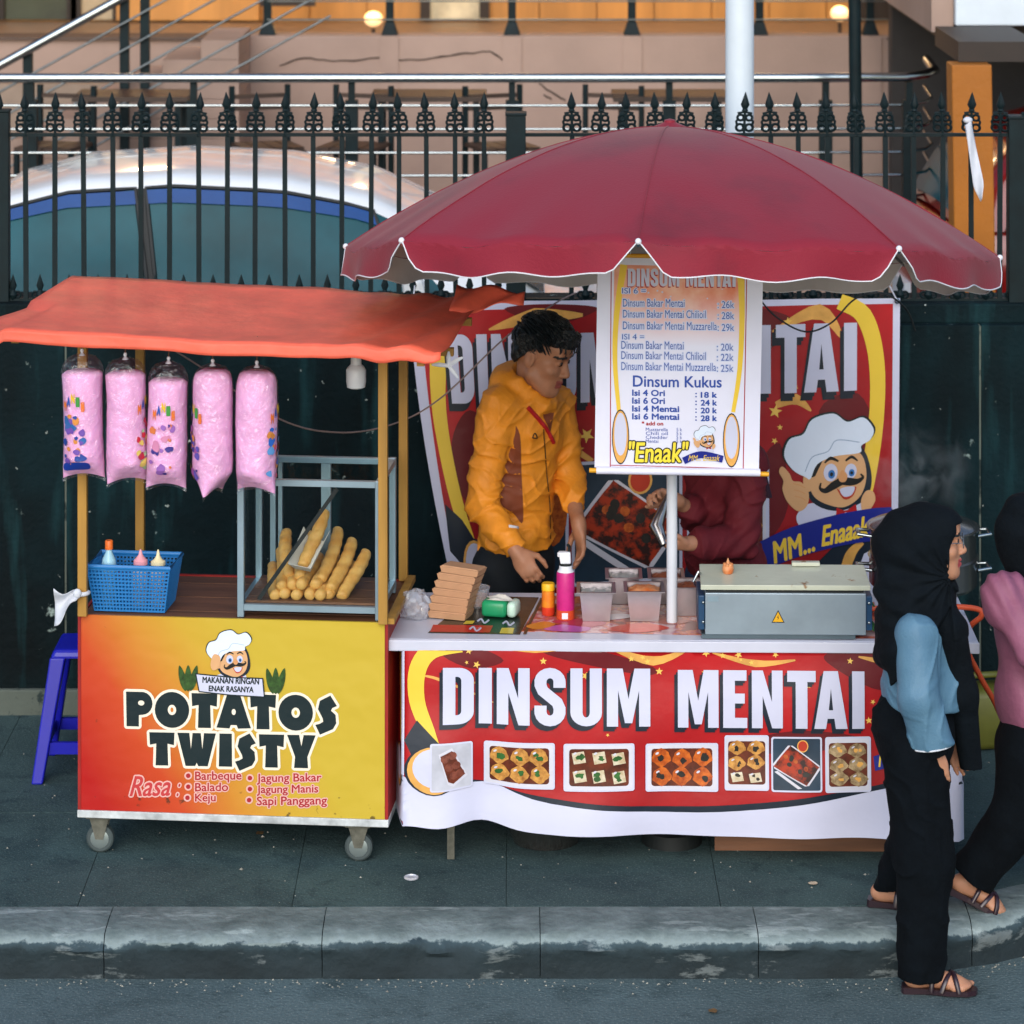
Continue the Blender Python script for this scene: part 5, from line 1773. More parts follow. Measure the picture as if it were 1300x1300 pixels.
# bottom swoosh: dark edge then white field, side arcs
navy = [(480, 1001), (545, 988), (620, 1000), (720, 1016), (830, 1025), (940, 1022), (1040, 1010), (1130, 994), (1190, 968), (PX1 + 34, 956)]
cv.poly([[spl(navy, 4, False) + [(PX1 + 34, yb_(1222) + 2)] + [(px, yb_(px) - 1) for px in (1150, 1000, 850, 720, 600, 512, 480)]]], I_NAVY, 4, 'swoosh_print')
white = [(480, 960), (512, 985), (545, 1003), (620, 1000), (700, 1020), (830, 1032), (940, 1030), (1040, 1018), (1120, 1003), (1170, 990), (1200, 975), (PX1 + 34, 950)]
cv.poly([[spl(white, 4, False) + [(PX1 + 34, yb_(1222) + 2)] + [(px, yb_(px) + 0.5) for px in (1150, 1000, 850, 720, 600, 512, 480)]]], I_WHITE, 5, 'white_field_print')
cv.poly([[ribbon([(586, 817), (549, 826), (531, 850), (530, 890), (545, 930), (560, 965)], [24, 22, 22, 20, 17, 10])]], I_YEL, 6, 'arc_print')
cv.poly([[ribbon([(495, 818), (501, 850), (505, 900), (508, 945)], [9, 8, 7, 6])]], I_YEL, 6, 'arc_print')
cv.poly([[ribbon([(1150, 830), (1190, 842), (1208, 870), (1208, 910), (1196, 945), (1186, 975)], [24, 22, 22, 20, 17, 10])]], I_YEL, 6, 'arc_print')
cv.poly([[ribbon([(PX1 + 10, 850), (PX1 + 14, 900), (PX1 + 20, 960)], [9, 8, 7])]], I_YEL, 6, 'arc_print')
cv.poly([[[(514, 940), (530, 915), (560, 945), (548, 965), (525, 962)]]], I_NAVY, 7, 'swoosh_print')
cv.poly([[rect(511, 816, 514, 985)]], I_WHITE, 8, 'hem_print')
cv.poly([[rect(PX1 - 4, 828, PX1 - 1, 985)]], I_WHITE, 8, 'hem_print')
oval_motif(cv, 552, 978, 38, 32, 8)
oval_motif(cv, 502, 980, 9, 28, 8)
oval_motif(cv, 1168, 985, 30, 32, 8)
oval_motif(cv, PX1 + 14, 985, 8, 28, 8)
ttl = glyphs('DINSUM', BLOCK, 563, 848, 826, 920, gap=0.075, slope=0.012) + glyphs('MENTAI', BLOCK, 861, 853, 1097, 925, gap=0.075, slope=0.010)
letters(cv, ttl, -4.5, 6, 12)
for bx_, stl in (((547, 943, 601, 1005), 'grey_tray'), ((615, 943, 705, 1002), 'gold'), ((716, 944, 806, 1004), 'white'), ((820, 945, 912, 1006), 'orange'), ((920, 935, 976, 1004), 'mixed'), ((979, 937, 1043, 1005), 'burnt_tray'), ((1047, 937, 1105, 1006), 'dump')):
    food(cv, bx_, stl, 15)
cv.poly([[[(1108, 962), (1150, 950), (1200, 955), (1200, 975), (1150, 970), (1110, 980)]]], I_BLUE, 15, 'ribbon_print')
cv.text('MM... Enaaak', (1114, 955, 1196, 972), I_YEL, 16, 'lettering', bold=0.4, shear=0.3, rot=4)
# white top hem lying over the table edge
o = MB().box(-0.062, TW + 0.062, -0.026, -0.0125, TH - 0.040, TH - 0.001).build('top_hem', M_TOP, ban, bevel=0.003)

# ------------------------------------------------------------------ sheets lying on the table
def tabxy(px, py):
    """Table coordinates of a photograph point on the table top."""
    d = F * (HC - 0.95) / (py + 321)
    x = (px - 650) * d / F
    dx, dy = x - TX0, d - TY0
    c, s = math.cos(TYAW), math.sin(TYAW)
    return dx * c + dy * s, -dx * s + dy * c


def flat_sheet(name, lab, cat, corners, m_, dz):
    t = thing(name, lab, cat, (TX0, TY0, 0.15), (0, 0, TYAW))
    q = [tabxy(*c) for c in corners]
    b = MB()
    b.add([(x, y, TH + dz) for x, y in q] + [(x, y, TH + dz + 0.0012) for x, y in q], [(3, 2, 1, 0), (4, 5, 6, 7), (0, 1, 5, 4), (1, 2, 6, 5), (2, 3, 7, 6), (3, 0, 4, 7)])
    b.build('sheet', m_, t)
    return t, Canvas(lambda px, py, off: (*tabxy(px, py), TH + dz + 0.0014 + off), t)


m_fl = mat('floral_vinyl', '#c8a4a4', rough=0.3, var=0.3, scale=11, col2='#6a241c', edge=(0.40, 0.60))
rp_fl = [n for n in m_fl.node_tree.nodes if n.type == 'VALTORGB'][0].color_ramp
for p_, c_fl in ((0.46, '#a84a60'), (0.50, '#c87040'), (0.55, '#8c2420')):
    e_ = rp_fl.elements.new(p_); e_.color = lin(c_fl)
t, cvs = flat_sheet('vinyl_cover', 'printed vinyl cover with pink and orange swirls under the food pans', 'table cover', [(662, 802), (1115, 811), (1110, 765), (690, 757)], m_fl, 0.001)
for k, (pts, col) in enumerate((([(690, 800), (720, 793), (750, 798), (735, 803)], '#c060b0'), ([(700, 790), (740, 786), (770, 792), (745, 797)], '#b03050'), ([(770, 800), (810, 792), (850, 798), (810, 804)], '#c8341c'), ([(668, 796), (690, 790), (705, 794), (684, 800)], '#d08030'), ([(820, 788), (850, 784), (875, 790), (850, 794)], '#a05040'), ([(745, 785), (790, 780), (800, 785), (760, 789)], '#d8d0d8'))):
    cvs.poly([[spl(pts, 5)]], ink('swirl_%d' % k, col, var=0.2, rough=0.3), 1 + k * .2, 'swirl_print')
t, cvs = flat_sheet('laminated_menu', 'dark laminated menu sheet with red and yellow boxes on the stall table', 'menu', [(543, 804), (660, 806), (684, 759), (600, 757)], ink('menu_black', '#141f1c', rough=0.25), 0.001)
cvs.poly([[[(546, 803), (622, 804), (626, 795), (550, 794)]]], ink('menu_red', '#b81c1c', rough=0.3), 1, 'menu_box_print')
cvs.poly([[[(634, 805), (651, 805.5), (653, 798), (637, 798)]]], ink('menu_yellow', '#d8c040', rough=0.3), 1, 'menu_box_print')
cvs.poly([[[(588, 793), (600, 793), (603, 789), (592, 789)]]], ink('menu_yellow', '#d8c040', rough=0.3), 1, 'menu_box_print')
cvs.poly([[[(664, 806), (668, 806), (690, 760), (686, 760)]]], ink('menu_brown', '#4a3428', rough=0.3), 1.5, 'menu_edge_print')
for x, y in ((596, 800), (606, 790), (638, 793)):
    cvs.poly([[ribbon([(x, y), (x + 5, y - 3), (x + 9, y + 2), (x + 15, y - 2)], 2.2)]], I_WHITE, 2, 'scribble_print')

# kraft boxes in a leaning stack
M_KRAFT = mat('kraft_card', '#b98d6a', rough=0.8, var=0.08, scale=8)
kb = MB().frust((0, 0, 0), 0.068, 0.05, (0, 0, 0.022), 0.074, 0.056).add([(-0.071, -0.053, 0.0222), (0.071, -0.053, 0.0222), (0.071, 0.053, 0.0222), (-0.071, 0.053, 0.0222), (-0.066, -0.05, 0.0262), (0.066, -0.05, 0.0262), (0.066, 0.05, 0.0262), (-0.066, 0.05, 0.0262)],
          [(3, 2, 1, 0), (4, 5, 6, 7), (0, 1, 5, 4), (1, 2, 6, 5), (2, 3, 7, 6), (3, 0, 4, 7)]).mesh('kraft_box', M_KRAFT)
ords = ['lowest', 'second from the bottom', 'third from the bottom', 'fourth from the bottom', 'third from the top', 'second from the top', 'topmost']
kx_, ky_ = tabxy(572, 785)
for i in range(7):
    p = tab_w(kx_ + 0.004 * i + 0.0012 * i * i * 0.5, ky_ + 0.02 - 0.002 * i, TH + 0.003 + i * 0.0272)
    o = link('kraft_box', kb, None, tuple(p), (R(-2 - 0.6 * i), R(1 + i * 0.5), TYAW + R(-16 + random.uniform(-1.5, 1.5))))
    tag(o, 'brown kraft takeaway box, ' + ords[i] + ' of the leaning stack', 'box', 'kraft boxes stacked on the stall table')

# green tissue pack
gx, gy = tabxy(636, 782)
tp = thing('tissue_pack', 'green soft pack of tissues between kraft boxes and orange shaker', 'tissue pack', tuple(tab_w(gx, gy, TH + 0.003)), (0, 0, TYAW + R(-14)))
M_GRN = mat('green_film', '#1f8a5a', rough=0.25, var=0.15, scale=8)
MB().box(-0.065, 0.03, -0.045, 0.045, 0, 0.06).build('pack', M_GRN, tp, bevel=0.014, sm=50)
MB().box(0.0305, 0.066, -0.043, 0.043, 0.002, 0.058).build('end_panel', mat('pale_green_film', '#bcd8c8', rough=0.3), tp, bevel=0.014, sm=50)
MB().grid(lambda u, v: (-0.05 + 0.09 * u + .01 * math.sin(v * 5), 0.05 * (v - .5), 0.0605 + 0.022 * math.sin(PI * u) * (0.5 + 0.5 * math.sin(v * 7 + u * 4)) * math.sin(PI * v)), 10, 8).build('tissue', M_PAPER, tp, sm=60)
# clear tub with orange fruit behind
tx_, ty_ = tabxy(606, 770)
tu = thing('clear_tub', 'clear plastic tub with orange contents behind the kraft boxes', 'tub', tuple(tab_w(tx_, ty_, TH + 0.003)), (0, 0, TYAW))
MB().lathe([(0.04, 0), (0.045, 0.06), (0.048, 0.07), (0.044, 0.069), (0.04, 0.005)], n=20).build('tub', film('tub_film', gloss=0.08, white=0.25), tu, sm=50)
MB().lathe([(0.038, 0.006), (0.041, 0.04), (0.02, 0.046)], n=16).build('filling', mat('orange_filling', '#e08a30', rough=0.5), tu, sm=50)
MB().torus((0, 0, 0.07), 0.044, 0.005, 18, 6, 'x', 0, 180).build('handle', mat('orange_cap', '#e06a20'), tu, sm=50)
# crumpled clear bags at the left end
cx_, cy_ = tabxy(528, 785)
cb = thing('crumpled_clear_bag', 'crumpled clear plastic bags at the left end of the stall table', 'plastic bag', tuple(tab_w(cx_, cy_, TH + 0.002)), (0, 0, 0.3))
b = MB()


def crum(u, v):
    a, ph = 2 * PI * u, PI * v
    r = 1 + 0.35 * nz(math.cos(a) * 2.2 * math.sin(ph), math.sin(a) * 2.2 * math.sin(ph), math.cos(ph) * 2.2) + 0.2 * nz(math.cos(a) * 6, math.sin(a) * 6, ph * 3)
    return (0.055 * r * math.sin(ph) * math.cos(a), 0.05 * r * math.sin(ph) * math.sin(a), max(0.0005, 0.045 + 0.06 * r * -math.cos(ph)))


b.grid(crum, 28, 16, closed_u=True)
b.build('bag', film('crumple_film', gloss=0.12, rough=0.2, white=0.22), cb, sm=30)
# orange shaker and pink torch can
sx_, sy_ = tabxy(696, 781)
t = thing('spice_shaker', 'orange shaker bottle with a yellow cap on the stall table', 'bottle', tuple(tab_w(sx_, sy_, TH + 0.003)))
MB().lathe([(0.023, 0), (0.0245, 0.004), (0.0245, 0.03)], n=20).build('lower_label', mat('shaker_red', '#c83820', rough=0.35), t, sm=40)
MB().lathe([(0.0245, 0.0301), (0.0245, 0.07), (0.023, 0.088), (0.02, 0.09)], n=20).build('body', mat('shaker_orange', '#e08a20', rough=0.35, col2='#d0601c', scale=30), t, sm=40)
MB().lathe([(0.0245, 0.0905), (0.0245, 0.112), (0.022, 0.116)], n=20).build('cap', mat('shaker_yellow', '#e8b020', rough=0.4), t, sm=40)
sx_, sy_ = tabxy(718, 786)
t = thing('gas_torch', 'pink gas can with a black and white torch head on the table', 'gas torch', tuple(tab_w(sx_, sy_, TH + 0.003)))
MB().lathe([(0.031, 0), (0.033, 0.004), (0.033, 0.165), (0.031, 0.172)], n=24).build('can', mat('pink_can', '#c02878', rough=0.35, var=0.1, scale=30), t, sm=40)
MB().box(-0.014, 0.008, -0.0345, -0.0325, 0.006, 0.028).build('sticker', M_WPLASTIC, t)
MB().lathe([(0.0325, 0.0), (0.0334, 0.001), (0.0334, 0.035)], (0, 0, 0.0), 24).build('lower_band', mat('torch_orange', '#c84828', rough=0.35), t, sm=40)
MB().lathe([(0.031, 0.1725), (0.024, 0.182), (0.023, 0.195)], n=20).build('collar', M_WPLASTIC, t, sm=40)
MB().lathe([(0.0235, 0.1955), (0.0235, 0.202)], n=20).build('ring', M_BLACK, t, sm=40)
MB().frust((0, 0, 0.2025), 0.019, 0.016, (-0.004, 0, 0.245), 0.022, 0.014).box(-0.03, -0.018, -0.006, 0.006, 0.225, 0.243).build('torch_head', M_WPLASTIC, t, bevel=0.004)
MB().tube([(0.012, 0, 0.246), (0.014, 0, 0.262), (0.008, -0.01, 0.272)], 0.006, 8).build('nozzle', M_BLACK, t, sm=50)

# steel food pans
M_PAN = mat('pan_steel', '#b4acb0', rough=0.28, metal=0.85, var=0.1, scale=8)


def pan(px, py, wpx, hpx, lab, fill, fz):
    x, y = tabxy(px, py)
    y += 0.055
    t = thing('food_pan', lab, 'pan', tuple(tab_w(x, y, TH + 0.0035)), (0, 0, TYAW), 'steel food pans on the stall table')
    w, h = wpx / 350 / 2, hpx / 350
    dp = 0.065
    b = MB()
    b.frust((0, 0, 0), w * .82, dp * .85, (0, 0, h), w, dp)
    b.f.pop(1)
    b.frust((0, 0, 0.004), w * .80, dp * .83, (0, 0, h), w - 0.003, dp - 0.003)
    b.f.pop(-5)
    b.build('pan', M_PAN, t)
    MB().add([(sx * (w + a), sy * (dp + a), h + z) for z in (0.0005, 0.004) for a in (0.012, -0.001) for sx, sy in ((-1, -1), (1, -1), (1, 1), (-1, 1))],
             [(i, (i + 1) % 4, 4 + (i + 1) % 4, 4 + i) for i in range(4)] + [(8 + i, 12 + i, 12 + (i + 1) % 4, 8 + (i + 1) % 4) for i in range(4)] + [(i, 8 + i, 8 + (i + 1) % 4, (i + 1) % 4) for i in range(4)] + [(4 + i, 4 + (i + 1) % 4, 12 + (i + 1) % 4, 12 + i) for i in range(4)]).build('rim', M_PAN, t)
    if fill:
        MB().grid(lambda u, v: ((u - .5) * 2 * (w - .005), (v - .5) * 2 * (dp - .005), h - 0.012 + fz * (1 - abs(2 * u - 1) ** 3) * (1 - abs(2 * v - 1) ** 3) + 0.007 * nz(u * 9, v * 9, px)), 18, 14).build('filling', fill, t, sm=60)
    return t


M_DUMP = mat('dumpling_dough', '#d8a070', rough=0.5, var=0.4, scale=30, col2='#c05c20', bump=0.3)
pan(757, 790, 42, 37, 'empty looking steel food pan beside the pink torch can', mat('grey_sauce', '#9a9c98', rough=0.3), 0.004)
pan(818, 790, 44, 38, 'steel food pan heaped with orange filling beside the parasol pole', M_DUMP, 0.018)
pan(876, 783, 40, 36, 'steel food pan tucked between parasol pole and grill', mat('brown_filling', '#8a4a2c', rough=0.5, var=0.4, scale=30), 0.012)

pan(792, 768, 40, 34, 'steel food pan in the second row behind the two front pans', mat('grey_sauce', '#9a9c98', rough=0.3), 0.010)
pan(846, 768, 40, 34, 'steel food pan in the second row behind the parasol pole', mat('brown_filling', '#8a4a2c'), 0.012)
# grill
gx, gy = tabxy(891, 812)
gr = thing('table_grill', 'grey steel grill box with a yellow warning triangle on the table', 'grill', tuple(tab_w(gx, gy, TH + 0.002)), (0, 0, TYAW))
M_GREY = mat('grill_steel', '#8d9ca6', rough=0.35, metal=0.35, var=0.12, scale=5)
gw, gd, gh = 0.60, 0.22, 0.165
MB().box(0.012, gw - 0.012, 0.0, gd, 0.016, gh).build('housing', M_GREY, gr, bevel=0.003)
MB().box(0.0, gw - .05, 0.004, gd, 0.001, 0.0155).build('foot_frame', mat('grill_shadow_steel', '#54646c', rough=0.4, metal=0.4), gr)
M_NAVYM = mat('navy_end_cap', '#173c5c', rough=0.4)
for x in (-0.012, gw - 0.0115):
    MB().box(x, x + 0.0225, 0.01, gd - 0.01, 0.03, gh - 0.012).build('end_cap', M_NAVYM, gr, bevel=0.003)
M_GREASE = speckled('greasy_plate', '#b4b8a6', '#8a6440', 0.60, 9, rough=0.25, bump=0.1)
b = MB()
b.add([(-0.004, -0.004, gh + 0.012), (gw + 0.004, -0.004, gh + 0.012), (gw + 0.0, gd, gh + 0.03), (0.0, gd, gh + 0.03), (-0.004, -0.004, gh + 0.03), (gw + 0.004, -0.004, gh + 0.03), (gw, gd, gh + 0.048), (0, gd, gh + 0.048)],
      [(3, 2, 1, 0), (4, 5, 6, 7), (0, 1, 5, 4), (1, 2, 6, 5), (2, 3, 7, 6), (3, 0, 4, 7)])
b.build('top_plate', M_GREASE, gr, bevel=0.002)
MB().box(0.02, gw - 0.02, 0.012, gd - 0.01, gh + 0.0005, gh + 0.0118).build('air_slot', M_BLACK, gr)
MB().box(gw * .56, gw * .73, gd - 0.03, gd, gh + 0.0485, gh + 0.062).build('back_plate', M_GREASE, gr, bevel=0.002)
tri = [(gw * .455 - 0.021, 0.062), (gw * .455 + 0.021, 0.062), (gw * .455, 0.103)]
MB().prism([(gw * .455 - 0.023, 0.0605), (gw * .455 + 0.023, 0.0605), (gw * .455, 0.1058)], -0.0016, -0.0004).build('warning_border', M_BLACK, gr)
MB().prism([(gw * .455 - 0.0185, 0.0635), (gw * .455 + 0.0185, 0.0635), (gw * .455, 0.0995)], -0.0024, -0.0017).build('warning_triangle', mat('warning_yellow', '#e0a818', rough=0.4), gr)
MB().prism([(gw * .455 - 0.002, 0.072), (gw * .455 + 0.003, 0.078), (gw * .455, 0.08), (gw * .455 + 0.002, 0.09), (gw * .455 - 0.004, 0.079), (gw * .455, 0.078)], -0.0031, -0.0025).build('warning_bolt', M_BLACK, gr)
MB().box(0.02, 0.06, -0.0015, -0.0003, gh - 0.03, gh - 0.012).build('maker_plate', M_ALU, gr)
for x, z in ((0.005, 0.06), (0.005, 0.13), (gw - 0.001, 0.06), (gw - 0.001, 0.13)):
    MB().ball((x, 0.006, z), 0.006, 8, 6).build('screw', M_STEEL, gr, sm=60)
MB().tube([(-0.02, 0.1, gh), (-0.028, 0.05, gh + 0.03), (-0.01, 0.06, gh + 0.06), (0.0, 0.1, gh + 0.045)], 0.004, 8).build('side_hook', M_STEEL, gr, sm=50)
# small orange cup on the grill
p = tab_w(*tabxy(0, 0), 0)
ox, oy = gw * .17, 0.12
q = Vector(tab_w(gx, gy, TH)) + Vector((ox, oy, gh + 0.042))
t = thing('dumpling_cup', 'small orange dumpling cup standing on the grill lid', 'dumpling', tuple(q))
MB().lathe([(0.017, 0), (0.021, 0.01), (0.02, 0.026), (0.015, 0.03)], n=12).build('wrapper', M_DUMP, t, sm=50)
b = MB()
for k in range(7):
    a = 2 * PI * k / 7
    b.ball((0.013 * math.cos(a), 0.013 * math.sin(a), 0.031), 0.007, 8, 6)
b.lathe([(0.008, 0.03), (0.006, 0.042), (0.001, 0.055)], n=8)
b.build('frill', M_DUMP, t, sm=60)

# steamer pot at the right end
M_POT2 = mat('pot_steel', '#9a9490', rough=0.22, metal=0.95, var=0.1)
pc = W(1172, 735, 12.12)
po = thing('steamer_pot', 'tall two tier steel steamer pot behind the woman in the black headscarf', 'pot', (pc.x, pc.y, 0.95 + 0.003))
rp_ = 0.205
ztop = HC - (665 + 321) * 12.12 / F - 0.953
MB().lathe([(rp_ * .93, 0), (rp_, 0.015), (rp_, ztop * .48), (rp_ * 1.03, ztop * .49)], n=40).build('lower_tier', M_POT2, po, sm=40)
MB().lathe([(rp_ * .98, ztop * .4905), (rp_ * .98, ztop * .94), (rp_ * 1.05, ztop * .955), (rp_ * 1.05, ztop * .975), (rp_ * .97, ztop * .98)], n=40).build('upper_tier', M_POT2, po, sm=40)
MB().lathe([(rp_ * 1.0, ztop * .981), (rp_ * .95, ztop * 1.02), (rp_ * .6, ztop * 1.12), (rp_ * .1, ztop * 1.16)], n=40).build('lid', M_POT2, po, sm=50)
MB().lathe([(0.012, ztop * 1.16), (0.012, ztop * 1.16 + .015), (0.026, ztop * 1.16 + 0.03), (0.022, ztop * 1.16 + .045)], n=16).build('lid_knob', M_BLACK, po, sm=50)
for z in (ztop * .3, ztop * .85):
    for s in (-1, 1):
        MB().tube([(s * rp_ * .98, -0.05, z), (s * (rp_ + 0.045), -0.04, z + .005), (s * (rp_ + 0.045), 0.04, z + .005), (s * rp_ * .98, 0.05, z)], 0.007, 8).build('handle', M_STEEL, po, sm=50)

# folding steel stand that holds... small stove things at the table's right end
gs = thing('leafy_vegetables', 'green leafy vegetables beside the right end of the grill', 'vegetables', tuple(tab_w(*tabxy(1118, 805), TH + 0.003)))
b = MB()
rg = random.Random(9)
for k in range(60):
    a, r_, z = rg.uniform(0, 6.28), rg.uniform(0, 0.045), rg.uniform(0.0, 0.11)
    c = Vector((r_ * math.cos(a), r_ * math.sin(a), z))
    d1 = Vector((rg.uniform(-1, 1), rg.uniform(-1, 1), rg.uniform(-.3, 1))).normalized() * 0.022
    d2 = d1.cross(Vector((rg.uniform(-1, 1), rg.uniform(-1, 1), rg.uniform(-1, 1)))).normalized() * 0.012
    c.z = max(c.z, 0.03)
    b.add([c - d1, c + d2, c + d1, c - d2], [(0, 1, 2, 3)])
b.build('leaves', mat('leaf_green', '#2f6a34', rough=0.5, var=0.4, scale=30), gs)

# gas hose
hs = thing('gas_hose', 'orange gas hose looping from the stall table down to the pavement', 'hose')
M_HOSE = mat('orange_hose', '#c8502c', rough=0.45, var=0.08)
pts = [W(1098, 773, 11.75), W(1130, 772, 11.75), W(1200, 770, 11.7), W(1240, 773, 11.7), W(1246, 782, 11.7), W(1232, 795, 11.72), W(1224, 815, 11.75), W(1245, 860, 11.8), W(1262, 890, 11.85), W(1282, 932, 11.9), W(1320, 990, 12.0)]
MB().tube(spl([tuple(p) for p in pts], 8, False), 0.0105, 10).build('hose', M_HOSE, hs, sm=60)
# yellow-green jerrycan and gas regulator
jp = W(1262, 1008, 12.5)
jc = thing('jerrycan', 'olive yellow plastic jerrycan on the pavement behind the walking women', 'jerrycan', (jp.x, 12.75, 0.15), (0, 0, R(10)))
M_JER = mat('olive_plastic', '#5f6024', rough=0.45, var=0.2)
MB().box(-0.13, 0.13, -0.09, 0.09, 0.0, 0.24).build('body', M_JER, jc, bevel=0.03, sm=60)
MB().tube([(-0.07, 0, 0.23), (-0.06, 0, 0.28), (0.05, 0, 0.28), (0.06, 0, 0.23)], 0.014, 8).build('handle', M_JER, jc, sm=60)
MB().lathe([(0.028, 0.235), (0.028, 0.265), (0.02, 0.27)], (0.095, 0, 0), 14).build('cap', M_BLACK, jc, sm=40)

# basin and board under the table
bs_ = W(693, 1086, dground(1086) + 0.25)
bn = thing('steel_basin', 'steel basin standing in the shade under the red banner', 'basin', ((693 - 650) * 11.63 / F, 11.63, 0.15))
MB().lathe([(0.10, 0.001), (0.12, 0.004), (0.155, 0.10), (0.17, 0.112), (0.168, 0.118), (0.148, 0.104), (0.11, 0.010), (0.02, 0.008)], n=36).build('bowl', M_POT2, bn, sm=50)
wb_ = W(1035, 1084, dground(1084))
bd = thing('wooden_crate', 'low brown wooden crate lying under the right half of the stall table', 'crate', (wb_.x, wb_.y + 0.12, 0.15), (0, 0, TYAW))
for k in range(3):
    MB().box(-0.36, 0.36, -0.1, -0.085, 0.003 + k * 0.055, 0.003 + k * 0.055 + 0.051).build('front_slat', M_PLANK, bd)
    MB().box(-0.36, 0.36, 0.285, 0.30, 0.003 + k * 0.055, 0.003 + k * 0.055 + 0.051).build('back_slat', M_PLANK, bd)
for x in (-0.35, 0.335):
    MB().box(x, x + 0.015, -0.084, 0.284, 0.004, 0.165).build('end_board', M_PLANK, bd)
MB().box(-0.334, 0.334, -0.084, 0.284, 0.006, 0.014).build('bottom_board', M_PLANK, bd)
# litter on the pavement
lp_ = W(522, 1116, dground(1116))
lc = thing('bottle_top', 'small clear plastic bottle top lying on the pavement before the carts', 'bottle top', (lp_.x, lp_.y, 0.1525))
MB().lathe([(0.024, 0.0), (0.026, 0.002), (0.026, 0.006), (0.022, 0.008), (0.02, 0.004)], n=20).build('disc', film('lid_film', gloss=0.15, white=0.45), lc, sm=40)
for k, (px, py, lab) in enumerate(((1032, 1122, 'crumpled scrap of pale paper on the pavement near the kerb'), (330, 1058, 'brown dry leaf on the pavement under the snack cart'), (905, 1284, 'brown stain-like flattened leaf on the road at the lower edge'))):
    z = 0.154 if k < 2 else 0.004
    d = F * (HC - z) / (py + 321)
    t = thing('litter_scrap', lab, 'litter', ((px - 650) * d / F, d, z), (0, 0, k))
    MB().grid(lambda u, v: ((u - .5) * 0.035 * (1 - (2 * v - 1) ** 2 * .8), (v - .5) * 0.03, 0.003 + 0.004 * nz(u * 3 + k, v * 3)), 6, 6).build('scrap', mat('pale_scrap', '#b8a890', rough=0.8) if k == 0 else mat('dry_leaf', '#6a5030', rough=0.8), t, sm=60)

# ================================================================== parasol
UZ = 0.953
ub = W(853, 792, 11.62)
um = thing('parasol', 'big maroon market parasol with scalloped valance tilted over the stall', 'parasol', (ub.x, ub.y, 0.15))
M_CAN = mat('maroon_canvas', '#86172c', rough=0.7, scale=1.8, col2='#661828', edge=(0.5, 0.75), bump=0.15, bscale=120, sheen=0.1, trans=0.10)
M_LIN = mat('silver_lining', '#b8b4b4', rough=0.5, var=0.1, scale=6)
MB().lathe([(0.0195, 0.0), (0.0195, 2.5)], n=20).build('pole', mat('white_pole', '#c9cdd4', rough=0.35, var=0.05), um, sm=40)
NR = 8
RU = 1.20
HU = 0.455
tiltM = Matrix.Rotation(R(-10.5), 4, 'X') @ Matrix.Rotation(R(1.2), 4, 'Y')
uc = Vector((-0.012, 0.02, 2.152))      # centre of the rim plane in parasol coordinates
A0 = R(-97.5)                            # direction of one rib


def urim(a, r, z):
    return uc + (tiltM @ Vector((r * math.cos(a), r * math.sin(a), z)))


def canopy(a_frac, t, inner=0.0):
    """a_frac in 0..8 (rib index), t 0 apex .. 1 rim."""
    i = math.floor(a_frac)
    f = a_frac - i
    a0, a1 = A0 + i * 2 * PI / NR, A0 + (i + 1) * 2 * PI / NR
    r = RU * t
    p0 = Vector((math.cos(a0), math.sin(a0), 0)) * r
    p1 = Vector((math.cos(a1), math.sin(a1), 0)) * r
    p = p0.lerp(p1, f)
    bow = 1 + 0.045 * 4 * f * (1 - f)
    z = HU * (1 - t ** 1.78) - 0.018 * t * 4 * f * (1 - f) * (0.3 + 0.7 * t)
    z += 0.004 * nz(p.x * 6, p.y * 6, i) * t
    z -= 0.007 * t * t * math.sin(t * 9 + i * 1.7 + f * 3) * math.sin(PI * f)
    if t > 0.7: z -= 0.010 * math.sin(f * 17 + i * 1.3 + t * 6) * (t - 0.7) / 0.3 * math.sin(PI * f)
    return uc + tiltM @ Vector((p.x * bow, p.y * bow, z - inner))


def valance(i, f, v, inner=0.0):
    """panel i, f 0..1 across, v 0 rim .. 1 bottom."""
    g = 0.062 * (v ** 0.9)
    ff = f * (1 - 2 * g) + g
    cap = 1.0
    e = min(f, 1 - f)
    cap = min(1.0, 0.55 + 0.45 * (e / 0.05)) if e < 0.05 else 1.0
    p = canopy(i + ff, 1.0, 0)
    q = canopy(i + f, 1.0, 0)
    p = q.lerp(p, 1.0)
    out = Vector((p.x - uc.x, p.y - uc.y, 0)).normalized()
    drop = 0.100 * v * cap
    w = 0.012 * math.sin(f * 13 + i * 2.1) * v
    return p + Vector((0, 0, -drop)) + out * (0.008 * v - inner + w)


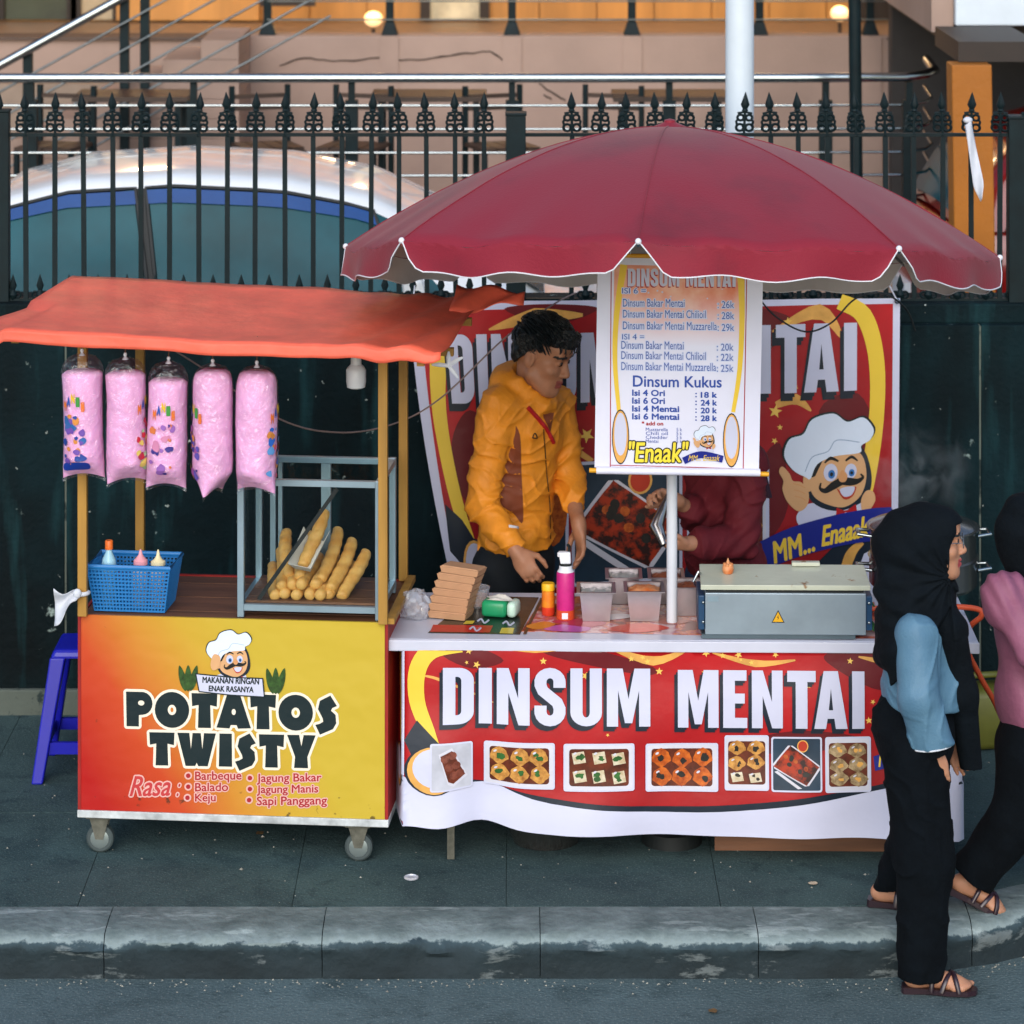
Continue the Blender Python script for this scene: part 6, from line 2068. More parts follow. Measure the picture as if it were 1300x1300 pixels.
for i in range(NR):
    b = MB().grid(lambda u, v, i=i: canopy(i + u * 0.99999, 0.02 + 0.98 * v), 14, 22)
    b.grid(lambda u, v, i=i: valance(i, u, v), 28, 7)
    b.build('canopy_panel', M_CAN, um, sm=60)
    b = MB().grid(lambda u, v, i=i: canopy(i + u * 0.99999, 0.02 + 0.975 * v, 0.006), 14, 12)
    b.grid(lambda u, v, i=i: valance(i, u, v * 0.985, 0.005) + Vector((0, 0, -0.003 * (1 - v))), 28, 5)
    b.build('lining', M_LIN, um, sm=60)
    MB().tube([valance(i, 0.0, k / 6) for k in range(7)] + [valance(i, u / 28, 1.0) for u in range(1, 28)] + [valance(i, 1.0, 1 - k / 6) for k in range(7)], 0.0024, 5).build('piping', M_WPLASTIC, um, sm=60)
    MB().tube([canopy(i, 0.05 + 0.95 * k / 16, -0.0012) for k in range(17)], 0.0028, 4).build('seam', M_CAN, um, sm=60)
    MB().tube([canopy(i, 0.03 + 0.97 * k / 12, 0.014) for k in range(13)], 0.006, 6).build('rib', M_STEEL, um, sm=60)
    e0, hub = canopy(i, 0.55, 0.02), Vector((uc.x * .5, uc.y, uc.z + 0.10))
    MB().tube([e0, hub], 0.005, 6).build('strut', M_STEEL, um, sm=60)
    tipp = canopy(i, 1.0)
    MB().ball(tipp, 0.011, 10, 8).build('rib_tip', M_WPLASTIC, um, sm=60)
ap = canopy(0, 0.0)
MB().lathe([(0.075, -0.016), (0.06, 0.002), (0.035, 0.012), (0.022, 0.018), (0.02, 0.026), (0.006, 0.03)], tuple(ap), 16).build('top_cap', M_CAN, um, sm=50)
MB().lathe([(0.035, 0), (0.035, 0.05), (0.026, 0.055)], (0, 0, uc.z + 0.075), 16).build('hub', M_WPLASTIC, um, sm=50)
MB().lathe([(0.11, 0.0), (0.11, 0.05), (0.05, 0.07), (0.03, 0.25)], n=28).build('base', M_BLACK, um, sm=40)

# ================================================================== hanging menu
DM = 11.36


def menu_pt(px, py, off):
    u = (px - 757) / 209.0
    v = (py - 322) / 275.0
    p = W(px, py, DM)
    y = DM + 0.010 * math.sin(u * 5 + v * 2) * math.sin(PI * v) + 0.02 * v - off
    return (p.x, y, p.z)


mn = thing('hanging_menu', 'white price list banner hanging from the parasol on a yellow rod', 'menu banner', (0, 0, 0))
cv = Canvas(menu_pt, mn, step=(12.0, 12.0))
I_MWHITE = ink('menu_white', '#d8d9ea', rough=0.35)
cv.poly([[[(759, 322), (969, 326), (964, 600), (755, 595)]]], I_MWHITE, 0, 'sheet')
# orange top of the print, fading by blobs
I_ORP = ink('menu_orange', '#dc7a56', var=0.25, scale=8, col2='#e8b8a0')
nt = I_ORP.node_tree          # the print fades downwards into the white of the sheet
bs = nt.nodes['Principled BSDF']
tc = nt.nodes.new('ShaderNodeTexCoord')
sx_ = nt.nodes.new('ShaderNodeSeparateXYZ')
nt.links.new(tc.outputs['Object'], sx_.inputs[0])
mr = nt.nodes.new('ShaderNodeMapRange')
mr.inputs['From Min'].default_value = W(0, 440, DM).z
mr.inputs['From Max'].default_value = W(0, 372, DM).z
nt.links.new(sx_.outputs['Z'], mr.inputs['Value'])
mx = nt.nodes.new('ShaderNodeMix'); mx.data_type = 'RGBA'
mx.inputs[6].default_value = lin('#d8d9ea')
nt.links.new(mr.outputs[0], mx.inputs[0])
nt.links.new([n for n in nt.nodes if n.type == 'VALTORGB'][0].outputs[0], mx.inputs[7])
nt.links.new(mx.outputs[2], bs.inputs['Base Color'])
cv.poly([[[(780, 336), (946, 340), (944, 445), (778, 445)]]], I_ORP, 1, 'orange_field_print')
cv.poly([[ribbon([(778, 334), (776, 350), (775, 595)], 1.2)]], I_CRIM, 2, 'border_print')
cv.poly([[ribbon([(948, 340), (946, 470), (944, 598)], 1.2)]], I_CRIM, 2, 'border_print')
cv.poly([[ribbon([(775, 592), (860, 594), (944, 597)], 1.0)]], I_CRIM, 2.5, 'border_print')
cv.poly([[ribbon([(792, 336), (783, 400), (781, 460), (786, 524)], [9, 7, 6, 5])]], I_YEL, 3, 'arc_print')
cv.poly([[ribbon([(940, 342), (942, 400), (939, 470), (931, 524)], [9, 7, 6, 5])]], I_YEL, 3, 'arc_print')
oval_motif(cv, 788, 556, 11, 35, 4)
oval_motif(cv, 929, 560, 11, 35, 4)
for pl in glyphs('DINSUM MENTAI', BLOCK, 797, 341, 934, 364, gap=0.08):
    cv.poly(moved([pl], -1, 1.5), I_CRIM, 2.6, 'letter_shadow')
    cv.poly([pl], I_WHITE, 3, 'letter')
for k in range(14):
    cv.poly([[star(800 + rs.uniform(0, 130), 368 + rs.uniform(-8, 40), rs.uniform(1, 2.4), 20)]], I_WHITE, 2.4, 'star_print')
I_MB = ink('menu_blue', '#24489c')
I_MO = ink('menu_halo', '#c4cce6')


def line(tx, x0, y0, x1, y1, halo=True, bold=0.0):
    if halo:
        cv.text(tx, (x0, y0, x1, y1), I_MO, 3, 'lettering_outline', grow=1.1)
    cv.text(tx, (x0, y0, x1, y1), I_MB, 4, 'lettering', bold=bold)


line('ISI 6 =', 790, 366, 820, 373)
rows = [('Dinsum Bakar Mentai', ': 26k', 380, 869), ('Dinsum Bakar Mentai Chilioil', ': 28k', 394, 896), ('Dinsum Bakar Mentai Muzzarella', ': 29k', 409, 910)]
for a, p, y, x1 in rows:
    line(a, 791, y, x1, y + 10)
    line(p, 911, y + 2, 932, y + 11)
line('ISI 4 =', 790, 425, 818, 432)
rows = [('Dinsum Bakar Mentai', ': 20k', 434, 868), ('Dinsum Bakar Mentai Chilioil', ': 22k', 447, 896), ('Dinsum Bakar Mentai Muzzarella', ': 25k', 461, 909)]
for a, p, y, x1 in rows:
    line(a, 789, y, x1, y + 10)
    line(p, 910, y + 2, 931, y + 11)
line('Dinsum Kukus', 804, 478, 916, 492, False, 0.35)
for a, p, y, x1 in (('Isi 4 Ori', '18 k', 496, 844), ('Isi 6 Ori', '24 k', 506, 844), ('Isi 4 Mentai', '20 k', 516, 862), ('Isi 6 Mentai', '28 k', 526, 862)):
    line(a, 803, y, x1, y + 7.5, False, 0.4)
    line(p, 890, y + 2, 910, y + 9, False, 0.4)
    line(':', 883, y + 3, 884.5, y + 8.5, False, 0.3)
cv.text('* add on', (815, 536, 842, 541), I_CRIM, 4, 'lettering', bold=0.25)
for k, a in enumerate(('Muzzarella', 'Chili oil', 'Chedder', 'Mentai')):
    line(a, 820, 544 + 5 * k, 848 if k != 3 else 836, 548.3 + 5 * k, False)
    line('5 k', 859, 544 + 5 * k, 866, 548.3 + 5 * k, False)
cv.text('"Enaak"', (799, 562, 874, 588), I_BLACKI, 5, 'lettering_outline', bold=0.6, shear=0.12, grow=1.5)
cv.text('"Enaak"', (799, 562, 874, 588), ink('enaak_yellow', '#e8d23c'), 6, 'lettering', bold=0.6, shear=0.12)
chef(cv, 896, 568, 0.26, 5, thumb=True)
cv.poly([[ribbon([(868, 586), (890, 578), (918, 584)], 9)]], I_BLUE, 14, 'ribbon_print')
cv.text('MM... Enaaak', (874, 578.5, 914, 586), I_YEL, 15, 'lettering', shear=0.3)
b = MB()
p0, p1 = W(748, 597, DM + .02), W(976, 602, DM + .02)
MB().tube([p0, p1], 0.0085, 12).build('bottom_rod', mat('yellow_rod', '#e0a020', rough=0.4), mn, sm=50)
a, c = W(756, 324, DM), W(968, 327, DM)
MB().tube([a, c], 0.008, 10).build('top_rod', MATS['yellow_rod'], mn, sm=50)
MB().tube([W(757, 597, DM + .012), W(965, 600, DM + .012)], 0.0135, 12).build('bottom_sleeve', I_MWHITE, mn, sm=60)
for px, py, d in ((800, 325, DM), (925, 326, DM)):
    q = W(px, py, d)
    MB().tube([q, (q.x + 0.01, q.y - 0.08, q.z + 0.16)], 0.0018, 5).build('hanging_cord', M_WPLASTIC, mn)

# ================================================================== banner on the wall
DBk = 13.03
SBk = F / DBk


def bb_pt(px, py, off):
    t = min(1, max(0, (py - 380) / 380))
    # the left end hangs slack and swings inward towards its foot
    k = max(0.0, 1 - (px - 520) / 150.0)
    shift = 58 * t ** 1.5 * k
    w = W(px + shift, py + 6 * t * math.sin(px * 0.02), DBk)
    y = DBk + 0.025 * math.sin(px * 0.018 + 0.6) * (0.3 + t) - 0.05 * k * t + 0.0035 * math.sin(px * 0.05 + t * 3) - off
    return (w.x, min(y, 13.155), w.z)


bk_ = thing('wall_banner', 'large red dumpling banner with a printed cook hung on the wall', 'banner', (0, 0, 0))
cv = Canvas(bb_pt, bk_, step=(10.0, 14.0))
cv.poly([[[(520, 383), (1143, 379), (1140, 800), (520, 800)]]], I_WHITE, 0, 'sheet')
I_RED2 = ink('wall_banner_red', '#b0101a', col2='#7c0a14', scale=1.6, edge=(0.35, 0.7))
cv.poly([[[(534, 394), (1134, 386), (1132, 800), (534, 800)]]], I_RED2, 1, 'red_field_print')
for pts in ([(900, 400), (960, 390), (1010, 410), (960, 450), (900, 440)], [(560, 560), (590, 520), (620, 560), (590, 640), (560, 620)], [(1040, 520), (1090, 500), (1110, 560), (1060, 600)], [(640, 392), (700, 386), (760, 392), (700, 412)], [(960, 600), (990, 560), (1000, 640), (970, 680)]):
    cv.poly([[spl(pts, 5)]], I_MAROON, 2, 'drapery_print')
for pts, w in (([(620, 418), (680, 402), (740, 400)], [2, 22, 4]), ([(980, 420), (1040, 396), (1070, 430)], [2, 20, 3]), ([(690, 520), (720, 560), (752, 585)], [2, 9, 6]), ([(985, 512), (1010, 505), (1030, 520)], [8, 14, 2])):
    cv.poly([[ribbon(pts, w)]], I_TAN, 3, 'swirl_print')
for x, y, r, a in ((727, 570, 15, 10), (745, 552, 10, 40), (984, 520, 9, 10), (990, 540, 4, 0), (983, 557, 4.5, 30), (1000, 408, 6, 0), (1030, 470, 4, 10), (1010, 490, 4, 40)):
    cv.poly([[star(x, y, r, a)]], I_STAR, 4, 'star_print')
cv.poly([[ribbon([(572, 390), (556, 440), (548, 500), (548, 560), (556, 640), (575, 720), (585, 780)], [26, 24, 20, 19, 20, 22, 24])]], I_YEL, 5, 'arc_print')
cv.poly([[ribbon([(1066, 383), (1096, 400), (1112, 450), (1114, 520), (1104, 600), (1088, 660), (1070, 700)], [20, 22, 20, 19, 20, 22, 22])]], I_YEL, 5, 'arc_print')
cv.poly([[[(536, 640), (560, 660), (600, 720), (640, 760), (640, 800), (520, 800)]]], I_NAVY, 6, 'swoosh_print')
cv.poly([[[(521, 690), (545, 715), (560, 800), (521, 800)]]], I_WHITE, 7, 'white_field_print')
cv.poly([[[(1010, 735), (1060, 690), (1110, 660), (1134, 650), (1134, 800), (1010, 800)]]], I_NAVY, 6, 'swoosh_print')
cv.poly([[[(1080, 800), (1084, 740), (1098, 705), (1134, 690), (1134, 800)]]], I_WHITE, 7, 'white_field_print')
cv.poly([[ribbon([(1076, 790), (1070, 745), (1080, 705), (1096, 690)], [10, 13, 14, 6])]], I_TAN, 8, 'plate_print')
oval_motif(cv, 575, 735, 30, 52, 8)
ttl = glyphs('DINSUM', BLOCK, 566, 424, 782, 512, gap=0.08, slope=-0.01) + glyphs('MENTAI', BLOCK, 838, 414, 1088, 500, gap=0.08, slope=-0.018)
letters(cv, ttl, -5, 10, 9)
cv.poly([[rect(663, 586, 722, 742, 8)]], I_WHITE, 9, 'photo_frame_print')
cv.poly([[rect(666, 589, 718, 738, 6)]], I_SLATE, 10, 'food_photo')
cv.poly([[ell(700, 650, 20, 40, 18)]], I_FOOD['orange'], 11, 'dumpling_print')
food(cv, (726, 585, 866, 742), 'burnt_tray', 12, frame=4)
food(cv, (872, 585, 976, 742), 'gold', 12, frame=4)
chef(cv, 1058, 640, 1.12, 12)
rb = ribbon([(968, 700), (1010, 682), (1060, 671), (1106, 668), (1132, 668)], [34, 38, 40, 42, 42])
cv.poly([[rb]], I_BLUE, 32, 'ribbon_print')
cv.text('MM...', (978, 676, 1032, 702), I_YEL, 33, 'lettering', bold=0.9, shear=0.35, rot=17)
cv.text('Enaaak', (1042, 660, 1104, 685), I_YEL, 33, 'lettering', bold=0.9, shear=0.35, rot=7)
for px, py in ((524, 386), (830, 382), (1139, 382)):
    q = W(px, py, DBk - 0.01)
    MB().torus((q.x, q.y, q.z), 0.009, 0.003, 12, 5).build('eyelet', M_STEEL, bk_, sm=60)
    MB().tube([q, (q.x, 13.3, 1.9)], 0.003, 5).build('tie_cord', M_WPLASTIC, bk_)

# loose cables
def cable(lab, pts, r, m_):
    t = thing('cable', lab, 'cable')
    MB().tube(spl([tuple(p) for p in pts], 8, False), r, 6).build('cord', m_, t, sm=60)


M_PCORD = mat('pale_cord', '#8a7670', rough=0.6)
cable('pale cord sagging from the cart roof across to the wall banner top', [W(200, 432, 12.15), W(255, 466, 12.15), W(355, 532, 12.2), (W(430, 549, 12.3)), W(500, 538, 12.4), W(560, 505, 12.5), W(640, 430, 12.6), W(700, 388, 12.8), W(730, 372, 13.0)], 0.0035, M_PCORD)
cable('black cord drooping over the top of the wall banner beside the menu', [W(960, 374, 12.95), W(985, 402, 12.9), (W(1022, 421, 12.9)), W(1055, 410, 12.9), W(1085, 380, 12.93), W(1120, 372, 12.95), W(1150, 392, 13.05), W(1162, 420, 13.1)], 0.004, M_BLACK)

# ================================================================== people: smooth solid modelling on a grid
class Solid:
    """Signed distance grid; parts blend smoothly and come out as one continuous surface."""

    def __init__(self, lo, hi, h):
        self.lo, self.h = np.array(lo, float), h
        self.n = np.ceil((np.array(hi) - self.lo) / h).astype(int) + 1
        self.d = np.full(self.n, 0.2, np.float32)

    def box(self, lo, hi, pad):
        a = np.clip(np.floor((np.array(lo) - pad - self.lo) / self.h).astype(int), 0, self.n)
        b = np.clip(np.ceil((np.array(hi) + pad - self.lo) / self.h).astype(int) + 1, 0, self.n)
        sl = tuple(slice(i, j) for i, j in zip(a, b))
        ax = [(self.lo[k] + self.h * np.arange(a[k], b[k])).astype(np.float32) for k in range(3)]
        return sl, ax[0][:, None, None], ax[1][None, :, None], ax[2][None, None, :]

    def merge(self, sl, e, k):
        d = self.d[sl]
        if d.size == 0: return
        if k <= 0:
            self.d[sl] = np.minimum(d, e)
        else:
            h = np.maximum(k - np.abs(d - e), 0) / k
            self.d[sl] = np.minimum(d, e) - h * h * k * 0.25

    def cut(self, sl, e, k):
        d = self.d[sl]
        if d.size == 0: return
        h = np.maximum(k - np.abs(d + e), 0) / k if k > 0 else 0
        self.d[sl] = np.maximum(d, -e) + (h * h * k * 0.25 if k > 0 else 0)

    def cap_field(self, a, b, ra, rb, k, flat=None):
        a, b = np.array(a, float), np.array(b, float)
        r = max(ra, rb)
        sl, X, Y, Z = self.box(np.minimum(a, b) - r, np.maximum(a, b) + r, k + 3 * self.h)
        ab = b - a
        L = max(1e-9, float(ab @ ab))
        t = np.clip(((X - a[0]) * ab[0] + (Y - a[1]) * ab[1] + (Z - a[2]) * ab[2]) / L, 0, 1)
        e = np.sqrt((X - a[0] - t * ab[0]) ** 2 + (Y - a[1] - t * ab[1]) ** 2 + (Z - a[2] - t * ab[2]) ** 2) - (ra + (rb - ra) * t)
        return sl, e.astype(np.float32)

    def cap(self, a, b, ra, rb=None, k=0.02):
        sl, e = self.cap_field(a, b, ra, ra if rb is None else rb, k)
        self.merge(sl, e, k)

    def chain(self, pts, rs, k=0.02):
        for i in range(len(pts) - 1):
            self.cap(pts[i], pts[i + 1], rs[i], rs[i + 1], k)

    def ell_field(self, c, r, M, k):
        c, r = np.array(c, float), np.array(r, float)
        R_ = max(r)
        sl, X, Y, Z = self.box(c - R_, c + R_, k + 3 * self.h)
        x, y, z = X - c[0], Y - c[1], Z - c[2]
        if M is not None:
            m = np.array(M)
            x, y, z = (m[0][0] * x + m[0][1] * y + m[0][2] * z, m[1][0] * x + m[1][1] * y + m[1][2] * z, m[2][0] * x + m[2][1] * y + m[2][2] * z)
        k0 = np.sqrt((x / r[0]) ** 2 + (y / r[1]) ** 2 + (z / r[2]) ** 2)
        k1 = np.sqrt((x / r[0] ** 2) ** 2 + (y / r[1] ** 2) ** 2 + (z / r[2] ** 2) ** 2)
        return sl, (k0 * (k0 - 1) / np.maximum(k1, 1e-6)).astype(np.float32)

    def ell(self, c, r, M=None, k=0.02):
        sl, e = self.ell_field(c, r, M, k)
        self.merge(sl, e, k)

    def ell_cut(self, c, r, M=None, k=0.01):
        sl, e = self.ell_field(c, r, M, k)
        self.cut(sl, e, k)

    def axes(self):
        return [(self.lo[i] + self.h * np.arange(self.n[i])).astype(np.float32) for i in range(3)]

    def field(self, fn):
        """fn(X, Y, Z, d) -> new d, for folds and trims."""
        ax = self.axes()
        self.d = fn(ax[0][:, None, None], ax[1][None, :, None], ax[2][None, None, :], self.d).astype(np.float32)

    def mesh(self, name, mats, pick=None, rounds=1):
        d = self.d
        s = d < 0
        nx, ny, nz_ = d.shape
        # active cells: mixed signs at the eight corners
        cnt = np.zeros((nx - 1, ny - 1, nz_ - 1), np.int8)
        for i in (0, 1):
            for j in (0, 1):
                for k in (0, 1):
                    cnt += s[i:nx - 1 + i, j:ny - 1 + j, k:nz_ - 1 + k]
        act = np.argwhere((cnt > 0) & (cnt < 8))
        idx = np.full(cnt.shape, -1, np.int32)
        idx[act[:, 0], act[:, 1], act[:, 2]] = np.arange(len(act))
        acc = np.zeros((len(act), 3))
        num = np.zeros(len(act))
        cor = [(i, j, k) for i in (0, 1) for j in (0, 1) for k in (0, 1)]
        val = {c: d[act[:, 0] + c[0], act[:, 1] + c[1], act[:, 2] + c[2]] for c in cor}
        for a in cor:
            for ax in range(3):
                if a[ax] == 0:
                    b = list(a); b[ax] = 1; b = tuple(b)
                    va, vb = val[a], val[b]
                    m = (va < 0) != (vb < 0)
                    t = np.where(m, va / np.where(m, va - vb, 1), 0)
                    p = np.tile(np.array(a, float), (len(act), 1))
                    p[:, ax] = t
                    acc[m] += p[m]
                    num[m] += 1
        pos = self.lo + (act + acc / np.maximum(num, 1)[:, None]) * self.h
        quads = []
        for ax in range(3):
            s0 = [slice(None)] * 3; s1 = [slice(None)] * 3
            s0[ax] = slice(0, -1); s1[ax] = slice(1, None)
            ch = s[tuple(s0)] != s[tuple(s1)]
            e = np.argwhere(ch)
            u, v = [(1, 2), (2, 0), (0, 1)][ax]
            ok = (e[:, u] > 0) & (e[:, v] > 0) & (e[:, u] < d.shape[u] - 1) & (e[:, v] < d.shape[v] - 1)
            e = e[ok]
            inside = s[e[:, 0], e[:, 1], e[:, 2]]
            q = []
            for du, dv in ((1, 1), (0, 1), (0, 0), (1, 0)):
                c = e.copy()
                c[:, u] -= du; c[:, v] -= dv
                q.append(idx[c[:, 0], c[:, 1], c[:, 2]])
            q = np.stack(q, 1)
            q[~inside] = q[~inside][:, ::-1]
            quads.append(q)
        quads = np.concatenate(quads)
        quads = quads[(quads >= 0).all(1)]
        for _ in range(rounds):      # light smoothing
            a = np.zeros_like(pos); w = np.zeros(len(pos))
            for i in range(4):
                for j in (1, 3):
                    np.add.at(a, quads[:, i], pos[quads[:, (i + j) % 4]])
                    np.add.at(w, quads[:, i], 1)
            pos = np.where(w[:, None] > 0, 0.5 * pos + 0.5 * a / np.maximum(w, 1)[:, None], pos)
        me = bpy.data.meshes.new(name)
        me.vertices.add(len(pos))
        me.vertices.foreach_set('co', pos.astype(np.float32).ravel())
        me.loops.add(len(quads) * 4)
        me.loops.foreach_set('vertex_index', quads.astype(np.int32).ravel())
        me.polygons.add(len(quads))
        me.polygons.foreach_set('loop_start', np.arange(0, len(quads) * 4, 4, dtype=np.int32))
        for m in (mats if isinstance(mats, (list, tuple)) else [mats]):
            me.materials.append(m)
        if pick is not None:
            ce = pos[quads].mean(1)
            me.polygons.foreach_set('material_index', pick(ce).astype(np.int32))
        me.update(calc_edges=True)
        me.validate()
        smooth(me)
        return me


def V(*a):
    return np.array(a, float)


def unit(v):
    v = np.array(v, float)
    return v / np.linalg.norm(v)


def wp(px, py, d):
    return np.array(W(px, py, d))


class Frame:
    """Local frame: x = person's left... right vector r, forward f, up u."""

    def __init__(self, c, f, up=(0, 0, 1), s=1.0):
        self.c = np.array(c, float)
        self.f = unit(f)
        u = np.array(up, float) - np.dot(up, self.f) * self.f
        self.u = unit(u)
        self.r = np.cross(self.f, self.u)
        self.s = s
        self.M = [self.r, self.f, self.u]

    def __call__(self, x, y, z):
        return self.c + self.s * (self.r * x + self.f * y + self.u * z)


def add_head(S, H, k=0.02):
    s = H.s
    e = lambda c, r, kk=k: S.ell(H(*c), np.array(r) * s, H.M, kk * s)
    c = lambda a, b, ra, rb, kk=0.012: S.cap(H(*a), H(*b), ra * s, rb * s, kk * s)
    e((0, -0.012, 0.035), (0.076, 0.096, 0.088))
    e((0, 0.03, -0.035), (0.062, 0.066, 0.078))
    e((0, 0.05, -0.085), (0.040, 0.040, 0.040), 0.03)
    e((0, 0.076, -0.108), (0.020, 0.018, 0.018), 0.025)
    for x in (-1, 1):
        e((x * 0.042, 0.060, -0.022), (0.026, 0.026, 0.022), 0.02)
        c((x * 0.060, 0.0, -0.06), (x * 0.03, 0.058, -0.10), 0.018, 0.016, 0.03)
    c((-0.034, 0.082, 0.030), (0.034, 0.082, 0.030), 0.013, 0.013, 0.014)
    e((0, 0.07, 0.06), (0.05, 0.03, 0.035), 0.03)
    for x in (-1, 1):
        S.ell_cut(H(x * 0.031, 0.102, 0.010), np.array((0.018, 0.014, 0.011)) * s, H.M, 0.010 * s)
    c((0, 0.090, 0.016), (0, 0.110, -0.026), 0.0085, 0.0125, 0.010)
    e((0, 0.109, -0.030), (0.013, 0.011, 0.010), 0.006)
    for x in (-1, 1):
        e((x * 0.0125, 0.100, -0.034), (0.0085, 0.010, 0.008), 0.006)
        e((x * 0.031, 0.0835, 0.010), (0.0135, 0.0115, 0.0095), 0.004)
        e((x * 0.077, -0.012, -0.004), (0.010, 0.021, 0.034), 0.006)
        S.ell_cut(H(x * 0.089, -0.008, 0.002), np.array((0.008, 0.011, 0.019)) * s, H.M, 0.005 * s)
    c((-0.020, 0.084, -0.064), (0, 0.0965, -0.061), 0.005, 0.008, 0.006)
    c((0.020, 0.084, -0.064), (0, 0.0965, -0.061), 0.005, 0.008, 0.006)
    c((-0.017, 0.083, -0.071), (0, 0.094, -0.0745), 0.005, 0.0088, 0.006)
    c((0.017, 0.083, -0.071), (0, 0.094, -0.0745), 0.005, 0.0088, 0.006)
    S.ell_cut(H(0, 0.104, -0.0675), np.array((0.022, 0.010, 0.0018)) * s, H.M, 0.003 * s)


def face_pick(H):
    """material index: 0 skin, 1 lips, 2 brow"""
    def f(ce):
        q = (ce - H.c) / H.s
        x, y, z = q @ H.r, q @ H.f, q @ H.u
        out = np.zeros(len(ce), int)
        lip = (y > 0.080) & (np.abs(x) < 0.024) & (z < -0.0545) & (z > -0.0835)
        out[lip] = 1
        ax = np.abs(x)
        brow = (y > 0.055) & (ax > 0.012) & (ax < 0.052) & (np.abs(z - (0.036 - 2.5 * (ax - 0.03) ** 2 * 4)) < 0.0055)
        out[brow] = 2
        return out
    return f


def add_eyes(root, H, iris):
    for x in (-1, 1):
        c = H(x * 0.031, 0.0862, 0.0095)
        e = MB().ball((0, 0, 0), 0.0098 * H.s, 14, 10).mesh('eye', iris, sm=80)
        o = link('eye', e, root, tuple(c - np.array(root.location)))
        rim = MB()
        pts = [tuple(H(x * 0.031 + 0.0125 * math.cos(R(a)), 0.0948 - 0.35 * abs(math.cos(R(a))) * 0.012, 0.0115 + 0.0045 * math.sin(R(a))) - np.array(root.location)) for a in range(0, 181, 20)]
        rim.tube(pts, 0.0014 * H.s, 5).build('eyelash', M_BLACK, root, sm=60)


def add_hand(S, w, p, n, side, curl, spread=1.0, s=1.0, k=0.004):
    """w wrist, p towards the fingers, n palm side, side = +1/-1 thumb direction sign."""
    p, n = unit(p), np.array(n, float)
    n = unit(n - n.dot(p) * p)
    t = np.cross(p, n) * side
    M = [t, p, n]
    S.ell(w + p * 0.048 * s, np.array((0.041, 0.054, 0.0175)) * s, M, 0.012)
    S.cap(w - p * 0.02 * s, w + p * 0.03 * s, 0.025 * s, 0.022 * s, 0.02)
    ln = [0.068, 0.076, 0.071, 0.056]
    for i, off in enumerate((0.030, 0.0102, -0.0098, -0.029)):
        c0 = curl[i] if isinstance(curl, (list, tuple)) else curl
        q = w + p * (0.088 - 0.004 * abs(i - 1)) * s + t * off * s * (0.9 + 0.1 * spread)
        sp_ = t * (off * 1.6 * spread)
        S.cap(w + p * 0.05 * s + t * off * 0.8 * s, q, 0.0105 * s, 0.0095 * s, 0.006)
        ang = R(c0 * 0.6)
        rad = 0.0092 * s
        for seg, (fr_, add) in enumerate(((0.45, 0), (0.31, c0), (0.24, c0 * 0.7))):
            ang += R(add)
            dr = unit(p * math.cos(ang) + n * math.sin(ang) + sp_)
            q2 = q + dr * ln[i] * fr_ * s
            S.cap(q, q2, rad, rad * 0.92, k)
            q, rad = q2, rad * 0.92
    b = w + p * 0.02 * s + t * 0.028 * s
    b1 = b + unit(p * 0.65 + t * 0.62 + n * 0.35) * 0.042 * s
    b2 = b1 + unit(p * 0.9 + t * 0.2 + n * 0.35) * 0.032 * s
    b3 = b2 + unit(p * 0.95 + n * 0.4 - t * .05) * 0.024 * s
    S.cap(b, b1, 0.0150 * s, 0.0110 * s, 0.010)
    S.cap(b1, b2, 0.0110 * s, 0.0098 * s, k)
    S.cap(b2, b3, 0.0098 * s, 0.0080 * s, k)


def add_foot(S, ankle, toe_dir, s=1.0, pitch=0.0):
    f = unit(toe_dir)
    up = V(0, 0, 1)
    f2 = unit(f * math.cos(pitch) - up * math.sin(pitch))
    u2 = np.cross(np.cross(f2, up), f2)
    u2 = unit(u2)
    side = np.cross(f2, u2)
    M = [side, f2, u2]
    S.ell(ankle - f2 * 0.025 * s - u2 * 0.045 * s, np.array((0.031, 0.038, 0.034)) * s, M, 0.03)
    S.ell(ankle + f2 * 0.06 * s - u2 * 0.045 * s, np.array((0.034, 0.085, 0.030)) * s, M, 0.03)
    S.ell(ankle + f2 * 0.125 * s - u2 * 0.058 * s, np.array((0.042, 0.05, 0.018)) * s, M, 0.02)
    for i in range(5):
        o = (i - 2) * 0.0165 * s
        tip = ankle + f2 * (0.175 - 0.008 * i) * s - u2 * 0.064 * s + side * o
        S.cap(tip - f2 * 0.03 * s, tip, 0.0105 * s, 0.009 * s, 0.006)
    return f2, u2, side


def noise_fold(X, Y, Z, fx, fy, fz, ph=0.0):
    """soft wrinkles: bent sine ridges"""
    w = fx * X + fy * Y + fz * Z
    b = 1.7 * np.sin(11 * X + 7 * Z + ph) + 1.3 * np.sin(9 * Y - 13 * Z + 2 * ph)
    return np.sin(w + b)


SKIN_MAN = mat('skin_brown', '#a87558', rough=0.5, var=0.10, scale=25, sss=0.12, spec=0.4)
SKIN_W = mat('skin_tan', '#b07e62', rough=0.5, var=0.08, scale=25, sss=0.12, spec=0.4)
M_LIP = mat('lip', '#8a4840', rough=0.4, var=0.08, sss=0.1)
M_LIPW = mat('lip_red', '#a8484a', rough=0.35, var=0.08, sss=0.1)
M_HAIR = mat('black_hair', '#0c1418', rough=0.38, var=0.35, scale=60, spec=0.5, bump=0.6, bscale=160)
M_EYE = mat('eye_dark', '#1a120e', rough=0.15, spec=0.7)
M_JEANS = mat('black_trousers', '#0b1218', rough=0.85, var=0.2, scale=30)


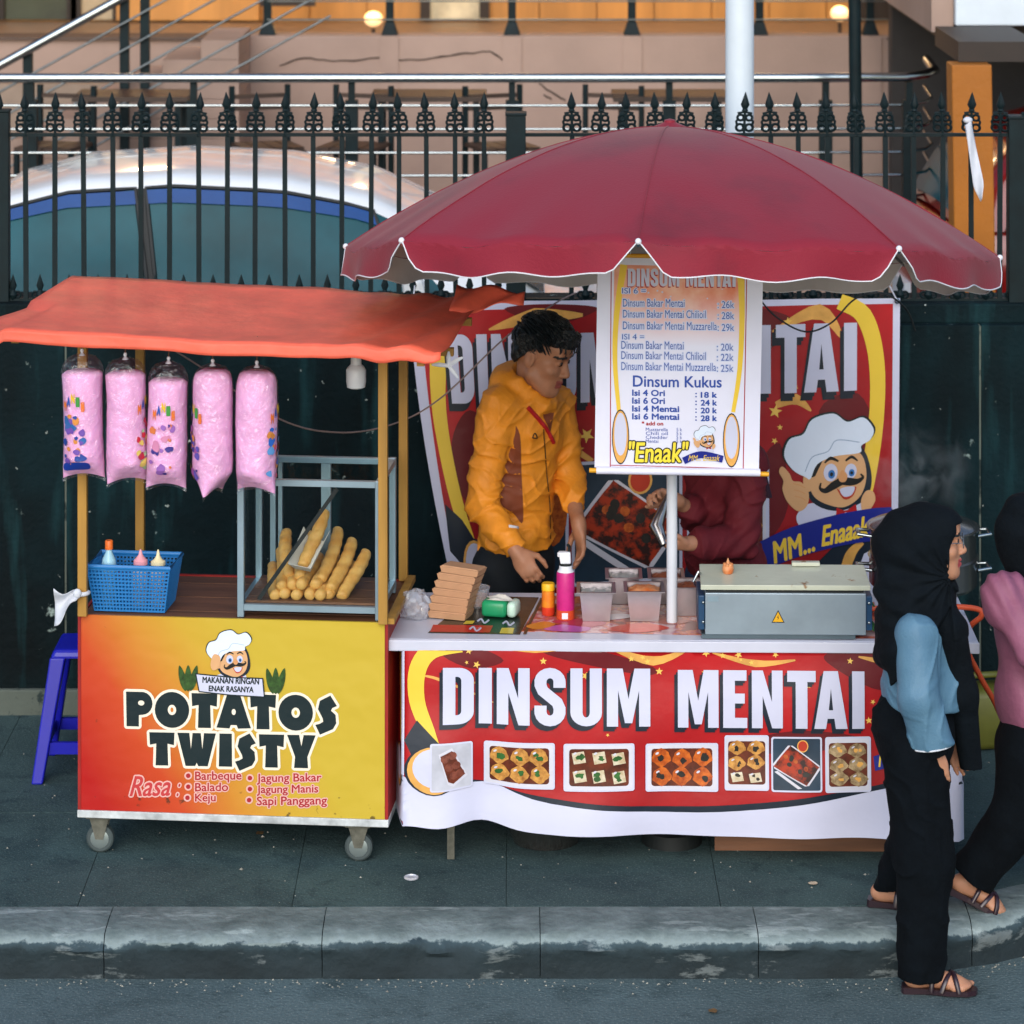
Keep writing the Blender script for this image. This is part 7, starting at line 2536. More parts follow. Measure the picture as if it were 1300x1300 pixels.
def relink(name, me, root):
    """people meshes are built in world metres; hang them under the person's foot point"""
    v = np.empty(len(me.vertices) * 3, np.float32)
    me.vertices.foreach_get('co', v)
    v = v.reshape(-1, 3) - np.array(root.location, np.float32)
    me.vertices.foreach_set('co', v.ravel())
    me.update()
    return link(name, me, root)


from mathutils.bvhtree import BVHTree


def caster(me):
    """function px, py -> surface point of a mesh (world metres) met along the line of sight, pushed out a little"""
    bv = BVHTree.FromPolygons([v.co.copy() for v in me.vertices], [tuple(p.vertices) for p in me.polygons])

    def f(px, py, off=0.003):
        o = Vector((0, 0, HC))
        dr = (W(px, py, 12) - o).normalized()
        hit = bv.ray_cast(o, dr)
        if hit[0] is None: return None
        return hit[0] - dr * off
    return f


# ------------------------------------------------------------------ the young man in the orange jacket
def crease(X, Y, Z, dx, dy, dz, ph=0.0):
    """sharp cloth creases"""
    w = dx * X + dy * Y + dz * Z + 1.6 * np.sin(13 * X + 9 * Z + ph) + 1.2 * np.sin(11 * Y - 15 * Z + 2 * ph) + 0.8 * np.sin(31 * X - 27 * Z + ph)
    return (1 - np.abs(np.sin(w))) ** 2.5


def build_man():
    d0 = 12.52
    root = thing('person', 'person with short black hair in an orange jacket working behind the table', 'person', ((660 - 650) * d0 / F, d0, 0.15))
    f = unit(V(0.74, -0.67, 0))
    rr = np.cross(f, V(0, 0, 1))           # person's right: nearer the camera, to its left
    pel = wp(652, 705, d0)
    chest = wp(662, 560, d0)
    neck = wp(672, 497, d0 - 0.01)
    H = Frame(wp(688, 452, d0 - 0.06), (0.86, -0.42, -0.30), (0.15, -0.05, 1), 1.10)
    shR, shL = wp(631, 517, d0 - 0.14), wp(707, 516, d0 + 0.13)
    elR, wrR = wp(611, 640, d0 - 0.20), wp(657, 702, d0 - 0.36)
    elL, wrL = wp(722, 607, d0 + 0.10), wp(735, 668, d0 - 0.08)
    hipR, hipL = pel + rr * 0.09, pel - rr * 0.09
    gz = 0.15
    kR, kL = V(hipR[0] + .02, hipR[1] - 0.02, gz + 0.49), V(hipL[0] + .02, hipL[1], gz + 0.49)
    aR, aL = V(hipR[0], hipR[1] + 0.02, gz + 0.08), V(hipL[0], hipL[1] + 0.02, gz + 0.08)
    handR = unit(V(0.55, -0.28, -0.80))
    # body
    S = Solid((-0.42, d0 - 0.62, gz - 0.02), (0.52, d0 + 0.42, 1.96), 0.0045)
    add_head(S, H)
    S.cap(H(0, -0.03, -0.06), neck, 0.052, 0.058, 0.04)
    S.cap(neck, chest, 0.06, 0.085, 0.04)
    S.cap(chest, pel, 0.085, 0.085, 0.04)
    for sh, el, wr in ((shR, elR, wrR), (shL, elL, wrL)):
        S.cap(neck, sh, 0.05, 0.05, 0.04)
        S.cap(sh, el, 0.045, 0.037, 0.03)
        S.cap(el, wr, 0.038, 0.026, 0.02)
    add_hand(S, wrR, handR, (0.2, 0.9, -0.35), 1, [38, 44, 48, 52], 0.4, 1.02)
    add_hand(S, wrL, (0.10, -0.12, -0.98), (-0.85, -0.3, -0.1), 1, [16, 20, 24, 28], 0.9, 1.02)
    for hp, kn, an in ((hipR, kR, aR), (hipL, kL, aL)):
        S.cap(hp, kn, 0.075, 0.05, 0.04)
        S.cap(kn, an, 0.05, 0.035, 0.02)
        add_foot(S, an, f)
    me = S.mesh('body', [SKIN_MAN, M_LIP, M_HAIR], face_pick(H))
    relink('body', me, root)
    add_eyes(root, H, M_EYE)
    # hair: thick on top, short at the sides
    S = Solid(H.c - 0.2, H.c + 0.2, 0.0035)
    S.ell(H(0, -0.012, 0.058), np.array((0.088, 0.104, 0.086)) * H.s, H.M, 0.02)
    S.ell(H(0, 0.055, 0.095), np.array((0.066, 0.052, 0.042)) * H.s, H.M, 0.03)
    S.ell(H(-0.02, 0.082, 0.092), np.array((0.045, 0.026, 0.022)) * H.s, H.M, 0.02)
    S.ell(H(0, -0.06, 0.0), np.array((0.07, 0.055, 0.07)) * H.s, H.M, 0.03)

    def trim(X, Y, Z, d):
        q = [X - H.c[0], Y - H.c[1], Z - H.c[2]]
        x, y, z = (sum(q[i] * ax[i] for i in range(3)) / H.s for ax in (H.r, H.f, H.u))
        d = d + 0.006 * np.sin(70 * x + 5 * np.sin(30 * z)) * np.sin(60 * y + 4 * np.sin(40 * x)) * (z > 0.03)
        d = d + 0.0035 * np.sin(150 * y + 60 * x) * np.sin(120 * z + 30 * x)
        edge = np.where(y > 0.02, 0.066, 0.066 - 1.15 * (0.02 - y))      # hairline height
        edge = np.maximum(edge, -0.055)
        return np.maximum(d, (edge - z) * H.s)
    S.field(trim)
    relink('hair', S.mesh('hair', M_HAIR), root)
    b = MB()
    rg = random.Random(4)

    def scalp(x, y, z, k):
        v_ = V(x / 0.084, (y + 0.006) / 0.106, (z - 0.055) / 0.092)
        v_ = v_ / max(1e-6, np.linalg.norm(v_))
        return V(v_[0] * 0.084, v_[1] * 0.106 - 0.006, v_[2] * 0.092 + 0.055) * 1.0 + v_ * k * 0.085
    for k in range(900):
        th, ph = rg.uniform(0, 2 * PI), math.acos(rg.uniform(0.0, 1.0))
        x, y, z = 0.084 * math.sin(ph) * math.cos(th), 0.106 * math.sin(ph) * math.sin(th), 0.055 + 0.092 * math.cos(ph)
        if z < 0.075 and y > 0.03: continue
        ln = rg.uniform(0.030, 0.055)
        side = rg.uniform(-0.4, 0.4) + x * 6
        lift = rg.uniform(0.06, 0.20)
        pts = []
        for q in range(4):
            t = q / 3
            p_ = scalp(x + side * ln * t * 0.8, y + ln * t * (0.95 if z > 0.06 else -0.2), z - ln * t * (0.25 + (0.6 if z < 0.08 else 0.0)), lift * (0.5 + math.sin(PI * t) * 0.6))
            pts.append(H(*p_))
        b.tube(pts, [0.0036, 0.0034, 0.0026, 0.0006], 4, cap=False)
    for k in range(90):
        x = rg.uniform(-0.062, 0.058)
        base = H(x, 0.090 - 4 * x * x, 0.106 + rg.uniform(-0.012, 0.018))
        tip = base + H.f * 0.022 - H.u * rg.uniform(0.010, 0.034) + H.r * rg.uniform(-0.022, 0.006)
        b.tube([base, base * 0.6 + tip * 0.4 + H.f * 0.010, tip], [0.0045, 0.0038, 0.0006], 4, cap=False)
    me = b.mesh('hair_tufts', M_HAIR, sm=60)
    relink('hair_tufts', me, root)
    # jacket
    T = [rr, f, V(0, 0, 1)]
    hem = wp(0, 694, d0)[2]

    def torso(S):
        S.ell(wp(664, 548, d0), (0.190, 0.128, 0.19), T, 0.03)
        S.ell(wp(657, 620, d0), (0.165, 0.120, 0.19), T, 0.05)
        S.ell(wp(655, 680, d0), (0.170, 0.128, 0.13), T, 0.05)
        S.cap(shR * 0.9 + shL * 0.1, shL * 0.9 + shR * 0.1, 0.078, 0.078, 0.05)
        S.cap(neck - V(0, 0, 0.05), neck + V(0, 0, 0.035), 0.095, 0.085, 0.05)
    S = Solid((-0.46, d0 - 0.5, 0.8), (0.46, d0 + 0.4, 1.76), 0.005)
    torso(S)
    for sh, el, wr, cf in ((shR, elR, wrR, 0.80), (shL, elL, wrL, 0.46)):
        S.cap(sh, el, 0.072, 0.058, 0.025)
        cu = el + (wr - el) * cf
        S.cap(el, cu, 0.058, 0.047, 0.025)
    # hood lying on the back and shoulders
    bk = -f
    for a_ in (-60, -30, 0, 30, 60):
        q = neck + bk * 0.085 * math.cos(R(a_)) + rr * 0.11 * math.sin(R(a_)) + V(0, 0, 0.01 + 0.02 * math.cos(R(a_)))
        S.ell(q + V(0, 0, 0.012), (0.070, 0.062, 0.066), T, 0.02)
    S.cap(neck + rr * 0.085 + f * 0.02 + V(0, 0, 0.035), neck + f * 0.095 + rr * 0.02 - V(0, 0, 0.035), 0.042, 0.028, 0.015)
    S.cap(neck - rr * 0.085 + f * 0.02 + V(0, 0, 0.03), neck + f * 0.095 - rr * 0.02 - V(0, 0, 0.035), 0.034, 0.024, 0.02)

    def folds(X, Y, Z, d):
        g = 0.004 * noise_fold(X, Y, Z, 20, -18, 40) - 0.009 * crease(X, Y, Z, 14, -10, 30, 0.4) - 0.006 * crease(X, Y, Z, -22, 16, 26, 2.1)
        for el in (elR, elL):
            w = np.exp(-((X - el[0]) ** 2 + (Y - el[1]) ** 2 + (Z - el[2]) ** 2) / 0.012)
            g = g - 0.016 * w * crease(X, Y, Z, 20, 0, 48, 1.0)
        w = np.exp(-((Z - hem - 0.06) / 0.05) ** 2)
        g = g + 0.003 * w * np.sin(60 * X + 40 * Y)
        d = d + g
        # neck opening
        q = np.sqrt(((X - neck[0] - f[0] * 0.03) / 1.0) ** 2 + ((Y - neck[1] - f[1] * 0.03)) ** 2)
        d = np.maximum(d, -np.maximum(q - 0.064 - 0.25 * np.maximum(Z - neck[2], 0), neck[2] - 0.02 - Z))
        torso = ((X - pel[0]) * rr[0] + (Y - pel[1]) * rr[1])
        front_t = ((X - pel[0]) * f[0] + (Y - pel[1]) * f[1])
        dist = np.sqrt((X - pel[0]) ** 2 + (Y - pel[1]) ** 2)
        d = np.where(dist < 0.24, np.maximum(d, hem - Z), d)
        return d
    S.field(folds)
    S2 = Solid((-0.46, d0 - 0.5, 0.8), (0.46, d0 + 0.4, 1.76), 0.006)
    torso(S2)
    S2.field(folds)
    hit2 = caster(S2.mesh('torso_only', M_BLACK))
    brown_px = [(649, 538), (660, 552), (662, 600), (664, 662), (652, 652), (634, 640), (620, 624), (634, 596), (643, 566)]
    brown2 = [(688, 505), (699, 506), (704, 520), (699, 548), (690, 530)]

    M_JKT = mat('orange_jacket', '#e08c22', rough=0.6, var=0.10, scale=9, bump=0.35, bscale=45)
    M_JKB = mat('brown_panel', '#7a3c22', rough=0.65, var=0.12, scale=9)
    me = S.mesh('jacket', M_JKT)
    hit = caster(me)
    jk = relink('jacket', me, root)

    def strip(pts, r, name, m_, parent=jk):
        q = [hit(x, y) for x, y in spl(pts, 5, False)]
        q = [p for p in q if p is not None]
        if len(q) < 2: return
        me2 = MB().tube(q, r, 6).mesh(name, m_, sm=60)
        v = [tuple(Vector(c.co) - root.location) for c in me2.vertices]
        for c, n_ in zip(me2.vertices, v): c.co = n_
        link(name, me2, parent)
    far = Vector((0, d0, 1.2))

    def on_torso(px, py, off):
        p = hit2(px, py, 0.0022)
        return (p if p is not None else far) - root.location
    cvj = Canvas(on_torso, jk, step=(2.5, 2.5))
    cvj.poly([[spl(brown_px, 4)]], M_JKB, 0, 'side_panel')
    cvj.poly([[brown2]], M_JKB, 0, 'chest_panel')
    strip([(690, 545), (692, 570), (694, 600), (698, 640), (699, 684)], 0.0022, 'zip', mat('dark_zip', '#4a3010', rough=0.5))
    strip([(670, 517), (682, 530), (694, 545), (703, 562)], 0.0085, 'red_strap', mat('red_strap', '#a8141c', rough=0.6))
    strip([(676, 556), (679, 550), (682, 556), (676, 556)], 0.0022, 'chest_logo', M_BLACK)
    strip([(646, 668), (652, 669), (658, 670)], 0.006, 'fabric_tag', M_WPLASTIC)
    # trousers
    S = Solid((-0.4, d0 - 0.3, gz - 0.01), (0.4, d0 + 0.35, 1.06), 0.008)
    S.ell(pel - V(0, 0, 0.03), (0.165, 0.125, 0.14), T, 0.04)
    for hp, kn, an in ((hipR, kR, aR), (hipL, kL, aL)):
        S.cap(hp - V(0, 0, .02), kn, 0.100, 0.076, 0.03)
        S.cap(kn, an, 0.076, 0.066, 0.02)
    S.field(lambda X, Y, Z, d: np.maximum(d + 0.003 * noise_fold(X, Y, Z, 20, 15, 40), gz + 0.05 - Z))
    relink('trousers', S.mesh('trousers', M_JEANS), root)
    # plain shoes
    for an in (aR, aL):
        S = Solid(an - 0.22, an + 0.24, 0.008)
        add_foot(S, an - V(0, 0, 0.0), f, 1.0)
        S.field(lambda X, Y, Z, d: np.maximum(d - 0.008, np.maximum(gz - 0.001 - Z, Z - an[2] - 0.01)))
        relink('shoe', S.mesh('shoe', M_BLACK), root)
    return root


# ------------------------------------------------------------------ the seller in maroon, face hidden by the menu
def build_seller():
    d0 = 12.5
    root = thing('person', 'person in a maroon shirt behind the grill, head hidden by the hanging menu', 'person', ((920 - 650) * d0 / F, d0, 0.15))
    f = unit(V(-0.80, -0.60, 0))
    rr = np.cross(f, V(0, 0, 1))            # person's right: away from the camera, to its left
    T = [rr, f, V(0, 0, 1)]
    gz = 0.15
    pel = wp(918, 735, d0)
    chest = wp(920, 625, d0)
    neck = wp(918, 565, d0)
    H = Frame(wp(908, 520, d0 - 0.03), (-0.85, -0.45, -0.25), (0, 0, 1), 1.0)
    shR, shL = wp(893, 590, d0 + 0.10), wp(950, 590, d0 - 0.13)
    elR, wrR = wp(893, 658, d0 - 0.02), wp(856, 634, d0 - 0.20)
    elL, wrL = wp(940, 687, d0 - 0.20), wp(874, 690, d0 - 0.34)
    S = Solid((0.40, d0 - 0.62, gz - 0.02), (1.14, d0 + 0.4, 1.80), 0.005)
    add_head(S, H)
    S.cap(H(0, -0.03, -0.06), neck, 0.048, 0.052, 0.04)
    S.cap(neck, chest, 0.06, 0.10, 0.06)
    S.cap(chest, pel, 0.10, 0.11, 0.06)
    for sh, el, wr in ((shR, elR, wrR), (shL, elL, wrL)):
        S.cap(neck, sh, 0.045, 0.045, 0.04)
        S.cap(sh, el, 0.043, 0.036, 0.03)
        S.cap(el, wr, 0.036, 0.025, 0.02)
    add_hand(S, wrR, (-0.75, -0.35, 0.35), (-0.1, -0.75, -0.6), -1, [52, 55, 58, 60], 0.3, 0.95)
    add_hand(S, wrL, (-0.95, -0.2, -0.02), (0.1, 0.5, 0.85), -1, [46, 48, 52, 55], 0.3, 0.95)
    hips = (pel + rr * 0.085, pel - rr * 0.085)
    ank = []
    for hp in hips:
        kn, an = V(hp[0], hp[1], gz + 0.46), V(hp[0], hp[1] + 0.02, gz + 0.08)
        ank.append(an)
        S.cap(hp, kn, 0.075, 0.05, 0.04)
        S.cap(kn, an, 0.05, 0.034, 0.02)
        add_foot(S, an, f, 0.95)
    relink('body', S.mesh('body', [SKIN_W, M_LIP, M_HAIR], face_pick(H)), root)
    add_eyes(root, H, M_EYE)
    M_MAR = mat('maroon_shirt', '#5e101c', rough=0.8, var=0.15, scale=8, bump=0.2, bscale=80)
    S = Solid((0.42, d0 - 0.5, 0.78), (1.14, d0 + 0.4, 1.60), 0.0055)
    hem = wp(0, 727, d0)[2]
    S.ell(wp(921, 615, d0), (0.175, 0.125, 0.19), T, 0.03)
    S.ell(wp(920, 660, d0), (0.150, 0.118, 0.17), T, 0.05)
    S.ell(wp(921, 715, d0), (0.178, 0.140, 0.12), T, 0.05)
    S.cap(shR, shL, 0.07, 0.07, 0.05)
    S.cap(neck - V(0, 0, 0.03), neck + V(0, 0, 0.01), 0.07, 0.065, 0.05)
    for sh, el, wr, cf in ((shR, elR, wrR, 0.45), (shL, elL, wrL, 0.74)):
        S.cap(sh, el, 0.074, 0.068, 0.02)
        S.cap(el, el + (wr - el) * cf, 0.068, 0.058, 0.02)

    def folds(X, Y, Z, d):
        g = 0.004 * noise_fold(X, Y, Z, 30, -20, 46) - 0.010 * crease(X, Y, Z, 18, -10, 24, 0.6) - 0.006 * crease(X, Y, Z, -24, 16, 20, 1.9)
        for el in (elR, elL):
            w = np.exp(-((X - el[0]) ** 2 + (Y - el[1]) ** 2 + (Z - el[2]) ** 2) / 0.014)
            g = g + 0.008 * w * np.sin(85 * (Z - 0.8 * X))
        d = d + g
        dist = np.sqrt((X - pel[0]) ** 2 + (Y - pel[1]) ** 2)
        return np.where(dist < 0.23, np.maximum(d, hem - Z), d)
    S.field(folds)
    relink('shirt', S.mesh('shirt', M_MAR), root)
    S = Solid((0.45, d0 - 0.3, gz), (1.14, d0 + 0.35, 1.0), 0.009)
    S.ell(pel - V(0, 0, 0.03), (0.16, 0.125, 0.14), T, 0.04)
    for hp, an in zip(hips, ank):
        S.cap(hp, V(hp[0], hp[1], gz + 0.46), 0.095, 0.072, 0.03)
        S.cap(V(hp[0], hp[1], gz + 0.46), an, 0.072, 0.062, 0.02)
    S.field(lambda X, Y, Z, d: np.maximum(d, gz + 0.04 - Z))
    relink('trousers', S.mesh('trousers', mat('blue_jeans', '#1c3452', rough=0.85, var=0.2, scale=30)), root)
    # headscarf
    S = Solid(H.c - V(0.26, 0.26, 0.36), H.c + V(0.3, 0.26, 0.2), 0.006)
    S.ell(H(0, -0.02, 0.03), (0.098, 0.118, 0.115), H.M, 0.03)
    S.ell(neck + V(0.02, 0.0, -0.01), (0.13, 0.11, 0.09), T, 0.05)
    S.ell_cut(H(0, 0.11, -0.03), (0.062, 0.09, 0.085), H.M, 0.02)
    S.field(lambda X, Y, Z, d: d + 0.003 * noise_fold(X, Y, Z, 40, 20, 30))
    S.cap(neck + V(0.11, 0.06, 0.0), wp(976, 640, d0 + 0.02), 0.035, 0.02, 0.03)
    relink('headscarf', S.mesh('headscarf', mat('plum_scarf', '#2c1424', rough=0.85, var=0.2)), root)
    # dented steel squeeze bottle held between the hands
    bt = thing('steel_scoop', 'bent grey steel scoop held by the person in maroon beside the pole', 'scoop', tuple(W(845, 640, d0 - 0.33)))
    a = W(848, 628, d0 - 0.30) - bt.location
    m_ = W(833, 668, d0 - 0.34) - bt.location
    c = W(843, 692, d0 - 0.38) - bt.location
    MB().tube([a, a.lerp(m_, 0.5), m_, c], [0.009, 0.02, 0.03, 0.016], 10).build('scoop', M_POT2, bt, sm=40)
    return root


# ------------------------------------------------------------------ walking women
M_BLACKCL = mat('black_cloth', '#060b10', rough=0.95, var=0.3, scale=12, spec=0.12, bump=0.6, bscale=30)
M_HIJ = mat('black_hijab', '#050c12', rough=0.9, var=0.3, scale=5, spec=0.15, bump=0.6, bscale=35)
M_SKYB = mat('pale_blue_blouse', '#4a6e86', rough=0.55, var=0.10, scale=7, bump=0.2, bscale=140, col2='#587c92', spec=0.3)
M_MAUVE = mat('mauve_blouse', '#865068', rough=0.65, var=0.15, scale=7, bump=0.3, bscale=40)
M_SAND = mat('dark_sandal', '#2a1a22', rough=0.3, var=0.2, spec=0.6)


def sandal(root, ankle, f2, u2, side, s, gzf=None):
    # sole plate with two crossing straps
    b = MB()
    base = ankle - u2 * 0.083 * s
    out = [(-0.07, 0.02), (-0.062, 0.032), (0.02, 0.032), (0.1, 0.044), (0.16, 0.04), (0.19, 0.02), (0.195, 0.0)]
    pts = [(a, w) for a, w in out] + [(a, -w) for a, w in out[::-1]]
    top = [base + f2 * a * s + side * w * s + u2 * 0.012 for a, w in pts]
    bot = [base + f2 * a * s + side * w * s - u2 * (0.012 if a < 0.0 else 0.004) for a, w in pts]
    n_ = len(pts)
    b.add(top + bot, [tuple(range(n_)), tuple(range(2 * n_ - 1, n_ - 1, -1))] + [(i, n_ + i, n_ + (i + 1) % n_, (i + 1) % n_) for i in range(n_)])
    relink('sandal_sole', b.mesh('sandal_sole', M_SAND), root)
    for x0, x1, hgt in ((0.07, 0.13, 0.052), (0.13, 0.085, 0.056), (0.035, 0.05, 0.072)):
        q = []
        for i in range(9):
            t = i / 8
            a = math.sin(PI * t)
            q.append(base + f2 * (x0 + (x1 - x0) * t) * s + side * (0.046 * math.cos(PI * t)) * s + u2 * (0.008 + hgt * a ** 0.8) * s)
        relink('sandal_strap', MB().tube(q, 0.0085, 6).mesh('sandal_strap', M_SAND, sm=60), root)


def build_walker():
    d0 = 10.70
    root = thing('person', 'person in black headscarf and pale blue blouse stepping off the kerb', 'person', ((1170 - 650) * d0 / F, d0, 0.0))
    f = unit(V(1, -0.04, 0))
    rr = np.cross(f, V(0, 0, 1))
    T = [rr, f, V(0, 0, 1)]
    H = Frame(wp(1182, 688, d0), (1, -0.10, 0.02), (0, 0, 1), 0.97)
    neck = wp(1172, 768, d0)
    chest = wp(1170, 830, d0)
    pel = wp(1165, 925, d0)
    shR, shL = wp(1163, 806, d0 - 0.14), wp(1168, 806, d0 + 0.14)
    elR, wrR = wp(1166, 886, d0 - 0.185), wp(1186, 955, d0 - 0.15)
    elL, wrL = wp(1185, 880, d0 + 0.18), wp(1205, 930, d0 + 0.12)
    hipR, knR, anR = wp(1160, 935, d0 - 0.08), wp(1174, 1085, d0 - 0.10), wp(1170, 1226, d0 - 0.10)
    hipL, knL, anL = wp(1168, 935, d0 + 0.08), wp(1166, 1055, d0 + 0.14), wp(1128, 1128, d0 + 0.26)
    anR[2] = 0.088
    anL[2] = 0.154 + 0.088
    S = Solid((1.06, d0 - 0.34, -0.01), (1.72, d0 + 0.42, 1.66), 0.0045)
    add_head(S, H)
    S.cap(H(0, -0.03, -0.06), neck, 0.045, 0.05, 0.04)
    S.cap(neck, chest, 0.055, 0.09, 0.05)
    S.cap(chest, pel, 0.09, 0.105, 0.06)
    for sh, el, wr in ((shR, elR, wrR), (shL, elL, wrL)):
        S.cap(neck, sh, 0.04, 0.042, 0.04)
        S.cap(sh, el, 0.04, 0.033, 0.02)
        S.cap(el, wr, 0.033, 0.023, 0.02)
    add_hand(S, wrR, (0.22, 0.02, -0.97), (0.1, 1, 0), -1, [22, 24, 26, 30], 0.5, 0.92)
    add_hand(S, wrL, (0.35, 0, -0.9), (0.1, -1, 0), 1, [22, 24, 26, 30], 0.5, 0.92)
    for hp, kn, an in ((hipR, knR, anR), (hipL, knL, anL)):
        S.cap(hp, kn, 0.075, 0.05, 0.04)
        S.cap(kn, an, 0.048, 0.030, 0.02)
    fr1 = add_foot(S, anR, V(1, -0.15, 0), 0.95)
    fr2 = add_foot(S, anL, V(1, -0.25, 0), 0.95, R(4))
    relink('body', S.mesh('body', [SKIN_W, M_LIPW, M_HAIR], face_pick(H)), root)
    add_eyes(root, H, M_EYE)
    sandal(root, anR, *fr1, 0.95)
    sandal(root, anL, *fr2, 0.95)
    # trousers, loose, with a pleated seat
    S = Solid((1.06, d0 - 0.34, 0.0), (1.72, d0 + 0.45, 1.06), 0.006)
    S.ell(wp(1162, 930, d0), (0.135, 0.132, 0.17), T, 0.05)
    S.ell(wp(1140, 915, d0), (0.10, 0.075, 0.10), T, 0.05)
    S.cap(hipR - V(0, 0, 0.02), knR, 0.112, 0.098, 0.03)
    S.cap(knR, anR + V(0.0, 0, -0.02), 0.094, 0.074, 0.03)
    S.cap(hipL - V(0, 0, 0.02), knL, 0.110, 0.085, 0.03)
    S.cap(knL, anL + V(0.012, 0, -0.02), 0.085, 0.062, 0.03)

    def folds(X, Y, Z, d):
        d = d + 0.003 * noise_fold(X, Y, Z, 60, 25, 10) - 0.008 * crease(X, Y, Z, 30, 14, 6, 2)
        d = np.maximum(d, np.where(Y > d0 + 0.08, 0.225 + 0.3 * (X - anL[0]) - Z, 0.048 - Z))
        return np.maximum(d, Z - 1.02)
    S.field(folds)
    relink('trousers', S.mesh('trousers', M_BLACKCL), root)
    # blouse with wide sleeves
    S = Solid((1.08, d0 - 0.34, 0.74), (1.66, d0 + 0.34, 1.42), 0.005)
    S.ell(wp(1168, 835, d0), (0.145, 0.105, 0.17), T, 0.03)
    S.ell(wp(1170, 880, d0), (0.140, 0.130, 0.15), T, 0.05)
    S.cap(shR, shL, 0.062, 0.062, 0.04)
    hemz = wp(0, 893, d0)[2]
    S.field(lambda X, Y, Z, d: np.maximum(d + 0.003 * noise_fold(X, Y, Z, 50, 20, 20), hemz + 0.10 * (1.36 - X) * (X < 1.36) - Z - 0.02 * (X - 1.3)))
    for sh, el, wr in ((shR, elR, wrR), (shL, elL, wrL)):
        S.cap(sh, el, 0.068, 0.066, 0.02)
        S.cap(el, el + (wr - el) * 0.84, 0.066, 0.072, 0.015)
    cz = wp(0, 946, d0 - 0.16)[2]

    def folds2(X, Y, Z, d):
        d = d + 0.002 * noise_fold(X, Y, Z, 50, 30, 8, 0.4) - 0.007 * crease(X, Y, Z, 34, 20, 7, 0.4)
        w = np.exp(-((Z - elR[2]) / 0.06) ** 2)
        d = d - 0.007 * w * crease(X, Y, Z, 22, 0, 30, 1.0)
        return np.maximum(d, cz + 0.35 * (X - wrR[0]) * 0.4 - Z)
    S.field(folds2)
    me = S.mesh('blouse', M_SKYB)
    relink('blouse', me, root)
    # inner cuffs, dark, and white edging
    for el, wr in ((elR, wrR), (elL, wrL)):
        relink('cuff', MB().tube([el + (wr - el) * 0.6, el + (wr - el) * 0.98], [0.05, 0.054], 16).mesh('cuff', M_BLACKCL, sm=60), root)
        c = el + (wr - el) * ((el[2] - cz) / (el[2] - wr[2]))
        ring = [c + V(0.071 * math.cos(R(a)), 0.071 * math.sin(R(a)), 0.010 * math.cos(R(a)) + 0.002) for a in range(0, 360, 20)]
        relink('cuff_piping', MB().tube(ring, 0.0035, 5, closed=True).mesh('cuff_piping', M_WPLASTIC, sm=60), root)
    # headscarf with long front fall
    S = Solid((1.10, d0 - 0.34, 0.70), (1.72, d0 + 0.34, 1.66), 0.005)
    S.ell(H(0, -0.022, 0.030), (0.100, 0.122, 0.100), H.M, 0.03)
    S.ell(H(0, 0.052, 0.055), (0.082, 0.055, 0.060), H.M, 0.03)
    S.ell(H(0, -0.085, -0.02), (0.100, 0.118, 0.12), H.M, 0.05)
    S.ell(wp(1150, 755, d0), (0.115, 0.105, 0.11), T, 0.05)
    S.cap(H(0, 0.0, -0.10), neck + V(0.005, 0, -0.01), 0.090, 0.10, 0.05)
    S.ell(wp(1160, 800, d0), (0.185, 0.125, 0.11), T, 0.05)
    S.ell(wp(1150, 822, d0), (0.165, 0.105, 0.10), T, 0.05)
    S.ell(wp(1192, 800, d0 - 0.02), (0.12, 0.075, 0.10), T, 0.05)
    S.cap(wp(1140, 835, d0 - 0.10), wp(1133, 872, d0 - 0.13), 0.045, 0.010, 0.03)
    S.cap(wp(1152, 840, d0 - 0.13), wp(1150, 880, d0 - 0.14), 0.030, 0.006, 0.03)

    def scarf(X, Y, Z, d):
        q = [X - H.c[0], Y - H.c[1], Z - H.c[2]]
        x, y, z = (sum(q[i] * ax[i] for i in range(3)) for ax in (H.r, H.f, H.u))
        # draped folds fanning from the chin to the back
        ang = np.arctan2(z + 0.10, y - 0.06)
        d = d + 0.0050 * np.sin(ang * 17 + 2.5 * np.sin(9 * Z) + 14 * np.abs(x)) * np.clip((0.06 - z) / 0.1, 0, 1)
        d = d + 0.003 * noise_fold(X, Y, Z, 30, 10, 50)
        # wrap round the neck
        d = d + 0.007 * np.sin(75 * (Z + 0.35 * X)) * np.exp(-((Z - neck[2] + 0.005) / 0.06) ** 2)
        # the face opening
        hole = np.maximum(np.maximum(0.050 - y, np.abs(x) - 0.066), np.maximum(z - 0.070, -0.127 - z))
        d = np.maximum(d, -hole)
        # gathered over the near shoulder, so the blouse shows below the shawl's slanting edge
        PX, PY = 650 + X * F / Y, (HC - Z) * F / Y - 321
        ln = (PY - 872) + 1.30 * (PX - 1128) + 5 * np.sin(PX * 0.12)
        near = (Y < d0 + 0.01)
        gone = np.minimum(ln, (1212 + 0.12 * (PY - 800)) - PX) / 400.0
        return np.where(near, np.maximum(d, gone), d)
    S.field(scarf)
    S.cap(wp(1208, 800, d0 - 0.06), wp(1222, 880, d0 - 0.03), 0.055, 0.05, 0.04)
    S.cap(wp(1222, 880, d0 - 0.03), wp(1236, 1000, d0 + 0.06), 0.05, 0.030, 0.04)
    S.field(lambda X, Y, Z, d: d + 0.004 * np.sin(90 * X + 25 * Z + 40 * Y) * (Z < 1.18))
    relink('headscarf', S.mesh('headscarf', M_HIJ), root)
    # glasses
    b = MB()
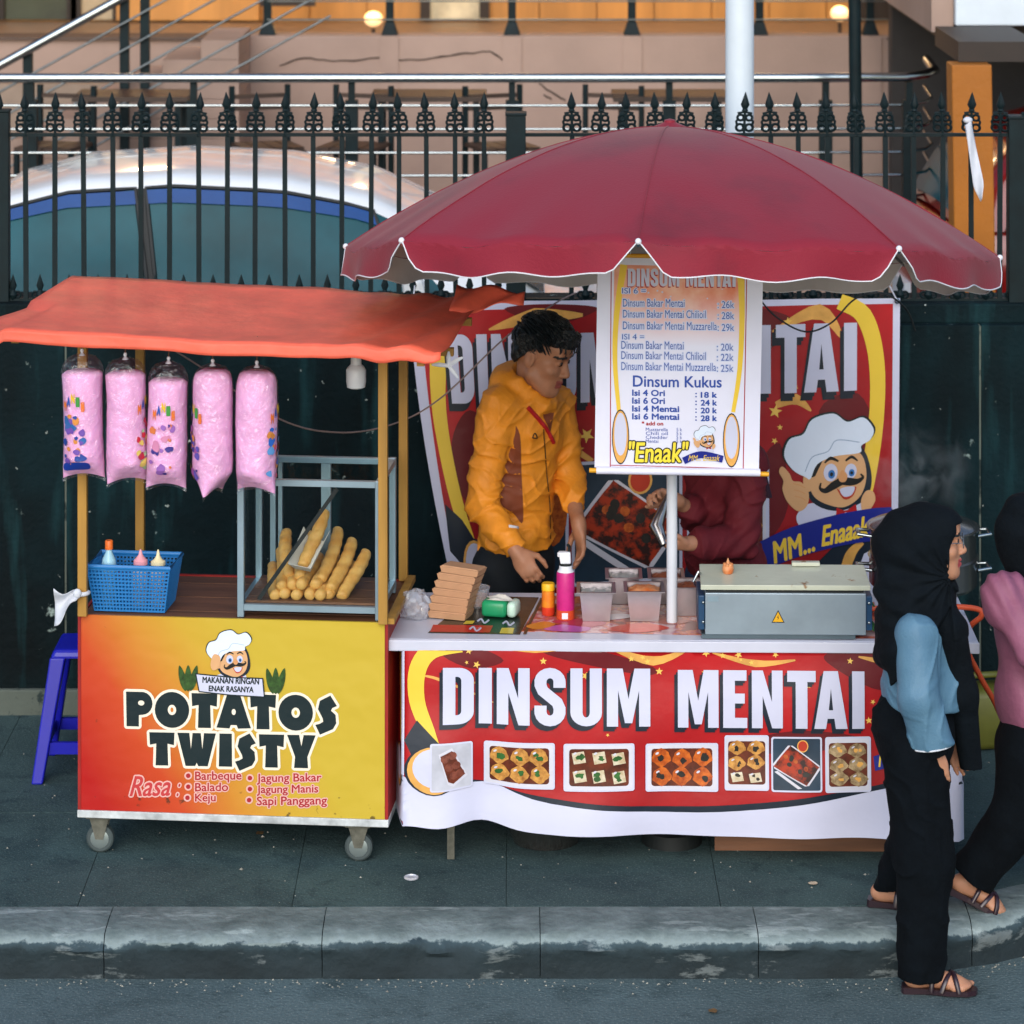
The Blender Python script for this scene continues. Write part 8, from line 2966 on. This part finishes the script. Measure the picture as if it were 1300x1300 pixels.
    for x in (-1, 1):
        c = [H(x * 0.032 + 0.023 * math.cos(R(a)), 0.112 - 0.12 * abs(x * 0.032 + 0.023 * math.cos(R(a))) ** 1.2, 0.006 + 0.019 * math.sin(R(a))) for a in range(0, 360, 18)]
        b.tube(c, 0.0013, 5, closed=True)
        b.tube([H(x * 0.055, 0.105, 0.010), H(x * 0.076, 0.03, 0.012)], 0.0013, 5)
    b.tube([H(-0.01, 0.111, 0.008), H(0, 0.115, 0.011), H(0.01, 0.111, 0.008)], 0.0013, 5)
    gl = relink('glasses', b.mesh('glasses', mat('glasses_wire', '#8a8f94', rough=0.25, metal=0.8), sm=60), root)
    for x in (-1, 1):
        c = [H(x * 0.032 + 0.022 * math.cos(R(a)), 0.1115 - 0.12 * abs(x * 0.032 + 0.022 * math.cos(R(a))) ** 1.2, 0.006 + 0.018 * math.sin(R(a))) for a in range(0, 360, 18)]
        me = MB().add(c, [tuple(range(len(c)))]).mesh('lens', film('lens_film', gloss=0.1, rough=0.02))
        v = np.empty(len(me.vertices) * 3, np.float32); me.vertices.foreach_get('co', v)
        me.vertices.foreach_set('co', (v.reshape(-1, 3) - np.array(root.location, np.float32)).ravel())
        link('lens', me, gl)
    return root


def build_companion():
    d0 = 11.0
    root = thing('person', 'person in a mauve blouse and black headscarf walking past at the right edge', 'person', ((1300 - 650) * d0 / F, d0, 0.15))
    f = unit(V(1, 0.10, 0))
    rr = np.cross(f, V(0, 0, 1))
    T = [rr, f, V(0, 0, 1)]
    H = Frame(wp(1322, 672, d0), (1, 0.1, 0), (0, 0, 1), 0.98)
    neck = wp(1305, 745, d0)
    chest = wp(1306, 810, d0)
    pel = wp(1312, 930, d0)
    shR, shL = wp(1276, 752, d0 - 0.14), wp(1310, 752, d0 + 0.15)
    elR, wrR = wp(1310, 830, d0 - 0.22), wp(1350, 880, d0 - 0.20)
    elL, wrL = wp(1335, 830, d0 + 0.2), wp(1375, 860, d0 + 0.15)
    hipR, knR, anR = wp(1305, 955, d0 - 0.08), wp(1294, 1035, d0 - 0.08), wp(1234, 1112, d0 - 0.06)
    hipL, knL = wp(1318, 955, d0 + 0.08), wp(1355, 1040, d0 + 0.06)
    anL = V(knL[0] + 0.05, knL[1], 0.15 + 0.088)
    S = Solid((1.44, d0 - 0.36, 0.13), (2.2, d0 + 0.36, 1.72), 0.006)
    add_head(S, H)
    S.cap(H(0, -0.03, -0.06), neck, 0.045, 0.05, 0.04)
    S.cap(neck, chest, 0.055, 0.09, 0.05)
    S.cap(chest, pel, 0.09, 0.105, 0.06)
    for sh, el, wr in ((shR, elR, wrR), (shL, elL, wrL)):
        S.cap(neck, sh, 0.04, 0.042, 0.04)
        S.cap(sh, el, 0.04, 0.033, 0.02)
        S.cap(el, wr, 0.033, 0.023, 0.02)
    add_hand(S, wrR, (0.8, 0, -0.5), (0.1, 1, 0), -1, [22, 24, 26, 30], 0.5, 0.92)
    add_hand(S, wrL, (0.8, 0, -0.5), (0.1, -1, 0), 1, [22, 24, 26, 30], 0.5, 0.92)
    for hp, kn, an in ((hipR, knR, anR), (hipL, knL, anL)):
        S.cap(hp, kn, 0.075, 0.05, 0.04)
        S.cap(kn, an, 0.048, 0.030, 0.02)
    fr1 = add_foot(S, anR, V(1, 0, 0), 0.92, R(28))
    fr2 = add_foot(S, anL, V(1, 0, 0), 0.92)
    relink('body', S.mesh('body', [SKIN_W, M_LIPW, M_HAIR], face_pick(H)), root)
    add_eyes(root, H, M_EYE)
    sandal(root, anR, *fr1, 0.92)
    sandal(root, anL, *fr2, 0.92)
    S = Solid((1.44, d0 - 0.36, 0.14), (2.2, d0 + 0.36, 1.06), 0.007)
    S.ell(wp(1310, 945, d0), (0.14, 0.125, 0.16), T, 0.05)
    S.cap(hipR, knR, 0.108, 0.095, 0.03)
    S.cap(knR, anR + (anR - knR) * 0.05, 0.092, 0.080, 0.03)
    S.cap(hipL, knL, 0.105, 0.085, 0.03)
    S.cap(knL, anL, 0.085, 0.068, 0.03)
    dv = unit(anR - knR)

    def folds(X, Y, Z, d):
        d = d + 0.004 * noise_fold(X, Y, Z, 60, 25, 10)
        along = (X - anR[0]) * dv[0] + (Y - anR[1]) * dv[1] + (Z - anR[2]) * dv[2]
        return np.where(X < anR[0] + 0.16, np.maximum(d, along - 0.005), np.maximum(d, 0.205 - Z))
    S.field(folds)
    relink('trousers', S.mesh('trousers', M_BLACKCL), root)
    S = Solid((1.5, d0 - 0.36, 0.78), (2.1, d0 + 0.36, 1.5), 0.006)
    S.ell(wp(1304, 800, d0), (0.15, 0.115, 0.17), T, 0.03)
    S.ell(wp(1310, 880, d0), (0.150, 0.125, 0.18), T, 0.05)
    S.cap(shR, shL, 0.066, 0.062, 0.04)
    S.ell(shR + V(-0.005, -0.01, -0.03), (0.075, 0.072, 0.095), None, 0.02)
    S.ell(shL + V(-0.01, 0.01, -0.03), (0.075, 0.078, 0.095), None, 0.02)
    for sh, el, wr in ((shR, elR, wrR), (shL, elL, wrL)):
        S.cap(sh, el, 0.070, 0.052, 0.02)
        S.cap(el, el + (wr - el) * 0.9, 0.052, 0.042, 0.015)
    hemz = wp(0, 940, d0)[2]

    def folds2(X, Y, Z, d):
        d = d + 0.0045 * noise_fold(X, Y, Z, 60, 25, 14, 0.4)
        w = np.exp(-((X - shR[0]) ** 2 + (Y - shR[1]) ** 2 + (Z - shR[2]) ** 2) / 0.008)
        d = d + 0.009 * w * np.sin(120 * X + 60 * Z)
        return np.maximum(d, hemz - Z)
    S.field(folds2)
    relink('blouse', S.mesh('blouse', M_MAUVE), root)
    S = Solid((1.46, d0 - 0.3, 1.1), (2.1, d0 + 0.3, 1.74), 0.006)
    S.ell(H(0, -0.022, 0.030), (0.104, 0.126, 0.108), H.M, 0.03)
    S.ell(H(0, -0.055, -0.05), (0.100, 0.105, 0.12), H.M, 0.05)
    S.cap(H(0, -0.01, -0.10), neck + V(0.015, 0, -0.01), 0.085, 0.09, 0.05)
    S.ell(neck + V(0.06, 0, -0.02), (0.13, 0.11, 0.07), T, 0.05)

    def scarf(X, Y, Z, d):
        q = [X - H.c[0], Y - H.c[1], Z - H.c[2]]
        x, y, z = (sum(q[i] * ax[i] for i in range(3)) for ax in (H.r, H.f, H.u))
        hole = np.maximum(np.maximum(0.050 - y, np.abs(x) - 0.066), np.maximum(z - 0.070, -0.127 - z))
        return np.maximum(d + 0.004 * noise_fold(X, Y, Z, 30, 10, 50), -hole)
    S.field(scarf)
    relink('headscarf', S.mesh('headscarf', M_HIJ), root)
    return root


build_man()
build_seller()
build_walker()
build_companion()

# ================================================================== steam above the pot
stm = MB().ball((0, 0, 0), (0.26, 0.12, 0.24), 16, 12).build('steam', None)
sp1 = W(1158, 600, 12.2)
stm.location = tuple(sp1)
stm['kind'] = 'stuff'
stm['label'], stm['category'] = 'thin white steam drifting up from the steamer pot', 'steam'
m = bpy.data.materials.new('steam_air')
m.use_nodes = True
nt = m.node_tree
nt.nodes.remove(nt.nodes['Principled BSDF'])
pv_ = nt.nodes.new('ShaderNodeVolumePrincipled')
pv_.inputs['Color'].default_value = (0.9, 0.93, 0.95, 1)
tc = nt.nodes.new('ShaderNodeTexCoord')
n = nt.nodes.new('ShaderNodeTexNoise'); n.inputs['Scale'].default_value = 9; n.inputs['Detail'].default_value = 4; n.inputs['Distortion'].default_value = 1.0
nt.links.new(tc.outputs['Object'], n.inputs['Vector'])
mp = nt.nodes.new('ShaderNodeMapping'); mp.inputs['Scale'].default_value = (1 / 0.25, 1 / 0.115, 1 / 0.23)
nt.links.new(tc.outputs['Object'], mp.inputs['Vector'])
ln_ = nt.nodes.new('ShaderNodeVectorMath'); ln_.operation = 'LENGTH'
nt.links.new(mp.outputs[0], ln_.inputs[0])
fall = nt.nodes.new('ShaderNodeMapRange'); fall.inputs['From Min'].default_value = 1.0; fall.inputs['From Max'].default_value = 0.1
nt.links.new(ln_.outputs['Value'], fall.inputs['Value'])
th = nt.nodes.new('ShaderNodeMapRange'); th.inputs['From Min'].default_value = 0.45; th.inputs['From Max'].default_value = 0.75; th.inputs['To Max'].default_value = 5.0
nt.links.new(n.outputs['Fac'], th.inputs['Value'])
mu = nt.nodes.new('ShaderNodeMath'); mu.operation = 'MULTIPLY'
nt.links.new(fall.outputs[0], mu.inputs[0]); nt.links.new(th.outputs[0], mu.inputs[1])
nt.links.new(mu.outputs[0], pv_.inputs['Density'])
nt.links.new(pv_.outputs[0], nt.nodes['Material Output'].inputs['Volume'])
stm.data.materials.clear(); stm.data.materials.append(m)
SC.cycles.volume_step_rate = 2.0
SC.cycles.volume_bounces = 0
